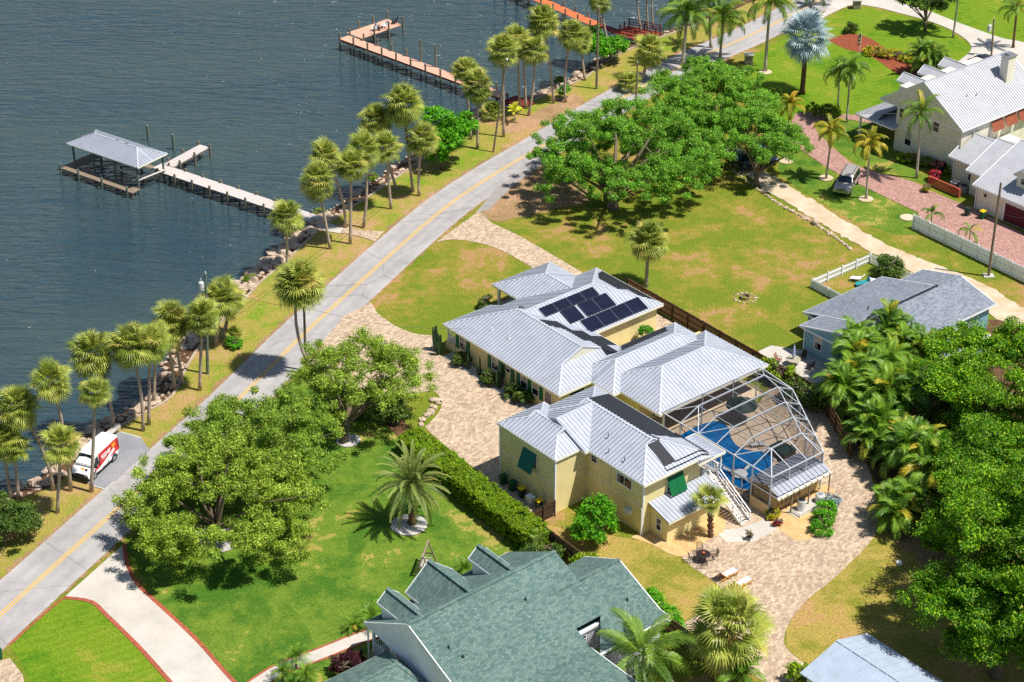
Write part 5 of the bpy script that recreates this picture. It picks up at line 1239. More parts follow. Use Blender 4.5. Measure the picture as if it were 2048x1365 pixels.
board_fence(f4, (-5.6, 56.8), (15.5, 55.9), 1.75, 'white', pitch=0.175, w=0.15, postmat='white', post=2.4, rails=(0.25, 0.95, 1.6), ph=0.08)
f5 = thing('picket_fence', uv(-3.2, 38), 'low white picket fence round the little side yard of the blue bungalow', 'fence')
for a_, c_ in (((-3.2, 38.0), (-3.2, 46.9)), ((-3.2, 46.9), (2.6, 46.9))): board_fence(f5, a_, c_, 1.05, 'white', pitch=0.16, w=0.085, postmat='white', post=2.2, rails=(0.3, 0.85), ph=0.15)
f6 = thing('white_panel_fence', uv(-1, 37.8), 'solid white low panel fence at the near end of the side yard', 'fence')
board_fence(f6, (-3.2, 37.9), (1.6, 37.7), 1.05, 'white', pitch=0.2, w=0.198, postmat='white', post=2.4, rails=(0.2, 0.9), ph=0.1)
# ================================================================ utility poles and wires
POLES = {}
def pole(key, bx, by, tx, ty, label, r=0.16, extra=None, mat='pole'):
    p = gp(bx, by); t = at_y(tx, ty, p.y)
    o = thing('utility_pole', p, label, 'utility pole', 'utility poles')
    m_ = MB(); m_.tube([p - Vector((0, 0, 0.3)), (p + t) / 2, t], [r, r * 0.88, r * 0.75], 10); m_.build('shaft', MT[mat], o)
    POLES[key] = t
    m_ = MB(); m_.cyl((t.x, t.y, t.z), 0.05, 0.22, 8); m_.build('insulator', MT['white'], o)
    if extra == 'transformer':
        m_ = MB(); m_.lathe([(0.24, 0), (0.27, 0.05), (0.27, 0.8), (0.2, 0.9)], (t.x - 0.48, t.y - 0.1, t.z - 1.7), 14); m_.cyl((t.x - 0.48, t.y - 0.1, t.z - 0.8), 0.05, 0.35, 8); m_.build('transformer', MT['acwhite'], o)
        m_ = MB(); m_.beam((t.x - 0.3, t.y, t.z - 1.2), (t.x, t.y, t.z - 1.2), 0.08, 0.08); m_.beam((t.x, t.y, t.z - 0.7), (t.x + 0.5, t.y, t.z - 0.6), 0.06, 0.06); m_.build('bracket', MT['steel'], o)
    if extra == 'lamp':
        m_ = MB(); m_.beam((t.x, t.y, t.z - 0.1), (t.x + 0.1, t.y - 0.3, t.z + 0.2), 0.16, 0.16); m_.build('lamp_head', MT['acwhite'], o)
    if extra == 'arm':
        m_ = MB(); m_.beam((t.x - 0.9, t.y, t.z - 0.3), (t.x + 0.9, t.y, t.z - 0.3), 0.1, 0.1); m_.build('cross_arm', MT['pole'], o)
    return o
pole('a', 415, 748, 411, 548, 'pole with white transformer drum among palms by the river', extra='transformer', mat='pile_green')
pole('b', 612, 742, 608, 614, 'short dark pole beside the road behind the oak', 0.15)
pole('c', 1193, 178, 1197, 14, 'tall pale wooden pole by the sea wall in front of the orange dock')
pole('d', 986, 305, 1013, 120, 'leaning thin wooden pole with lamp beside cabbage palms', 0.12, 'lamp')
pole('e', 1977, 553, 2002, 366, 'weathered pole in front of the white vinyl fence')
pole('f', 1272, 205, 1275, 126, 'short bare wooden post rising behind the big oak', 0.12)
pole('g', 1983, 112, 1988, 38, 'dark pole with transformer beside the concrete driveway at top right', 0.14, 'transformer')
m_ = MB(); c = POLES['e']; p_ = gp(1977, 553); m_.box((p_.x, p_.y, 0.06), (1.1, 0.9, 0.12)); m_.build('concrete_collar', MT['concrete'], [o for o in bpy.data.objects if o.get('label', '').startswith('weathered pole')][0])
def wire(label, pts, sag=0.6, r=0.022):
    o_pts = []
    for p, q in zip(pts[:-1], pts[1:]):
        for i in range(13):
            t = i / 12; o_pts.append(p.lerp(q, t) - Vector((0, 0, sag * 4 * t * (1 - t))))
    m_ = MB(); m_.tube(o_pts, r, 4, False)
    return tag(m_.build('power_line', MT['wire']), label, 'power line')
off = gp(-260, 1180) + Vector((0, 0, 9.0))
wire('overhead wire running along the palms towards the lower left corner', [off, POLES['a'], POLES['d'], POLES['c'], POLES['c'] + Vector((30, 40, 0.5))])
wire('lower overhead wire parallel to the river bank', [off - Vector((0, 0, 1.1)), POLES['a'] - Vector((0, 0, 1.3)), POLES['d'] - Vector((0, 0, 1.0)), POLES['c'] - Vector((0, 0, 1.2))])
wire('wire crossing the road from the transformer pole', [POLES['a'] - Vector((0, 0, 0.5)), POLES['b']], 0.8, 0.02)
wire('wire from the short road pole to the yellow house', [POLES['b'], uv(-15.0, 1.0, 3.3)], 0.8, 0.016)
wire('service wire over the pink brick driveway', [at_y(1600, 252, 226), at_y(1830, 370, 212), POLES['e'] - Vector((0, 0, 3.5)), POLES['e'] + Vector((30, -12, -3))], 0.5, 0.018)
# ================================================================ palms
def fan_frond(seed, mat, pet=0.75, blade=1.0, n=20, droop=0.45, spread=130, w=0.075, name='frond'):
    r = np.random.default_rng(seed); m_ = MB()
    m_.beam((0, 0, 0), (pet, 0, 0), 0.035, 0.03)
    for i in range(n):
        th = R(-spread + 2 * spread * (i + 0.5) / n) * (1 + r.uniform(-.03, .03)); L = blade * (0.72 + 0.28 * math.cos(th * 0.6)) * r.uniform(0.88, 1.05)
        d = Vector((math.cos(th), math.sin(th), 0)); s = Vector((-d.y, d.x, 0)); h = Vector((pet, 0, 0))
        lift = 0.16 * abs(math.sin(th)); k = droop * r.uniform(0.6, 1.4)
        a = h + d * 0.06; b1 = h + d * L * 0.55 + Vector((0, 0, lift * L - 0.05 * k)); tip = h + d * L * (0.97 - 0.15 * k) + Vector((0, 0, lift * L * 0.8 - 0.5 * k * L))
        m_.add([a - s * .02, a + s * .02, b1 + s * w / 2, b1 - s * w / 2, tip], [(0, 1, 2, 3), (3, 2, 4)])
    return m_.mesh(name, mat)
def feather_frond(seed, mat, L=2.6, rise=0.3, droop=1.5, leaf=0.6, n=26, w=0.06, hang=0.5, vee=0.1, name='frond', bare=0.12):
    """rachis along +x that arches over; leaflets either side"""
    r = np.random.default_rng(seed); m_ = MB(); P = [Vector((0, 0, 0))]; K = 12; ang = rise
    for i in range(K):
        t = (i + 0.5) / K; ang = rise - droop * t ** 1.6; P.append(P[-1] + Vector((math.cos(ang), 0, math.sin(ang))) * (L / K))
    m_.tube(P, [0.035 * L / 2.5 * (1 - 0.8 * i / K) for i in range(K + 1)], 3, False)
    for i in range(n):
        t = bare + (1 - bare) * (i + 0.3) / n; x = t * K; k = min(int(x), K - 1); c = P[k].lerp(P[k + 1], x - k); tan = (P[k + 1] - P[k]).normalized(); up = Vector((-tan.z, 0, tan.x))
        l = leaf * (math.sin(math.pi * (0.14 + 0.8 * t)) ** 0.7) * r.uniform(0.85, 1.1)
        for s in (-1, 1):
            d = (tan * (0.55 + 0.5 * t) + Vector((0, s, 0)) * (1.0 - 0.4 * t) + up * (vee + r.uniform(-.12, .12))).normalized()
            m1 = c + d * l * 0.5; tip = c + d * l * 0.92 + Vector((0, 0, -hang * l * r.uniform(.7, 1.2))); q = tan * (w / 2)
            m_.add([c - q * .5, c + q * .5, m1 + q, m1 - q, tip], [(0, 1, 2, 3), (3, 2, 4)])
    return m_.mesh(name, mat)
SABAL = [fan_frond(s, MT['sabal'], 0.75 + 0.14 * (s % 3), 1.1, 24, droop=0.3 + 0.2 * (s % 3), w=0.085) for s in range(5)]
SDRY = [fan_frond(40 + s, MT['sabal_dry'], 0.5, 0.85, 14, 0.9) for s in range(2)]
BIGFAN = [fan_frond(70 + s, MT['sabal'], 1.15, 0.95, 24, 0.5 + 0.2 * s, 140, 0.085) for s in range(3)]
BISM = [fan_frond(60 + s, MT['silver'], 1.35, 1.35, 24, 0.25, 140, 0.11) for s in range(3)]
ROYAL = [feather_frond(80 + s, MT['royal'], 3.6, 0.3, 1.7 + 0.25 * s, 0.8, 36, 0.1, 0.75) for s in range(3)]
FOX = [feather_frond(90 + s, MT['royal'], 2.5, 0.35, 1.9 + 0.3 * s, 0.62, 30, 0.09, 0.55) for s in range(3)]
GOLD = [feather_frond(100 + s, MT['golden'], 2.5, 0.35, 1.9 + 0.3 * s, 0.62, 30, 0.09, 0.6) for s in range(3)]
DATE = [feather_frond(110 + s, MT['date'], 3.3, 0.2, 1.0 + 0.2 * s, 0.42, 52, 0.05, 0.12, 0.3) for s in range(3)]
COCO = [feather_frond(120 + s, MT['royal'], 3.9, 0.15, 1.2 + 0.3 * s, 0.95, 44, 0.08, 0.7) for s in range(3)]
ARECA = [feather_frond(130 + s, MT['areca'], 2.1, 0.3, 1.4 + 0.3 * s, 0.75, 24, 0.1, 0.3, 0.3) for s in range(3)]
SMALLP = [feather_frond(140 + s, MT['areca'], 1.2, 0.3, 1.6, 0.4, 18, 0.045, 0.3) for s in range(2)]
YELP = [feather_frond(150, MT['yellowpalm'], 1.5, 0.3, 1.2, 0.5, 10, 0.16, 0.2)]
_tr = {}
def crown(o, hub, meshes, n, e_hi, e_lo, sc, power=1.0, name='frond', jit=0.18, seed=0):
    r = np.random.default_rng(seed + 17)
    for i in range(n):
        t = (i + 0.5) / n; el = R(e_hi + (e_lo - e_hi) * t ** power) + r.uniform(-.12, .12); az = 2.39996 * i + r.uniform(-.25, .25) + seed
        s = sc * r.uniform(0.88, 1.1)
        put(name, meshes[int(r.integers(len(meshes)))], o, mw=Matrix.Translation(hub) @ Matrix.Rotation(az, 4, 'Z') @ Matrix.Rotation(-el, 4, 'Y') @ Matrix.Rotation(r.uniform(-.35, .35), 4, 'X') @ Matrix.Scale(s, 4))
def trunk(o, hub, r0, r1, mat, bend=(0, 0), k=7, name='trunk', flare=1.3, n=9):
    pts, rad = [], []
    for i in range(k + 1):
        t = i / k; b_ = 4 * t * (1 - t); pts.append(Vector((hub.x * t + bend[0] * b_, hub.y * t + bend[1] * b_, -0.15 + (hub.z + 0.15) * t))); rad.append((r0 + (r1 - r0) * t) * (flare if i == 0 else 1))
    m_ = MB(); m_.tube(pts, rad, n); return m_.build(name, MT[mat], o, False, True)
_ps = [0]
def sabal(bx, by, cx, cy, label, sc=1.0, n=34, group='cabbage palms along the river bank', bend=0.0, r=0.165, dry=4, depth=0.0, fans=None):
    _ps[0] += 1; sd = _ps[0]
    p = gp(bx, by); hub = at_y(cx, cy + 2, p.y + depth) - p
    o = thing('cabbage_palm', p, label, 'palm tree', group)
    trunk(o, hub, r, r * 0.85, 'trunkpalm', (bend, 0))
    sc = sc * (0.9 + 0.22 * ((sd * 37) % 10) / 10); lo = -45 - ((sd * 53) % 32); n = int(n * (0.75 + 0.4 * ((sd * 29) % 7) / 7)); dry = dry + (sd * 5) % 6 if dry else 0
    crown(o, hub, fans or SABAL, int(n * (1.5 if not fans else 1)), 88, lo, sc * 1.12, 0.85, seed=sd)
    if dry: crown(o, hub - Vector((0, 0, 0.1)), SDRY, dry, -55, -80, sc * 0.85, 1, 'dry_frond', seed=sd + 3)
    m_ = MB(); m_.tube([hub - Vector((0, 0, 0.9)), hub - Vector((0, 0, 0.35)), hub + Vector((0, 0, 0.1))], [r, r * 1.45, r * 0.6], 8); m_.build('boot', MT['trunkdark'], o, False)
    return o
sabal(22, 996, 4, 880, 'leftmost of the cabbage palms, cut by the left picture edge', 1.0)
sabal(37, 996, 28, 893, 'cabbage palm with hanging fronds second from the left edge by the river', 0.85, 20)
sabal(107, 981, 34, 812, 'strongly leaning cabbage palm left of the parked van', 1.25, 36, bend=0.6)
sabal(141, 982, 104, 762, 'tall cabbage palm with reddish boot and few fronds near the van', 1.0, 22, bend=0.3)
sabal(114, 1026, 122, 888, 'straight cabbage palm in front of the van nose with sparse crown', 1.0, 20)
sabal(182, 984, 191, 782, 'slender cabbage palm standing right in front of the van', 0.85, 22)
sabal(228, 859, 185, 706, 'round-crowned cabbage palm leaning over the water above the van', 1.2, 36, bend=0.4)
sabal(286, 862, 262, 692, 'front palm of the close pair on the grass above the parking pad', 1.2, 32, bend=0.3)
sabal(297, 850, 300, 683, 'rear palm of the close pair on the grass above the parking pad', 1.1, 30)
sabal(307, 805, 312, 676, 'palm rooted in the boulders behind the close pair', 1.0, 26)
sabal(351, 778, 334, 668, 'short palm at the boulder edge left of the transformer pole', 1.0, 26)
sabal(366, 769, 345, 640, 'palm between boulders just left of the transformer pole', 1.15, 34)
sabal(399, 781, 404, 632, 'palm standing directly in front of the transformer pole', 1.1, 30)
sabal(432, 690, 441, 598, 'bushy palm just right of the transformer pole', 1.1, 34, r=0.2)
sabal(446, 676, 462, 602, 'low palm behind the transformer pole by the rocks', 0.95, 26, r=0.2)
sabal(574, 536, 574, 432, 'lone palm beside the boulders left of the grey dock landing', 1.1)
sabal(628, 748, 597, 568, 'palm with curved trunk standing at the road edge behind the oak', 1.3, 44, 'cabbage palms along the river bank', bend=-0.9, dry=8)
sabal(661, 498, 636, 360, 'palm in the grass at the shore end of the grey dock', 1.15)
sabal(692, 456, 652, 312, 'leaning palm behind the dock landing, river side', 1.1, bend=0.5)
sabal(700, 488, 703, 330, 'straight palm nearest the road at the dock landing', 1.15, 36)
sabal(726, 456, 728, 297, 'palm with kinked base beside the dock landing path', 1.1, bend=0.35)
sabal(782, 418, 772, 294, 'palm with full crown on the verge above the dock landing', 1.1)
sabal(793, 379, 754, 240, 'dark-crowned palm behind others, nearest the water above the dock landing', 1.25, 36)
sabal(826, 384, 806, 208, 'tall palm left of the bright green sea grape tree', 1.25, 36)
sabal(838, 392, 845, 276, 'shorter palm in front of the bright green sea grape tree', 1.1, bend=-0.2)
sabal(942, 279, 931, 140, 'palm overlapping the salmon dock, left of the pair', 1.0)
sabal(955, 297, 954, 170, 'palm overlapping the salmon dock, right of the pair', 1.05, dry=6)
sabal(1007, 274, 1006, 100, 'dark round-crowned palm beside the leaning lamp pole', 1.15, 38)
sabal(1040, 222, 1034, 78, 'rear palm of the group of four at the salmon dock landing', 1.1)
sabal(1052, 218, 1046, 92, 'middle palm of the group of four at the salmon dock landing', 1.0)
sabal(1056, 232, 1068, 102, 'front right palm of the group of four at the salmon dock landing', 1.05, bend=0.3)
sabal(1107, 207, 1086, 44, 'tall dark palm on the sea wall below the orange dock', 1.2, 38, bend=0.2)
sabal(1131, 205, 1144, 66, 'yellowish palm with S-shaped trunk on the sea wall', 1.15, dry=8, bend=-0.4)
sabal(1170, 161, 1160, 78, 'short yellowish palm at the bend of the sea wall', 0.95, dry=8)
sabal(1284, 160, 1300, 100, 'thick drooping palm beside the road at the paver turnout', 1.25, 44, dry=14, r=0.22)
sabal(1222, 118, 1199, 2, 'palm whose crown touches the top edge behind the tall pole', 1.0)
sabal(1283, 70, 1268, -40, 'left of three thin trunks rising out of the top edge', 1.0, 10, r=0.13)
sabal(1296, 64, 1292, -40, 'middle of three thin trunks rising out of the top edge', 1.0, 10, r=0.13)
sabal(1306, 56, 1302, -40, 'right of three thin trunks rising out of the top edge', 1.0, 10, r=0.13)
sabal(1292, 574, 1297, 482, 'lone palm in the empty lot beside the brown board fence', 1.35, 42, 'palms in the gardens', dry=12, r=0.2)
sabal(1452, 1352, 1456, 1258, 'big fan palm beside the paver patio at the bottom', 1.6, 44, 'palms in the gardens', dry=6, r=0.26, fans=BIGFAN)
def stub_trunk(o, hub, r):
    trunk(o, hub, r, r * 0.8, 'trunkdark')
    for i in range(40):
        t = (i + .5) / 40; a = 2.4 * i; c = hub * t; m_ = MB(); m_.beam(c + Vector((math.cos(a), math.sin(a), 0)) * r * .8, c + Vector((math.cos(a), math.sin(a), .9)) * r * 1.35, 0.1, 0.06); m_.build('leaf_stub', MT['trunkdark'], o, False)
p_ = gp(1421, 1074); o_ = thing('fan_palm', p_, 'small fan palm with rough stubby trunk beside the outside stair', 'palm tree', 'palms in the gardens'); h_ = at_y(1420, 1004, p_.y) - p_
stub_trunk(o_, h_, 0.22); crown(o_, h_, SABAL, 15, 80, -25, 1.0, seed=5)
for (x, y, lb, sc) in ((1258, 180, 'dark low palmetto clump beside the road behind the big oak', 1.2), (985, 235, 'palmetto clump behind the leaning lamp pole', 1.1), (470, 684, 'low palmetto clump at the foot of palms by the rocks', 0.7), (1500, 196, 'palmetto clump at the edge of the second oak', 0.9)):
    p_ = gp(x, y); o_ = thing('palmetto', p_, lb, 'palmetto', 'palmettos'); crown(o_, Vector((0, 0, 0.5)), SABAL, 22, 85, -10, sc, seed=x)
    m_ = MB(); m_.cyl((0, 0, -0.1), 0.2, 0.6, 8); m_.build('stem', MT['trunkdark'], o_, False)
def feather(bx, by, cx, cy, meshes, n, sc, label, e=(80, -30), r=0.14, mat='trunkgrey', shaft=True, group='palms in the gardens', name='feather_palm', bend=0.0):
    _ps[0] += 1; p = gp(bx, by); hub = at_y(cx, cy, p.y) - p; o = thing(name, p, label, 'palm tree', group)
    if hub.z > 0.3: trunk(o, hub, r, r * 0.75, mat, (bend, 0), flare=1.5)
    crown(o, hub, meshes, n, e[0], e[1], sc, 0.9, seed=_ps[0])
    if shaft: m_ = MB(); m_.tube([hub - Vector((0, 0, 0.9)), hub - Vector((0, 0, 0.3)), hub + Vector((0, 0, 0.25))], [r * .8, r * 1.1, r * .5], 8); m_.build('crownshaft', MT['shaft'], o, False)
    return o
feather(1365, 130, 1374, 32, ROYAL, 22, 1.3, 'huge royal palm at the roadside near the top', r=0.24)
feather(1440, 118, 1446, 36, ROYAL, 20, 1.2, 'royal palm just right of the huge one at the top', r=0.2)
feather(1530, 143, 1540, 6, ROYAL, 20, 1.2, 'royal palm with pale straight trunk left of the silver palm', r=0.22)
feather(1422, 96, 1418, 2, ROYAL, 12, 1.0, 'royal palm crown at the top edge behind the huge one', r=0.2)
feather(1620, 12, 1640, -22, ROYAL, 12, 0.9, 'royal palm whose fronds hang in from the top edge', r=0.2)
feather(1675, 235, 1679, 146, FOX, 15, 1.05, 'left foxtail palm of the pair on the bright lawn', r=0.12)
feather(1693, 245, 1701, 138, FOX, 17, 1.15, 'right foxtail palm of the pair on the bright lawn', r=0.13)
feather(1576, 288, 1580, 212, GOLD, 15, 1.0, 'golden palm at the edge of the second oak beside the pink driveway', r=0.12)
feather(1652, 358, 1664, 262, GOLD, 17, 1.05, 'golden palm standing left of the parked silver SUV', r=0.13)
feather(1732, 398, 1740, 288, GOLD, 18, 1.1, 'golden palm standing right of the parked silver SUV', r=0.14)
feather(1833, 357, 1843, 226, ROYAL, 15, 0.85, 'palm with drooping fronds against the cream gable wall', r=0.16)
feather(2026, 96, 2034, 18, ROYAL, 14, 0.8, 'dark palm at the top right corner', r=0.18, mat='trunkdark')
feather(1906, 76, 1920, -30, ROYAL, 8, 0.9, 'bare palm trunk crossing the top edge beside the driveway', r=0.14)
feather(1862, 456, 1864, 428, FOX, 7, 0.75, 'small arching palm at the end of the white vinyl fence', r=0.08)
feather(1938, 490, 1941, 462, FOX, 6, 0.75, 'small arching palm behind the middle of the white vinyl fence', r=0.07)
feather(1028, 246, 1029, 226, YELP, 9, 1.0, 'bright yellow young palm on the bank by the salmon dock', (80, 10), 0.08, shaft=False)
feather(824, 1048, 822, 968, DATE, 60, 1.2, 'date palm in a white stone ring on the green lawn', (85, -52), 0.34, 'trunkdark', False, name='date_palm')
feather(1288, 1372, 1286, 1308, COCO, 16, 1.2, 'coconut palm at the bottom edge beside the green roof', (75, -25), 0.16, shaft=False, name='coconut_palm')
feather(1480, 1385, 1482, 1352, ARECA, 14, 1.15, 'feathery palm at the bottom edge right of the big fan palm', (80, -10), 0.1, shaft=False)
for i, (x, y, s_, lb) in enumerate(((565, 1345, .8, 'leftmost'), (592, 1318, .95, 'tallest'), (612, 1350, .85, 'rightmost'))):
    feather(x, y + 22, x, y, SMALLP, 18, s_ * 1.3, lb + ' of three pygmy palms beside the garden path', (80, -20), 0.09, 'trunkdark', False, 'pygmy date palms', 'pygmy_palm')
feather(738, 1250, 742, 1236, SMALLP, 16, 1.35, 'small feathery palm at the porch corner of the green-roofed house', (80, -15), 0.08, 'trunkdark', False, name='pygmy_palm')
feather(930, 1150, 930, 1140, SMALLP, 16, 1.2, 'spiky cycad between two green dormers', (80, 0), 0.1, 'trunkdark', False, name='cycad')
feather(705, 1262, 706, 1252, SMALLP, 12, 0.9, 'low dark cycad beside the path near the porch', (80, 0), 0.1, 'trunkdark', False, name='cycad')
p_ = gp(1604, 188); o_ = thing('bismarck_palm', p_, 'silver-blue fan palm on the bright lawn', 'palm tree', 'palms in the gardens'); h_ = at_y(1614, 72, p_.y) - p_
trunk(o_, h_, 0.34, 0.27, 'trunkdark'); crown(o_, h_, BISM, 46, 86, -60, 1.5, 0.85, seed=3)
# clumping palms: many stems from one root
def clump(bx, by, spread, hts, n, meshes, sc, label, group='areca palms on the right', name='areca_palm'):
    _ps[0] += 1; r = np.random.default_rng(_ps[0] + 400); p = gp(bx, by); o = thing(name, p, label, 'palm', group)
    for k in range(n):
        a = 2.4 * k; q = spread * math.sqrt((k + .4) / n); hub = Vector((q * math.cos(a), q * math.sin(a), r.uniform(*hts)))
        m_ = MB(); m_.tube([(hub.x * .35, hub.y * .35, -0.1), (hub.x * .6, hub.y * .6, hub.z * .5), hub], [0.07, 0.06, 0.05], 6); m_.build('stem', MT['shaft'], o, False)
        crown(o, hub, meshes, 13, 80, -35, sc * 1.1, seed=_ps[0] * 7 + k)
clump(1716, 770, 1.4, (2.6, 5.0), 7, ARECA, 1.1, 'areca clump nearest the window of the blue bungalow')
clump(1775, 850, 1.8, (2.2, 4.6), 10, ARECA, 1.2, 'broad areca clump in the heart of the thicket')
clump(1780, 740, 1.2, (3.4, 5.4), 5, ARECA, 1.0, 'slim areca stems against the grey shingle slope')
clump(1742, 800, 2.0, (2.6, 5.2), 11, ARECA, 1.15, 'tall yellow-green areca clump beside the blue bungalow')
clump(1690, 830, 1.5, (1.8, 4.2), 8, ARECA, 1.1, 'areca clump leaning over the board fence')
clump(1822, 770, 1.6, (3.0, 5.2), 6, ARECA, 1.05, 'areca clump in front of the grey shingle roof')
clump(1745, 900, 1.7, (1.6, 4.0), 9, ARECA, 1.1, 'dark areca clump beside the shaded paver path')
clump(1812, 950, 1.8, (1.8, 4.0), 9, ARECA, 1.15, 'areca clump in the shade in the middle of the thicket')
clump(1800, 1050, 1.5, (1.0, 2.8), 8, ARECA, 1.0, 'low areca clump at the lower end of the thicket')
clump(1870, 1000, 1.6, (2.0, 4.2), 7, ARECA, 1.2, 'long-fronded palm clump under the dense right tree')
clump(1852, 150, 1.2, (1.5, 3.2), 9, ROYAL, 0.7, 'bushy date palm clump behind the cream house', 'palms in the gardens', 'clumping_palm')
# ================================================================ broadleaf trees and shrubs
def leaf_cloud(centers, radii, per, size, seed, squash=0.8):
    """small leaf blades (one triangle each) thinning out from clump centres"""
    r = np.random.default_rng(seed); n = len(centers) * per
    C = np.repeat(np.array(centers), per, 0); Rr = np.repeat(np.array(radii), per)
    sq = np.repeat(np.stack([r.uniform(.75, 1.35, len(centers)), r.uniform(.75, 1.35, len(centers)), squash * r.uniform(.7, 1.2, len(centers))], 1), per, 0)
    d = r.normal(size=(n, 3)); d /= np.linalg.norm(d, axis=1)[:, None]
    rad = Rr * (r.uniform(0.1, 1.0, n) ** 0.6) * r.uniform(0.8, 1.25, n)
    P = C + d * rad[:, None] * sq
    nrm = d * 0.7 + r.normal(size=(n, 3)) * 0.55 + np.array([0.2, -0.1, 0.5]); nrm /= np.linalg.norm(nrm, axis=1)[:, None]
    t = np.cross(nrm, r.normal(size=(n, 3))); t /= np.linalg.norm(t, axis=1)[:, None] + 1e-9
    b_ = np.cross(nrm, t); s = 0.86 * size * r.uniform(0.5, 1.5, n)[:, None]
    V = np.stack([P - t * s * .55 - b_ * s * .35, P - t * s * .55 + b_ * s * .35, P + t * s * .75], 1).reshape(-1, 3)
    return V, np.arange(n * 3).reshape(-1, 3)
def scatter(lobes, n, seed, inner=0.75, low=-0.35):
    """clump centres through the outer part of ellipsoid lobes"""
    r = np.random.default_rng(seed); out = []; w = np.array([l[3] * l[4] + l[3] * l[5] for l in lobes]); w = w / w.sum()
    while len(out) < n:
        l = lobes[int(r.choice(len(lobes), p=w))]; d = r.normal(size=3); d /= np.linalg.norm(d)
        if d[2] < low: continue
        k = r.uniform(inner, 1.02)
        p = np.array(l[:3]) + d * np.array(l[3:6]) * k
        if p[2] < 0.35: continue
        out.append(p)
    return out
def tree(name, p, lobes, n, per, size, mat, label, cat='tree', group=None, cr=(0.45, 0.8), trunk_r=0.3, lean=(0, 0), seed=0, inner=0.7, low=-0.4, limbs=10, fork=0.35, bark='bark', squash=0.75, part='crown', subs=1.0):
    o = thing(name, p, label, cat, group); r = np.random.default_rng(seed + 900)
    big = [l for l in lobes if l[3] > 2.3]
    src = lobes
    if big:
        src = [l for l in lobes if l[3] <= 2.3]
        for l in big:
            k = int((l[3] * l[4] + l[3] * l[5] + l[4] * l[5]) / 1.5)
            for _ in range(k):
                d = r.normal(size=3); d /= np.linalg.norm(d)
                if d[2] < -0.25: d[2] *= -0.6
                q = r.uniform(1.0, 1.7) * subs; f = r.uniform(.62, 1.0); src.append([l[0] + d[0] * l[3] * f, l[1] + d[1] * l[4] * f, l[2] + d[2] * l[5] * f, q, q, q * .62])
        low, inner = -0.15, 0.55
    n = int(n * 1.3) if big else n
    cs = scatter(src, n, seed, inner, low); V, F = leaf_cloud(cs, r.uniform(cr[0], cr[1], n), per, size, seed + 1, squash)
    put(part, np_mesh(part, V, F, MT[mat]), o)
    if trunk_r:
        top = Vector(np.mean([l[:3] for l in lobes], 0)); top.z = np.mean([l[2] for l in lobes]); fk = Vector((lean[0], lean[1], top.z * fork))
        m_ = MB(); m_.tube([(0, 0, -0.2), fk * 0.5 + Vector((0, 0, 0.1)), fk], [trunk_r * 1.5, trunk_r, trunk_r * .85], 9)
        idx = r.choice(len(cs), min(limbs, len(cs)), replace=False)
        for i in idx:
            e = Vector(cs[int(i)]); mid = fk.lerp(e, 0.5) + Vector((r.uniform(-.5, .5), r.uniform(-.5, .5), r.uniform(0, .5) + 0.08 * (e - fk).length))
            m_.tube([fk * 0.96, fk.lerp(mid, .55), mid, e], [trunk_r * .6, trunk_r * .42, trunk_r * .28, 0.03], 6, False)
            for j in range(3):
                q = Vector(cs[int(r.integers(len(cs)))])
                if (q - mid).length < 4: m_.tube([mid, mid.lerp(q, .5) + Vector((0, 0, .15)), q], [trunk_r * .22, .05, .02], 5, False)
        m_.build('trunk', MT[bark], o, False, True)
    return o
def lob(*a): return list(a)
def ring(cx, cy, rad, z, r, h, n, ph=0.0, skip=()):
    return [lob(cx + rad * math.cos(ph + 6.2832 * i / n), cy + rad * math.sin(ph + 6.2832 * i / n), z + 0.35 * math.sin(2.3 * i), r, r, h) for i in range(n) if i not in skip]
tree('oak', gp(435, 1079), [lob(0, 0, 6.2, 5.2, 5.2, 2.9)] + ring(0.5, -0.4, 5.6, 3.9, 3.0, 2.1, 9, 0.5) + ring(0.6, -0.2, 6.4, 2.8, 2.4, 1.6, 8, 0.1, (6,)), 330, 300, 0.155, 'oak', 'spreading oak over the white stone ring between road and lawn', group='oaks', trunk_r=0.34, seed=1, limbs=14)
tree('oak', gp(512, 972), [lob(0, 0, 6.0, 4.6, 4.2, 2.8)] + ring(0, 0, 4.9, 3.9, 3.0, 2.0, 8, 0.3), 250, 300, 0.155, 'oak', 'oak just behind the stone-ring oak, touching the road', group='oaks', trunk_r=0.3, seed=2, limbs=12)
tree('oak', gp(685, 886), [lob(1.6, 3.4, 6.0, 4.6, 4.6, 2.3)] + ring(1.6, 3.2, 4.3, 4.6, 2.6, 1.8, 8, 0.2), 150, 280, 0.15, 'oak', 'airy oak in front of the yellow house driveway', group='oaks', trunk_r=0.3, lean=(0.5, 0.8), seed=3, limbs=14, cr=(0.5, 0.85))
tree('oak', gp(1225, 417), [lob(1.5, 3.5, 8.0, 6.4, 6.4, 3.3)] + ring(1.5, 3.2, 7.4, 5.0, 3.7, 2.7, 10, 0.3) + ring(1.0, 2.0, 7.8, 3.4, 2.8, 1.9, 9, 0.0, (6, 7)), 440, 300, 0.165, 'oak2', 'largest oak, in the empty lot beside the road bend', group='oaks', trunk_r=0.55, seed=4, limbs=18)
tree('oak', gp(1425, 312), [lob(0, 3.0, 6.6, 5.4, 6.4, 2.8)] + ring(0, 3.5, 5.4, 5.0, 3.4, 2.4, 9, 0.4) + [lob(-1, 11, 5.0, 4.0, 3.6, 2.6), lob(3.0, 10, 5.0, 3.8, 3.8, 2.4)], 320, 300, 0.165, 'oak2', 'oak behind the largest one at the lane entrance', group='oaks', trunk_r=0.4, seed=5)
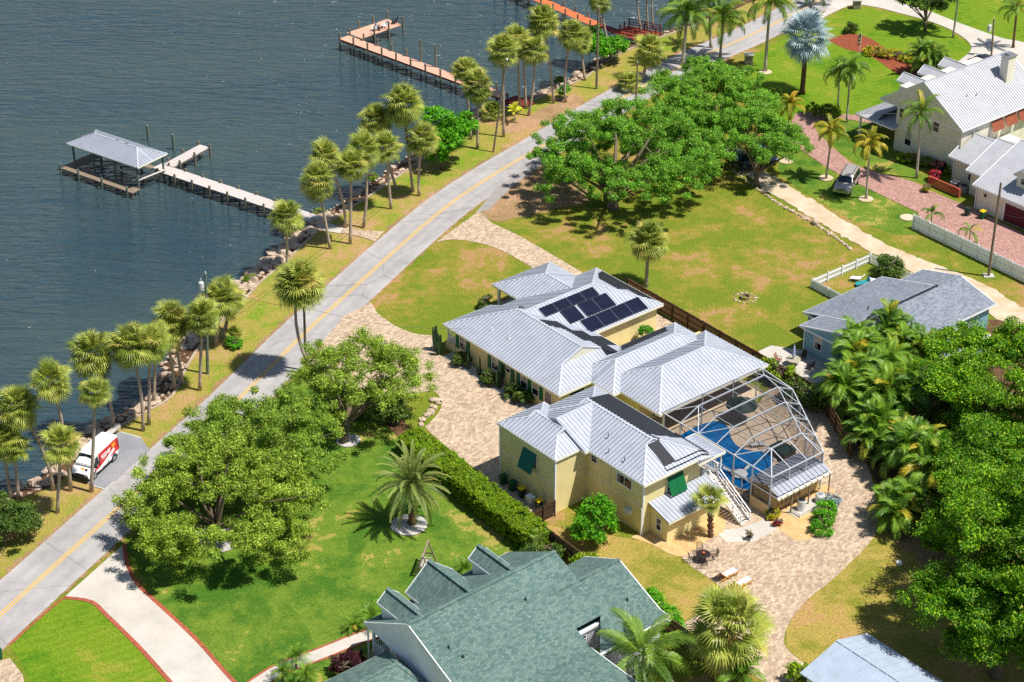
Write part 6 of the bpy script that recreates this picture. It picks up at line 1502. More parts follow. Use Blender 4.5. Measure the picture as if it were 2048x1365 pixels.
tree('oak', gp(1512, 372), [lob(-0.6, 3.0, 5.6, 3.8, 4.8, 2.3)] + ring(-0.6, 3.2, 4.0, 4.4, 2.7, 2.0, 7, 0.2), 190, 300, 0.16, 'oak2', 'right-hand oak overhanging the two dark parked cars', group='oaks', trunk_r=0.3, seed=6)
tree('mango_tree', gp(1972, 886), [lob(0, 0, 6.6, 5.2, 5.0, 3.2), lob(-4.2, 0.5, 5.6, 3.4, 3.6, 2.6), lob(3.8, 2.0, 7.0, 4.0, 4.6, 3.2), lob(-1.0, 4.5, 6.8, 4.4, 4.0, 2.8), lob(5.0, -3.0, 5.6, 3.4, 3.6, 2.8), lob(-1.5, -2.0, 3.6, 3.6, 2.8, 2.2), lob(3.0, -2.5, 3.0, 3.2, 2.8, 2.0)], 330, 330, 0.175, 'mango', 'dense glossy tree in front of the blue bungalow at the right edge', group='dense trees on the right', trunk_r=0.4, seed=7, cr=(0.6, 1.05), squash=0.6)
tree('mango_tree', gp(2096, 1290), [lob(0, 0, 13.0, 5.4, 5.4, 3.4)] + ring(0, 0, 5.4, 11.0, 3.4, 2.8, 9, 0.2) + ring(-0.5, 0, 6.0, 8.2, 3.0, 2.4, 8, 0.5), 420, 300, 0.18, 'mango', 'tallest dense tree in the middle of the right edge', group='dense trees on the right', trunk_r=0.5, seed=8, cr=(0.6, 1.0), squash=0.6)
tree('mango_tree', gp(1932, 1120), [lob(0, 0, 5.2, 3.4, 3.4, 2.8), lob(-2.0, -1.2, 3.6, 2.6, 2.4, 2.2), lob(2.0, -1.0, 3.6, 2.8, 2.4, 2.2), lob(0.5, 2.5, 5.4, 3.2, 2.6, 2.4)], 170, 300, 0.175, 'mango', 'dense tree at the inner edge of the thicket above the white cap', group='dense trees on the right', trunk_r=0.25, seed=71, cr=(0.55, 0.95), squash=0.6)
tree('mango_tree', gp(1962, 1010), [lob(0, 0, 5.0, 3.8, 3.6, 2.8), lob(-2.6, 0.5, 3.8, 2.6, 2.6, 2.2), lob(3.0, -1.0, 5.0, 3.0, 3.0, 2.6)], 170, 300, 0.175, 'mango', 'dense tree between the arecas and the right edge', group='dense trees on the right', trunk_r=0.25, seed=72, cr=(0.55, 0.95), squash=0.6)
tree('mango_tree', gp(1990, 1352), [lob(0, 0, 7.2, 4.8, 4.4, 3.2), lob(-3.6, 0.8, 6.2, 3.2, 3.4, 2.6), lob(-1.8, -2.0, 5.6, 3.4, 2.8, 2.4), lob(4.0, -1, 7.2, 3.8, 4.0, 3.0), lob(-0.5, -1.5, 4.0, 3.2, 2.6, 2.0), lob(3.2, -2.0, 3.6, 3.2, 2.8, 2.2)], 310, 330, 0.175, 'mango', 'dense glossy tree shading the yard at the lower right', group='dense trees on the right', trunk_r=0.4, seed=9, cr=(0.6, 1.05), squash=0.6)
tree('shrub_tree', gp(1905, 1108), [lob(0, 0, 2.6, 2.6, 2.4, 2.2), lob(-1.2, -1.0, 1.9, 2.0, 1.8, 1.5)], 80, 330, 0.175, 'mango', 'lower dense tree at the left flank of the right thicket', group='dense trees on the right', trunk_r=0.18, seed=10, squash=0.6)
tree('shade_tree', gp(2190, 1400), [lob(0, 0, 8.5, 6.5, 6.5, 3.4), lob(-4, 2, 8.0, 4.0, 4.5, 3.0)], 200, 150, 0.28, 'mango', 'tall tree just beyond the right edge casting shade on the yard', group='dense trees on the right', trunk_r=0.5, seed=60, cr=(0.6, 1.05), squash=0.6)
tree('understory_shrub', gp(1860, 1046), [lob(0, 0, 1.4, 2.2, 1.8, 1.4), lob(-2.4, 1.6, 1.6, 2.0, 1.8, 1.5), lob(1.8, 2.4, 2.0, 2.0, 2.0, 1.8)], 90, 130, 0.24, 'bush', 'dark undergrowth between the areca clumps and the dense trees', 'bush', trunk_r=0.1, seed=61)
tree('understory_shrub', gp(1800, 900), [lob(0, 0, 1.6, 2.2, 2.2, 1.6), lob(1.5, 2.5, 2.2, 2.0, 2.2, 1.8), lob(-1.6, -1.6, 1.3, 1.8, 1.8, 1.3)], 90, 130, 0.24, 'bush', 'dark undergrowth in the middle of the areca thicket', 'bush', trunk_r=0.1, seed=62)
tree('understory_shrub', gp(1880, 820), [lob(0, 0, 2.0, 2.2, 2.4, 1.8), lob(2.5, -2.5, 2.0, 2.2, 2.4, 1.8)], 80, 130, 0.24, 'bush', 'dark undergrowth below the bungalow eave', 'bush', trunk_r=0.1, seed=63)
tree('sea_grape', gp(884, 338), [lob(0, 0.6, 3.2, 2.6, 2.4, 2.6), lob(-1.0, 2.2, 5.0, 2.2, 2.2, 2.0), lob(1.4, 2.0, 4.2, 2.4, 2.2, 2.4), lob(-0.4, -0.6, 1.5, 1.5, 1.2, 1.2)], 120, 110, 0.28, 'bright', 'bright green sea grape tree on the bank by the road', trunk_r=0.2, seed=11)
tree('sea_grape', gp(1208, 128), [lob(0, 0, 1.9, 2.4, 2.2, 1.7), lob(-1.6, 1.5, 2.8, 1.6, 1.5, 1.6), lob(1.8, .6, 2.0, 1.4, 1.4, 1.3)], 70, 90, 0.34, 'bright', 'round-leaved bush on the boulders below the orange dock', trunk_r=0.12, seed=12)
tree('dark_tree', gp(1850, 62), [lob(0, 0.5, 4.0, 3.4, 3.0, 1.8), lob(-2.0, 1.5, 4.2, 2.0, 2.0, 1.4), lob(2.0, 1.5, 4.4, 2.2, 2.0, 1.4)], 80, 100, 0.3, 'bush', 'dark open-crowned tree in the top right turnaround', trunk_r=0.2, seed=13)
tree('tall_bush', gp(1190, 1084), [lob(0, 0, 1.9, 1.75, 1.6, 1.7), lob(0.2, 0.6, 3.0, 1.2, 1.2, 1.1), lob(-0.6, -0.4, 1.3, 1.4, 1.2, 1.1)], 80, 100, 0.2, 'bright', 'bright green bush against the garage house wall', 'bush', trunk_r=0.08, seed=14, cr=(0.35, .65))
tree('shore_bush', gp(12, 1092), [lob(0, 0, 1.6, 2.6, 2.6, 1.7), lob(-1.5, 2.4, 1.8, 2.0, 2.0, 1.5), lob(1.2, 2.0, 1.4, 1.6, 1.8, 1.3)], 90, 110, 0.22, 'bush', 'dark rounded bush at the left edge beside the road', 'bush', trunk_r=0.1, seed=15)
tree('garden_bush', gp(770, 842), [lob(0, 0, 1.2, 1.9, 1.7, 1.4), lob(-1.8, 1.0, 1.3, 1.7, 1.5, 1.3), lob(-3.4, 1.8, 1.2, 1.4, 1.4, 1.2), lob(1.2, 0.3, 1.0, 1.2, 1.2, 1.1)], 90, 100, 0.22, 'bush', 'dark olive bushes at the head of the clipped hedge', 'bush', trunk_r=0.08, seed=16)
tree('croton_bush', gp(742, 800), [lob(0, 0, 0.8, 0.7, .7, .7)], 14, 80, 0.18, 'yellowbush', 'small yellow-leaved bush under the airy oak', 'bush', trunk_r=0.04, seed=17, cr=(.3, .5))
tree('round_bush', gp(1776, 552), [lob(0, 0, 1.1, 1.35, 1.3, 1.15)], 46, 90, 0.2, 'bush', 'round pale green bush inside the white picket fence', 'bush', trunk_r=0.06, seed=18, cr=(.35, .6))
tree('topiary_ball', uv(-6.0, 16.6), [lob(0, 0, 1.2, .62, .62, .62)], 34, 90, 0.12, 'bright', 'clipped round topiary in the courtyard of the yellow house', 'bush', trunk_r=0.05, seed=19, cr=(.2, .32))
tree('hibiscus', gp(1626, 815), [lob(0, 0, 1.0, 1.5, 1.4, 1.1), lob(-1.6, 1.2, 1.1, 1.3, 1.2, 1.1)], 60, 100, 0.2, 'bush', 'dark glossy bush against the fence beside the pool cage', 'bush', trunk_r=0.06, seed=20, cr=(.35, .6))
tree('flower_bush', gp(1656, 790), [lob(0, 0, 1.6, .5, .5, .45)], 10, 60, 0.16, 'redbush', 'crimson flowering bush at the fence near the areca palms', 'bush', trunk_r=0.04, seed=21, cr=(.25, .4))
tree('vine', uv(8.6, 21.2), [lob(0, 0, 1.2, 1.2, .9, 1.0), lob(-1.6, 1.3, 1.2, 1.2, .9, .9)], 40, 90, 0.2, 'hedge', 'leafy vine climbing the board fence behind the pool roof', 'bush', trunk_r=0.05, seed=22, cr=(.3, .5))
tree('flower_bed_bush', gp(1640, 1058), [lob(0, -0.6, .55, .8, .9, .6), lob(.5, .9, .6, .8, .9, .65), lob(.9, 2.2, .6, .7, .8, .6)], 50, 90, 0.17, 'bright', 'bright leafy planting in the gravel bed behind the pump house', 'bush', trunk_r=0.04, seed=23, cr=(.25, .45))
tree('blossom_bush', gp(1664, 1012), [lob(0, 0, .6, .7, .7, .55)], 14, 70, 0.14, 'silver', 'pale white-flowering bush beside the heat pump', 'bush', trunk_r=0.03, seed=24, cr=(.25, .4))
tree('flower_bush', gp(1868, 362), [lob(0, 0, .7, .7, .6, .6)], 16, 60, 0.2, 'redbush', 'red cordyline beside the brick screen wall', 'bush', trunk_r=0.03, seed=25, cr=(.25, .4))
tree('maroon_bush', gp(1878, 350), [lob(0, 0, 1.1, .7, .7, .6)], 14, 60, 0.2, 'darkbush', 'dark maroon bush behind the red cordyline', 'bush', trunk_r=0.03, seed=26, cr=(.25, .4))
tree('lime_bush', gp(1852, 384), [lob(0, 0, .4, .55, .5, .4)], 10, 60, 0.16, 'yellowbush', 'lime green bush at the left end of the brick screen wall', 'bush', trunk_r=0.02, seed=27, cr=(.2, .35))
tree('maroon_bush', gp(690, 1345), [lob(0, 0, .8, 1.0, 1.0, .8), lob(.8, .6, .7, .8, .8, .7)], 34, 80, 0.18, 'darkbush', 'dark maroon bush below the porch of the green-roofed house', 'bush', trunk_r=0.04, seed=28, cr=(.3, .5))
tree('garden_bush', gp(1172, 1150), [lob(0, 0, .9, 1.4, 1.0, .95)], 40, 90, 0.19, 'hedge', 'yellow-green bush between the dark fence and the green roof', 'bush', trunk_r=0.05, seed=29, cr=(.3, .5))
tree('garden_bush', gp(1066, 1122), [lob(0, 0, .7, 1.3, .8, .8), lob(1.8, .2, .8, .8, .7, .8)], 36, 90, 0.18, 'bush', 'dark bush at the foot of the hedge beside the green roof', 'bush', trunk_r=0.05, seed=30, cr=(.3, .5))
tree('garden_bush', gp(1322, 1254), [lob(0, 0, 1.0, 1.3, 1.2, 1.1), lob(-0.8, 1.8, 1.2, 1.0, 1.0, .9), lob(1.2, -.4, .8, .8, .8, .8)], 56, 90, 0.22, 'bright', 'bright green bush at the right corner of the green roof', 'bush', trunk_r=0.06, seed=31, cr=(.35, .6))
tree('garden_bush', gp(1598, 1368), [lob(0, 0, .8, 1.1, 1.0, .9)], 26, 80, 0.2, 'hedge', 'round bush at the bottom edge left of the metal shed', 'bush', trunk_r=0.05, seed=32, cr=(.3, .5))
tree('garden_bush', gp(1660, 236), [lob(0, 0, .8, 1.4, 1.2, .9), lob(-1.8, .6, .9, 1.2, 1.1, .9)], 40, 80, 0.2, 'hedge', 'clipped bush at the foot of the silver palm lawn', 'bush', trunk_r=0.05, seed=33, cr=(.3, .5))
tree('bank_bush', gp(1128, 198), [lob(0, 0, 1.2, .8, .8, .6)], 14, 70, 0.2, 'bright', 'small round bush among the palms on the sea wall', 'bush', trunk_r=0.05, seed=34, cr=(.3, .45))
tree('bank_bush', gp(470, 694), [lob(0, 0, .5, .8, .8, .55)], 16, 70, 0.18, 'bright', 'low green bush beside the transformer pole palms', 'bush', trunk_r=0.03, seed=35, cr=(.25, .4))
tree('mulch_shrub', gp(1702, 66), [lob(0, 0, .7, 1.0, .9, .75)], 20, 70, 0.2, 'bush', 'round dark shrub beside the flagpole', 'bush', trunk_r=0.04, seed=36, cr=(.3, .45))
tree('yellow_hedge', gp(1780, 116), [lob(-2.2, 1.2, .5, 1.3, 1.0, .55), lob(0, 0, .5, 1.4, 1.0, .6), lob(2.4, -1.4, .5, 1.4, 1.0, .6)], 50, 80, 0.2, 'yellowbush', 'yellow-green shrub border in the red mulch bed', 'bush', trunk_r=0.03, seed=37, cr=(.3, .45))
tree('foundation_hedge', uv(-15.5, 70.6), [lob(-2, 1.3, .5, 1.2, .8, .5), lob(0, 0, .5, 1.2, .8, .5), lob(2, -1.6, .5, 1.2, .8, .5)], 46, 80, 0.2, 'hedge', 'low green hedge along the cream gable wall', 'bush', trunk_r=0.03, seed=38, cr=(.25, .4))
tree('potted_shrub', gp(1498, 1080), [lob(0, 0, .42, .26, .26, .2)], 8, 50, 0.1, 'bush', 'small potted green shrub on the patio slab', 'potted plant', trunk_r=0.03, seed=39, cr=(.12, .2), low=-.1)
m_ = MB(); m_.lathe([(.16, 0), (.22, .26), (.24, .3)], (0, 0, 0.0), 12); m_.build('pot', MT['acgrey'], [o for o in bpy.data.objects if o.get('label', '').startswith('small potted')][0], False)
tree('bromeliad', gp(1555, 1052), [lob(0, 0, .3, .34, .3, .25)], 8, 50, 0.16, 'crimson', 'small crimson plant on the edge of the gravel bed', 'bush', trunk_r=0.02, seed=40, cr=(.15, .25))
tree('bromeliad', gp(1546, 1036), [lob(0, 0, .4, .55, .5, .35)], 12, 50, 0.2, 'yellowbush', 'yellow-green bromeliad against the tan pump house corner', 'bush', trunk_r=0.02, seed=41, cr=(.2, .3))
for i, (x, y) in enumerate(((500, 566), (452, 636), (640, 432), (744, 362), (1120, 168))):
    tree('bank_weeds', gp(x, y, -0.7), [lob(0, 0, .5, .6, .6, .4)], 12, 60, 0.2, 'hedge', ['weeds among boulders left of the curved-trunk palm', 'weeds below boulders near the transformer pole', 'weeds at the water under the grey dock landing', 'weeds at the water below the verge palms', 'weeds on the rocks near the orange dock'][i], 'weeds', trunk_r=0.02, seed=50 + i, cr=(.2, .35))
# clipped hedge: leaf-covered block along the lawn
hd = thing('hedge', uv(4.5, -13.9), 'long clipped green hedge between the lawn and the paver driveway', 'hedge')
r_ = np.random.default_rng(77); cs = []
for i in range(1500):
    u_ = r_.uniform(-5.6, 14.6); f_ = r_.random(); w_ = 1.15; hgt = 2.05 + 0.05 * math.sin(u_ * 1.3) + 0.04 * math.sin(u_ * 3.1)
    if f_ < 0.5: v_, z_ = r_.uniform(-w_, w_), hgt + r_.uniform(-.1, .02)
    elif f_ < 0.85: v_, z_ = -w_ + r_.uniform(-.1, .15), r_.uniform(.25, hgt)
    else: v_, z_ = w_ - r_.uniform(-.1, .15), r_.uniform(.25, hgt)
    if u_ > 14.0 or u_ < -5.1: v_ = r_.uniform(-w_, w_); z_ = r_.uniform(.3, hgt)
    q = uv(u_, -14.0 - 0.05 * (u_ - 4) + v_, z_) - hd.location; cs.append((q.x, q.y, q.z))
V, F = leaf_cloud(cs, r_.uniform(.16, .26, len(cs)), 70, 0.12, 78, 0.8); put('foliage', np_mesh('foliage', V, F, MT['hedge']), hd)
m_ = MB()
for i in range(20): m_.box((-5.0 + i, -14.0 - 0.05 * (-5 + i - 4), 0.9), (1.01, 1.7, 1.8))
m_.uvmap().build('stems', MT['bush'], hd)  # unseen dark core boxes added behind the leaves in place of stems
# cacti and agaves along the driveway wall
def cactus(u_, v_, hts, label, r=0.09):
    o = thing('cactus', uv(u_, v_), label, 'cactus', 'cacti along the driveway wall'); rr = np.random.default_rng(int(abs(u_) * 97))
    for k, h in enumerate(hts):
        a = rr.uniform(0, 6.28); x, y = 0.28 * math.cos(a) * (k > 0), 0.28 * math.sin(a) * (k > 0)
        m_ = MB(); m_.tube([(x * .3, y * .3, -.05), (x, y, h * .35), (x * 1.25, y * 1.25, h * .7), (x * 1.3, y * 1.3, h)], [r, r * 1.1, r, r * .5], 7); m_.build('arm', MT['cactus'], o, False)
cactus(-17.9, -0.6, (2.9, 2.6, 2.2, 2.5, 1.9, 2.7, 1.6, 2.1, 1.4), 'large many-armed cactus at the porch corner', 0.12)
cactus(-17.2, -0.9, (2.4, 2.1, 1.7, 2.0), 'reddish forked cactus beside the porch railing', 0.1)
cactus(-13.2, -0.35, (2.2, 1.9, 1.5, 1.7, 1.2), 'tall cactus between the first and second shuttered windows')
cactus(-11.4, -0.3, (2.3, 1.6, 1.3), 'slim cactus left of the second shuttered window')
cactus(-8.4, -0.3, (3.1, 2.5, 2.0, 1.7, 2.6), 'tall branching cactus between the middle windows', 0.12)
cactus(-6.6, -0.4, (2.4, 2.0), 'pair of slim cactus stems left of the double windows')
for u_, lb, s_ in ((-14.2, 'spiky dark bush below the first window', 1.0), (-9.6, 'spiky dark bush below the second window', 1.1), (-6.2, 'spiky dark bush left of the double windows', 1.15), (-4.8, 'spiky dark bush below the double windows', 1.1)):
    tree('spiky_bush', uv(u_, -0.35), [lob(0, 0, .65, .75 * s_, .6 * s_, .6 * s_)], 24, 80, 0.22, 'bush', lb, 'bush', 'bushes along the driveway wall', trunk_r=0.04, seed=int(-u_ * 10), cr=(.25, .45))
tree('porch_shrub', uv(-21.6, 8.4), [lob(0, 0, .5, .5, .9, .5), lob(.4, 1.2, .5, .5, .8, .45)], 24, 70, 0.16, 'bush', 'low dark shrubs under the front portico eave', 'bush', trunk_r=0.03, seed=99, cr=(.2, .35))
# ================================================================ vehicles
def loft(st, ring):
    """st: list of section parameter tuples; ring(params) -> points; closes both ends"""
    m_ = MB(); rows = [ring(*s) for s in st]; n = len(rows[0]); V = [p for r in rows for p in r]
    F = [(i * n + k, (i + 1) * n + k, (i + 1) * n + (k + 1) % n, i * n + (k + 1) % n) for i in range(len(rows) - 1) for k in range(n)]
    return m_.add(V, F + [tuple(range(n)), tuple(range((len(rows) - 1) * n, len(rows) * n))[::-1]])
def body_ring(x, zs, zb, zt, wb, wt):
    """half-section: sill, flank, belt, roof edge, mirrored"""
    c = 0.08 if zt - zb > 0.15 else 0.03
    h = [(wb * .93, zs), (wb, zs + .14), (wb, (zs + zb) / 2), (wb * .985, zb), (wt + .02, zt - c), (wt * .8, zt), (0, zt + .015)]
    return [(x, -y, z) for y, z in h] + [(x, y, z) for y, z in h[::-1][1:]]
def wheel(parent, x, y, r, w=0.22):
    s = 1 if y > 0 else -1
    m_ = MB(); m_.tube([(x, y - w / 2, r), (x, y + w / 2, r)], r, 18); t_ = m_.build('wheel', MT['tyre'], parent, False)
    m_ = MB(); m_.tube([(x, y + s * (w / 2 - .02), r), (x, y + s * (w / 2 + .015), r)], r * .62, 14); m_.build('rim', MT['rim'], t_, False) if False else put('rim', m_.mesh('rim', MT['rim']), t_)
def quad(parent, name, mat, *P, off=None):
    m_ = MB(); m_.face(P); return m_.build(name, MT[mat], parent, False)
def vehicle(name, loc, rz, label, cat, st, paint, wheels, r, glass, group=None):
    o = thing(name, loc, label, cat, group, rz); b = loft(st, body_ring).build('body', MT[paint], o, False, False)
    for x in wheels:
        for y in (-1, 1): wheel(o, x, y * (max(s[4] for s in st) - .1), r)
    return o
def side_glass(o, x0, x1, x0t, x1t, zb, zt, wb, wt, mat='vglass', name='window'):
    for s in (-1, 1): quad(o, name, mat, (x0, s * (wb + .012), zb), (x1, s * (wb + .012), zb), (x1t, s * (wt + .03), zt), (x0t, s * (wt + .03), zt))
# van: +x is its nose
pv_ = (gp(150, 962) + gp(238, 905)) / 2
fr, bk = gp(158, 968), gp(226, 905); va = math.atan2(fr.y - bk.y, fr.x - bk.x)
vc = (fr + bk) / 2
van = vehicle('delivery_van', (vc.x, vc.y, 0.03), va, 'white delivery van with red printed side parked on the pad by the river', 'van',
    [(-2.55, .45, 1.0, 1.95, .9, .78), (-2.5, .35, 1.02, 2.2, .96, .82), (-1.0, .32, 1.05, 2.3, .98, .85), (0.6, .32, 1.08, 2.28, .98, .85), (1.05, .32, 1.08, 2.14, .98, .83), (1.75, .32, 1.1, 1.5, .97, .85), (1.85, .32, 1.08, 1.2, .97, .9), (2.3, .34, .98, 1.06, .93, .84), (2.5, .42, .8, .9, .86, .74)], 'vanwhite', (-1.55, 1.65), .35, None)
quad(van, 'windscreen', 'vglass', (1.74, -.8, 1.36), (1.74, .8, 1.36), (1.1, .76, 2.14), (1.1, -.76, 2.14)) if False else quad(van, 'windscreen', 'vglass', (1.84, -.84, 1.3), (1.84, .84, 1.3), (1.12, .78, 2.13), (1.12, -.78, 2.13))
side_glass(van, .75, 1.65, .8, 1.15, 1.2, 1.95, .985, .86)
for s in (-1, 1):
    quad(van, 'side_print', 'vanred', (-2.48, s * .99, .9), (1.75, s * 1.0, .75), (.72, s * .97, 1.25), (.7, s * .9, 2.05), (-2.46, s * .87, 2.05))
    quad(van, 'side_swoosh', 'white', (1.7, s * 1.012, .62), (.2, s * 1.02, .95), (-1.6, s * 1.0, 1.5), (-1.75, s * 1.005, 1.2), (-.4, s * 1.02, .72), (.6, s * 1.015, .45))
    quad(van, 'side_label', 'white', (.35, s * 1.0, 1.45), (-.75, s * 1.0, 1.5), (-.75, s * .955, 1.75), (.35, s * .955, 1.7)); quad(van, 'side_sun', 'orange', (-1.35, s * .985, 1.55), (-1.95, s * .985, 1.55), (-1.9, s * .93, 1.9), (-1.4, s * .93, 1.9))
    quad(van, 'label_lettering', 'vanred', (.25, s * .995, 1.55), (-.65, s * .995, 1.59), (-.65, s * .98, 1.67), (.25, s * .98, 1.63))
    quad(van, 'headlight', 'lamp', (2.33, s * .9, .98), (2.49, s * .6, .86), (2.47, s * .6, 1.0), (2.2, s * .88, 1.07)); m_ = MB(); m_.box((1.45, s * 1.1, 1.25), (.12, .22, .26)); m_.build('mirror', MT['bumper'], van, False)
for s in (-1, 1):
    for x in (.68, -.55, -2.35): m_ = MB(); m_.box((x, s * .985, 1.2), (.025, .05, 1.5)); m_.build('door_seam', MT['bumper'], van, False)
    m_ = MB(); m_.box((.8, s * 1.0, 1.05), (.16, .05, .05)); m_.build('door_handle', MT['bumper'], van, False)
    m_ = MB(); m_.box((0.05, s * .985, .4), (2.4, .05, .16)); m_.build('sill_trim', MT['bumper'], van, False)
    m_ = MB(); m_.beam((-2.3, s * .62, 2.24), (.5, s * .62, 2.3), .04, .04); m_.build('roof_gutter', MT['acwhite'], van, False)
    for x in (-1.55, 1.65): m_ = MB(); m_.tube([(x, s * .9, .38), (x, s * .995, .38)], .43, 18); m_.build('wheel_arch', MT['bumper'], van, False)
m_ = MB(); m_.beam((1.86, -.6, 1.32), (1.5, .1, 1.72), .03, .02); m_.beam((1.86, .1, 1.32), (1.5, .7, 1.72), .03, .02); m_.build('wiper', MT['black'], van, False)
m_ = MB(); m_.box((2.5, 0, .52), (.18, 1.72, .36)); m_.build('bumper', MT['bumper'], van, False); m_ = MB(); m_.box((2.5, 0, .8), (.08, .9, .14)); m_.build('grille', MT['bumper'], van, False)
quad(van, 'bonnet_print', 'orange', (1.98, -.1, 1.185), (2.2, -.1, 1.13), (2.2, .3, 1.13), (1.98, .3, 1.185)) ; quad(van, 'bonnet_print', 'navypaint', (1.98, .35, 1.18), (2.25, .35, 1.115), (2.25, .6, 1.1), (1.98, .6, 1.16))
# silver SUV, nose towards the lane
fr, bk = gp(1676, 402), gp(1708, 352); va = math.atan2(fr.y - bk.y, fr.x - bk.x); vc = (fr + bk) / 2
suv = vehicle('suv', (vc.x, vc.y, 0.02), va, 'silver SUV parked on the grass beside the sandy lane', 'car',
    [(-2.55, .5, .95, 1.75, .9, .7), (-2.5, .42, 1.08, 1.9, .98, .74), (-.5, .4, 1.12, 1.95, 1.0, .76), (.3, .4, 1.12, 1.92, 1.0, .75), (.55, .4, 1.12, 1.78, 1.0, .74), (1.1, .4, 1.12, 1.22, 1.0, .86), (1.2, .4, 1.1, 1.17, 1.0, .9), (2.2, .42, 1.0, 1.08, .97, .88), (2.5, .5, .85, .95, .9, .8)], 'silverpaint', (-1.6, 1.6), .4, None)
quad(suv, 'windscreen', 'vglass', (1.14, -.84, 1.24), (1.14, .84, 1.24), (.58, .72, 1.79), (.58, -.72, 1.79)); side_glass(suv, -.35, .85, -.3, .45, 1.17, 1.78, 1.005, .79); side_glass(suv, -1.3, -.45, -1.25, -.42, 1.17, 1.78, 1.0, .79); side_glass(suv, -2.4, -1.4, -2.3, -1.38, 1.17, 1.78, .985, .78)
for s in (-1, 1):
    m_ = MB(); m_.beam((-2.2, s * .62, 1.99), (.2, s * .62, 2.0), .06, .05); m_.build('roof_rail', MT['bumper'], suv, False); m_ = MB(); m_.box((.95, s * 1.12, 1.2), (.14, .22, .2)); m_.build('mirror', MT['silverpaint'], suv, False)
    quad(suv, 'headlight', 'lamp', (2.42, s * .88, .84), (2.52, s * .5, .82), (2.5, s * .5, .98), (2.36, s * .88, 1.0))
m_ = MB(); m_.box((2.5, 0, .62), (.18, 1.9, .26)); m_.build('bumper', MT['chrome'], suv, False); m_ = MB(); m_.box((2.53, 0, .87), (.05, .95, .2)); m_.build('grille', MT['bumper'], suv, False); m_ = MB(); m_.box((2.56, 0, .88), (.03, 1.0, .04)); m_.build('grille_bar', MT['chrome'], suv, False)
SED = [(-2.3, .45, .8, .95, .82, .7), (-2.2, .35, .85, 1.02, .88, .72), (-1.5, .3, .88, 1.1, .9, .68), (-.9, .3, .88, 1.38, .9, .6), (.1, .3, .88, 1.42, .9, .6), (.5, .3, .88, 1.3, .9, .62), (1.1, .3, .88, .96, .9, .7), (1.9, .33, .8, .85, .88, .7), (2.25, .4, .65, .72, .8, .6)]
def sedan(x, y, rz, label, z=0.02):
    p = gp(x, y); c = vehicle('sedan', (p.x, p.y, z), rz, label, 'car', SED, 'navypaint', (-1.35, 1.4), .32, None)
    quad(c, 'windscreen', 'vglass', (1.12, -.68, .99), (1.12, .68, .99), (.5, .58, 1.33), (.5, -.58, 1.33)); quad(c, 'rear_window', 'vglass', (-1.52, -.64, 1.12), (-1.52, .64, 1.12), (-.92, .56, 1.41), (-.92, -.56, 1.41))
    side_glass(c, -1.2, .85, -.85, .42, .93, 1.3, .905, .64)
    for s in (-1, 1): quad(c, 'headlight', 'lamp', (2.02, s * .78, .74), (2.26, s * .5, .66), (2.2, s * .5, .76), (1.95, s * .8, .83))
    m_ = MB(); m_.box((2.24, 0, .48), (.1, 1.3, .16)); m_.build('bumper', MT['bumper'], c, False)
sedan(1484, 330, R(-72), 'dark sedan with its nose on the sandy lane under the oak')
sedan(1528, 318, R(-70), 'dark car half hidden under the right-hand oak')
sedan(1970, 131, R(20), 'dark car behind the roof of the cream house')
# ================================================================ bins, furniture, small things
def bin_(p, rz, body, lid, label):
    o = thing('wheelie_bin', p, label, 'bin', 'wheelie bins', rz)
    m_ = MB(); m_.box((0, 0, .5), (.5, .56, .9)); m_.v = [(x * (0.82 if z < .4 else 1), y * (.82 if z < .4 else 1), z) for x, y, z in m_.v]; m_.build('body', MT[body], o, False)
    m_ = MB(); m_.box((0, 0, .99), (.58, .66, .08), 0, .9); m_.build('lid', MT[lid], o, False)
    m_ = MB(); m_.tube([(-.22, .27, .12), (.22, .27, .12)], .12, 10); m_.build('wheel', MT['black'], o, False); m_ = MB(); m_.tube([(-.2, .36, .95), (.2, .36, .95)], .025, 6); m_.build('handle', MT['black'], o, False)
bin_(uv(4.6, -10.45), UA, 'bingreen', 'bingreen', 'green bin nearest the driveway at the garage wall'); bin_(uv(5.9, -10.45), UA, 'bingreen', 'bingreen', 'second green bin along the garage wall'); bin_(uv(7.2, -10.45), UA, 'bindark', 'binyellow', 'yellow-lidded bin in the middle of the garage wall'); bin_(uv(9.6, -10.5), UA, 'bindark', 'binyellow', 'yellow-lidded bin nearest the wooden gate')
bin_(gp(1964, 438), UA, 'bingreen', 'binyellow', 'green bin with yellow lid beside the maroon garage door'); bin_(gp(1934, 432), UA, 'bindark', 'bindark', 'dark bin left of the yellow-lidded one at the cream house'); bin_(gp(1139, 322), 0.5, 'bingreen', 'binyellow', 'green bin with yellow lid under the left edge of the largest oak'); bin_(gp(-2, 1318), 0.6, 'bingreen', 'bingreen', 'green bin at the left picture edge near the bottom')
cb_ = thing('storage_box', uv(8.4, -10.5), 'white box among the bins at the garage wall', 'box'); pbox(cb_, 'body', 'acwhite', (8.4, -10.5, .35), (.7, .55, .7)); pbox(cb_, 'lid', 'white', (8.4, -10.5, .73), (.76, .6, .06))
gr_ = thing('barbecue', uv(-1.1, -0.3), 'black covered barbecue beside the grey side door', 'barbecue'); pbox(gr_, 'cover', 'black', (-1.1, -.3, .55), (1.2, .55, .9), top=.85); pbox(gr_, 'side_shelf', 'black', (-.35, -.3, .75), (.35, .45, .08))
hs_ = thing('hose_reel', uv(-2.0, -0.45), 'coiled black hose on the pavers beside the barbecue', 'hose')
m_ = MB(); m_.tube([(-2.0 + (.28 - .02 * (i // 12)) * math.cos(i * .52), -.5 + .1 * math.sin(i * .3), .34 + (.28 - .02 * (i // 12)) * math.sin(i * .52)) for i in range(48)], .03, 6); m_.uvmap().build('coil', MT['black'], hs_)
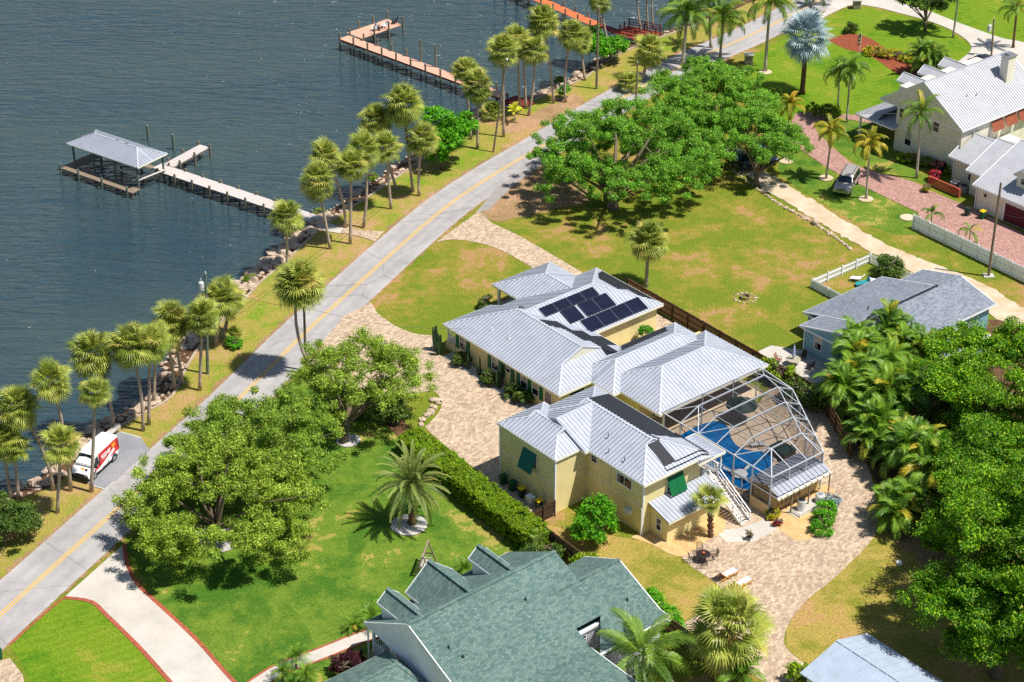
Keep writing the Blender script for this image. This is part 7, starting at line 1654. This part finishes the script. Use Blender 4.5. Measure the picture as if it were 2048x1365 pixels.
pbox(hs_, 'bracket', 'black', (-2.0, -.35, .3), (.1, .1, .6))
# wrought iron bistro set
bt = thing('bistro_table', gp(1406, 1122), 'round dark iron table on the patio beside the gravel bed', 'table'); L_ = bt.location
m_ = MB(); m_.lathe([(.6, .7), (.62, .72), (.6, .74)], (0, 0, 0), 24); m_.build('tabletop', MT['iron'], bt, False)
for k in range(4): m_ = MB(); a = k * 1.571 + .4; m_.tube([(.45 * math.cos(a), .45 * math.sin(a), 0), (.2 * math.cos(a), .2 * math.sin(a), .35), (.4 * math.cos(a), .4 * math.sin(a), .7)], .025, 6); m_.build('leg', MT['iron'], bt, False)
m_ = MB(); m_.lathe([(.1, .74), (.16, .86), (.1, .9)], (0, 0, 0), 10); pp_ = tag(m_.build('flower_pot', MT['terracotta'], None), 'terracotta flower pot on the round iron table', 'flower pot'); pp_.location = L_
def iron_chair(p, rz, label):
    o = thing('iron_chair', p, label, 'chair', 'iron chairs at the patio table', rz)
    m_ = MB()
    for i in range(7): m_.beam((-.24, -.24 + .08 * i, .44), (.24, -.24 + .08 * i, .44), .02, .02)
    m_.beam((-.24, -.26, .44), (-.24, .26, .44), .03, .03); m_.beam((.24, -.26, .44), (.24, .26, .44), .03, .03); m_.build('seat', MT['iron'], o, False)
    m_ = MB()
    for i in range(7): m_.beam((.25, -.22 + .073 * i, .5), (.36, -.22 + .073 * i, .98), .02, .02)
    m_.tube([(.24, -.25, .44), (.36, -.25, .96), (.38, 0, 1.05), (.36, .25, .96), (.24, .25, .44)], .02, 6); m_.build('backrest', MT['iron'], o, False)
    for s in (-.26, .26):
        m_ = MB(); m_.tube([(-.24, s, .44), (-.25, s, .66), (.28, s, .66)], .018, 6); m_.build('armrest', MT['iron'], o, False)
        for x in (-.24, .24): m_ = MB(); m_.tube([(x, s, 0), (x, s, .44)], .018, 6); m_.build('leg', MT['iron'], o, False)
tc_ = gp(1406, 1122)
for k, (a, lb) in enumerate(((0.2, 'iron chair on the right of the patio table'), (1.75, 'iron chair behind the patio table'), (3.3, 'iron chair on the left of the patio table'), (4.7, 'iron chair in front of the patio table'))):
    iron_chair(tc_ + Vector((math.cos(a), math.sin(a), 0)) * .95, a, lb)
# striped steamer loungers
def lounger(p, rz, label):
    o = thing('striped_lounger', p, label, 'lounger', 'striped loungers on the patio', rz)
    m_ = MB(); q = [(-.25, -.32, .42), (1.05, -.32, .5), (1.05, .32, .5), (-.25, .32, .42)]; m_.add(q + [(x, y, z - .05) for x, y, z in q], [(0, 1, 2, 3), (7, 6, 5, 4), (0, 4, 5, 1), (1, 5, 6, 2), (2, 6, 7, 3), (3, 7, 4, 0)]); m_.build('seat', MT['stripe'], o, False)
    m_ = MB(); q = [(-.27, -.32, .42), (-.27, .32, .42), (-.85, .32, 1.0), (-.85, -.32, 1.0)]; m_.add(q + [(x + .04, y, z + .04) for x, y, z in q], [(0, 1, 2, 3), (7, 6, 5, 4), (0, 4, 5, 1), (1, 5, 6, 2), (2, 6, 7, 3), (3, 7, 4, 0)]); m_.build('backrest', MT['stripe'], o, False)
    for s in (-.36, .36):
        m_ = MB(); m_.beam((-.9, s, .3), (1.1, s, .42), .05, .08); m_.build('side_rail', MT['teak'], o, False); m_ = MB(); m_.beam((-.3, s, .4), (-.9, s, 1.02), .05, .05); m_.build('back_rail', MT['teak'], o, False)
        for a, c in (((-.75, 0), (.1, .5)), ((.35, 0), (-.4, .45)), ((.85, 0), (.95, .42))): m_ = MB(); m_.beam((a[0], s, 0), (c[0], s, c[1]), .05, .05); m_.build('leg', MT['teak'], o, False)
lounger(gp(1452, 1156), R(37), 'striped lounger nearer the iron table on the patio'); lounger(gp(1480, 1174), R(37), 'striped lounger farther from the iron table on the patio')
# garden swing
sg = thing('garden_swing', gp(852, 1140), 'weathered wooden A-frame garden swing on the lawn', 'swing', rz=R(80))
for s in (-1.05, 1.05):
    for d in (-.75, .75): m_ = MB(); m_.beam((s, d, 0), (s, d * .06, 2.1), .1, .1); m_.build('leg', MT['oldwood'], sg, False)
    m_ = MB(); m_.beam((s, -.42, .95), (s, .42, .95), .08, .1); m_.build('brace', MT['oldwood'], sg, False)
m_ = MB(); m_.beam((-1.25, 0, 2.14), (1.25, 0, 2.14), .12, .14); m_.build('top_beam', MT['oldwood'], sg, False)
for i in range(5): m_ = MB(); m_.box((0, -.35 + .11 * i, .52), (1.5, .09, .03)); m_.build('seat_slat', MT['greypl'], sg, False)
for i in range(5): m_ = MB(); m_.box((0, .22 + .05 * i, .62 + .11 * i), (1.5, .03, .09)); m_.build('back_slat', MT['greypl'], sg, False)
for s in (-.75, .75): m_ = MB(); m_.beam((s, -.35, .72), (s, .25, .72), .08, .04); m_.build('armrest', MT['greypl'], sg, False); m_ = MB(); m_.tube([(s, -.3, .7), (s, 0, 2.1)], .012, 5); m_.tube([(s, .3, .8), (s, 0, 2.1)], .012, 5); m_.build('chain', MT['steel'], sg, False)
# fire ring
fr_ = thing('fire_pit', gp(1490, 597), 'metal fire ring circled by pale stones in the empty lot', 'fire pit'); L_ = fr_.location
m_ = MB(); n = 20; V = []
for r0, z in ((.5, 0), (.52, .3), (.46, .3), (.44, .05)): V += [(r0 * math.cos(6.2832 * k / n), r0 * math.sin(6.2832 * k / n), z) for k in range(n)]
m_.add(V, [(i * n + k, i * n + (k + 1) % n, (i + 1) * n + (k + 1) % n, (i + 1) * n + k) for i in range(3) for k in range(n)]); m_.build('ring', MT['oldwood'], fr_, False)
for k in range(14): a = k * .449; put('stone', ROCKS[k % 8], fr_, mw=Matrix.Translation((1.1 * math.cos(a), 1.1 * math.sin(a), .04)) @ Matrix.Rotation(a * 3, 4, 'Z') @ Matrix.Scale(random.uniform(.18, .38), 4))
wc = thing('well_cap', gp(1798, 1128), 'small white cap in the shaded grass', 'cap'); m_ = MB(); m_.lathe([(.26, 0), (.26, .18), (.2, .24), (.06, .26)], (0, 0, 0), 14); m_.build('lid', MT['white'], wc, False); m_ = MB(); m_.lathe([(.07, .26), (.05, .34)], (0, 0, 0), 8); m_.build('knob', MT['acgrey'], wc, False)
# pool furniture
def chaise(u_, v_, rz, label):
    o = thing('pool_chaise', uv(u_, v_, .02), label, 'chaise', 'chaises beside the pool', UA + rz)
    m_ = MB()
    for i in range(12): m_.box((-.3 + .11 * i, 0, .36), (.09, .6, .03))
    m_.build('seat', MT['acwhite'], o, False); m_ = MB()
    for i in range(6): m_.box((-.4 - .08 * i, 0, .4 + .09 * i), (.03, .6, .08))
    m_.build('backrest', MT['acwhite'], o, False)
    for x in (-.3, .9):
        for s in (-.28, .28): m_ = MB(); m_.box((x, s, .17), (.05, .05, .34)); m_.build('leg', MT['acwhite'], o, False)
chaise(14.6, 11.2, R(60), 'white chaise beside the pool, nearer the house'); chaise(16.0, 12.0, R(60), 'white chaise beside the pool, nearer the cage wall')
tk = thing('tiki_umbrella', uv(10.6, 13.4), 'dark thatched umbrella inside the pool cage', 'umbrella'); m_ = MB(); m_.cyl((10.6, 13.4, 0), .05, 2.2, 8); m_.uvmap().build('pole', MT['oldwood'], tk)
m_ = MB(); m_.lathe([(1.5, 1.75), (1.45, 1.85), (.75, 2.2), (.05, 2.5)], (10.6, 13.4, 0), 16); m_.uvmap().build('canopy', MT['navypaint'] if False else MT['bindark'], tk)
hot = thing('hot_tub_cover', uv(17.8, 13.0), 'dark brown spa cabinet inside the pool cage', 'spa'); pbox(hot, 'cabinet', 'fencepost', (17.3, 12.0, .45), (1.9, 1.5, .9)); pbox(hot, 'cover', 'bindark', (17.3, 12.0, .95), (2.0, 1.6, .1))
fl = thing('dolphin_sculpture', uv(17.2, 6.6, .25), 'pale round inflatable float with fins on the pool water', 'pool float'); m_ = MB(); m_.lathe([(.1, .02), (.7, .1), (.75, .22), (.5, .32), (.1, .34)], (17.2, 6.6, .2), 18); m_.uvmap().build('disc', MT['acwhite'], fl)
for a, b2_ in (((17.2, 7.2), (17.0, 8.1)), ((16.6, 6.3), (15.8, 5.9)), ((17.8, 6.4), (18.6, 6.2))): pbeam(fl, 'fin', 'acwhite', (*a, .45), (*b2_, .6), .3, .06)
fl.name = 'pool_float'
# blue bungalow patio set
pt = thing('patio_table', uv(6.6, 24.7), 'round glass patio table beside the blue wall', 'table'); m_ = MB(); m_.lathe([(.72, .7), (.74, .72), (.72, .74)], (6.6, 24.7, 0), 22); m_.uvmap().build('tabletop', MT['glass2'], pt)
for k in range(4): a = k * 1.571 + .7; pbeam(pt, 'leg', 'iron', (6.6 + .5 * math.cos(a), 24.7 + .5 * math.sin(a), 0), (6.6 + .45 * math.cos(a), 24.7 + .45 * math.sin(a), .7), .05, .05)
um = thing('folded_umbrella', uv(6.6, 24.7, .74), 'folded blue and white umbrella standing in the round patio table', 'umbrella'); m_ = MB(); m_.cyl((6.6, 24.7, .1), .03, 2.2, 6); m_.uvmap().build('pole', MT['white'], um); m_ = MB(); m_.lathe([(.1, .85), (.16, 1.1), (.12, 1.9), (.03, 2.35)], (6.6, 24.7, 0), 10); m_.uvmap().build('canopy', MT['umbrella'], um)
def sling(u_, v_, rz, label, mat='seat'):
    o = thing('patio_chair', uv(u_, v_), label, 'chair', 'chairs at the round patio table', UA + rz)
    m_ = MB(); m_.box((0, 0, .42), (.52, .54, .05)); m_.build('seat', MT[mat], o, False); m_ = MB(); m_.add([(.24, -.27, .44), (.24, .27, .44), (.42, .27, 1.02), (.42, -.27, 1.02), (.28, -.27, .44), (.28, .27, .44), (.46, .27, 1.02), (.46, -.27, 1.02)], [(0, 1, 2, 3), (7, 6, 5, 4), (0, 4, 5, 1), (1, 5, 6, 2), (2, 6, 7, 3), (3, 7, 4, 0)]); m_.build('backrest', MT[mat], o, False)
    for s in (-.28, .28): m_ = MB(); m_.box((0, s, .64), (.5, .04, .03)); m_.build('armrest', MT['iron'], o, False); m_ = MB(); m_.beam((-.24, s, 0), (-.2, s, .62), .03, .03); m_.beam((.28, s, 0), (.22, s, .62), .03, .03); m_.build('leg', MT['iron'], o, False)
sling(5.4, 23.9, R(200), 'tan patio chair on the left of the round patio table'); sling(7.4, 23.3, R(-60), 'brown patio chair in front of the round patio table'); sling(8.2, 25.4, R(10), 'dark patio chair on the right against the blue wall', 'iron'); sling(6.5, 26.1, R(95), 'dark patio chair behind the round patio table', 'iron')
brl = thing('fire_bowl', uv(3.1, 22.9), 'rusty round fire bowl at the fence corner of the bungalow patio', 'fire bowl'); m_ = MB(); m_.lathe([(.15, 0), (.42, .2), (.48, .45), (.4, .6), (.1, .68)], (3.1, 22.9, 0), 16); m_.uvmap().build('bowl', MT['redpl'], brl); pbox(brl, 'handle', 'iron', (3.1, 22.9, .7), (.2, .04, .08))
# things piled in the picket yard
for i, (u_, v_, rz, mat, lb) in enumerate(((-1.3, 42.6, .3, 'white', 'white folding table tipped in the picket yard'), (-.2, 42.2, 1.0, 'teal', 'pale teal chair lying in the picket yard'), (.1, 43.6, .1, 'white', 'white plastic chair nearest the picket bush'))):
    o = thing('yard_chair', uv(u_, v_), lb, 'chair', 'furniture piled in the picket yard', UA + rz); m_ = MB(); m_.add([(-.6, -.35, .3), (.6, -.35, .55), (.6, .35, .55), (-.6, .35, .3), (-.6, -.35, .25), (.6, -.35, .5), (.6, .35, .5), (-.6, .35, .25)], [(0, 1, 2, 3), (7, 6, 5, 4), (0, 4, 5, 1), (1, 5, 6, 2), (2, 6, 7, 3), (3, 7, 4, 0)]); m_.build('seat', MT[mat], o, False)
    m_ = MB(); m_.add([(.6, -.35, .5), (.6, .35, .5), (.85, .35, .95), (.85, -.35, .95), (.64, -.35, .48), (.64, .35, .48), (.89, .35, .93), (.89, -.35, .93)], [(0, 1, 2, 3), (7, 6, 5, 4), (0, 4, 5, 1), (1, 5, 6, 2), (2, 6, 7, 3), (3, 7, 4, 0)]); m_.build('backrest', MT[mat], o, False)
    for x in (-.5, .5):
        for s in (-.3, .3): m_ = MB(); m_.box((x, s, .2), (.05, .05, .4)); m_.build('leg', MT[mat], o, False)
cr_ = thing('wooden_crate', uv(.5, 42.9), 'brown wooden crate among the furniture in the picket yard', 'crate'); pbox(cr_, 'base', 'redpl', (.5, 42.9, .1), (.9, .7, .2))
for s in (-.33, .33): pbox(cr_, 'side', 'redpl', (.5, 42.9 + s, .3), (.9, .05, .3))
# cream house: brick screen wall, air conditioners
bw = thing('brick_screen', uv(-9.4, 67.0), 'low pierced brick wall screening two air conditioners', 'wall')
m_ = MB(); m_.box((0, 0, 0), (.22, .1, .12)); brk = m_.mesh('brick', MT['terracotta'])
for r0 in range(7):
    for i in range(13):
        p_ = uv(-11.6 + .31 * i + (.15 if r0 % 2 else 0), 66.9, .08 + .15 * r0); put('brick', brk, bw, mw=Matrix.Translation(p_ - bw.location) @ Matrix.Rotation(UA, 4, 'Z'))
pbox(bw, 'coping', 'terracotta', (-9.6, 66.9, 1.08), (4.2, .2, .08)); pbox(bw, 'pier', 'terracotta', (-7.5, 66.9, .55), (.3, .3, 1.1)); pbox(bw, 'pier', 'terracotta', (-11.8, 66.9, .55), (.3, .3, 1.1))
for i, (u_, lb) in enumerate(((-9.3, 'left of two grey air conditioners behind the brick screen'), (-8.0, 'right of two grey air conditioners behind the brick screen'))):
    o = thing('air_conditioner', uv(u_, 68.4), lb, 'air conditioner', 'air conditioners of the cream house'); pbox(o, 'cabinet', 'acgrey', (u_, 68.4, .45), (.85, .85, .9)); m_ = MB(); m_.lathe([(.36, .9), (.36, .95), (.1, 1.0)], (u_, 68.4, 0), 16); m_.uvmap().build('fan_guard', MT['bumper'], o)
# flag and stone piers at the top
fp = gp(1719, 108); fo = thing('flagpole', fp, 'small flagpole with red and white striped flag in the mulch bed', 'flagpole'); m_ = MB(); m_.tube([(0, 0, -.2), (0, 0, 3.0)], .04, 8); m_.build('pole', MT['white'], fo, False)
for k in range(6): m_ = MB(); m_.add([(0, 0, 2.9 - .26 * k), (-.34, -.1, 2.75 - .26 * k), (-.5, .05, 2.2 - .22 * k), (-.02, 0, 2.64 - .26 * k)], [(0, 1, 2, 3)]); m_.build('flag_stripe', MT['flagred' if k % 2 else 'white'], fo, False)
m_ = MB(); m_.add([(0.01, -.02, 2.92), (-.2, -.08, 2.85), (-.24, -.04, 2.5), (0.0, -.02, 2.55)], [(0, 1, 2, 3)]); m_.build('flag_canton', MT['flagblue'], fo, False)
for x, y, lb in ((1713, 17, 'stone gate pier with pale cap at the concrete driveway mouth'), (1497, 127, 'stone gate pier beside the royal palms at the lawn corner')):
    p_ = gp(x, y); o = thing('gate_pier', p_, lb, 'pillar', 'stone gate piers'); m_ = MB(); m_.box((0, 0, .6), (1.0, 1.0, 1.2)); m_.build('shaft', MT['stone'], o, False); m_ = MB(); m_.box((0, 0, 1.27), (1.2, 1.2, .14)); m_.build('cap', MT['concrete'], o, False)
kr = thing('retaining_kerb', gp(236, 862), 'pale concrete kerb wall between the parking pad and the river', 'kerb'); m_ = MB(); m_.beam(gp(205, 880, .3), gp(238, 852, .3), .35, .6); m_.build('block', MT['concrete'], kr); m_ = MB(); m_.beam(gp(205, 880, .63), gp(238, 852, .63), .45, .08); m_.build('cap', MT['concrete'], kr)
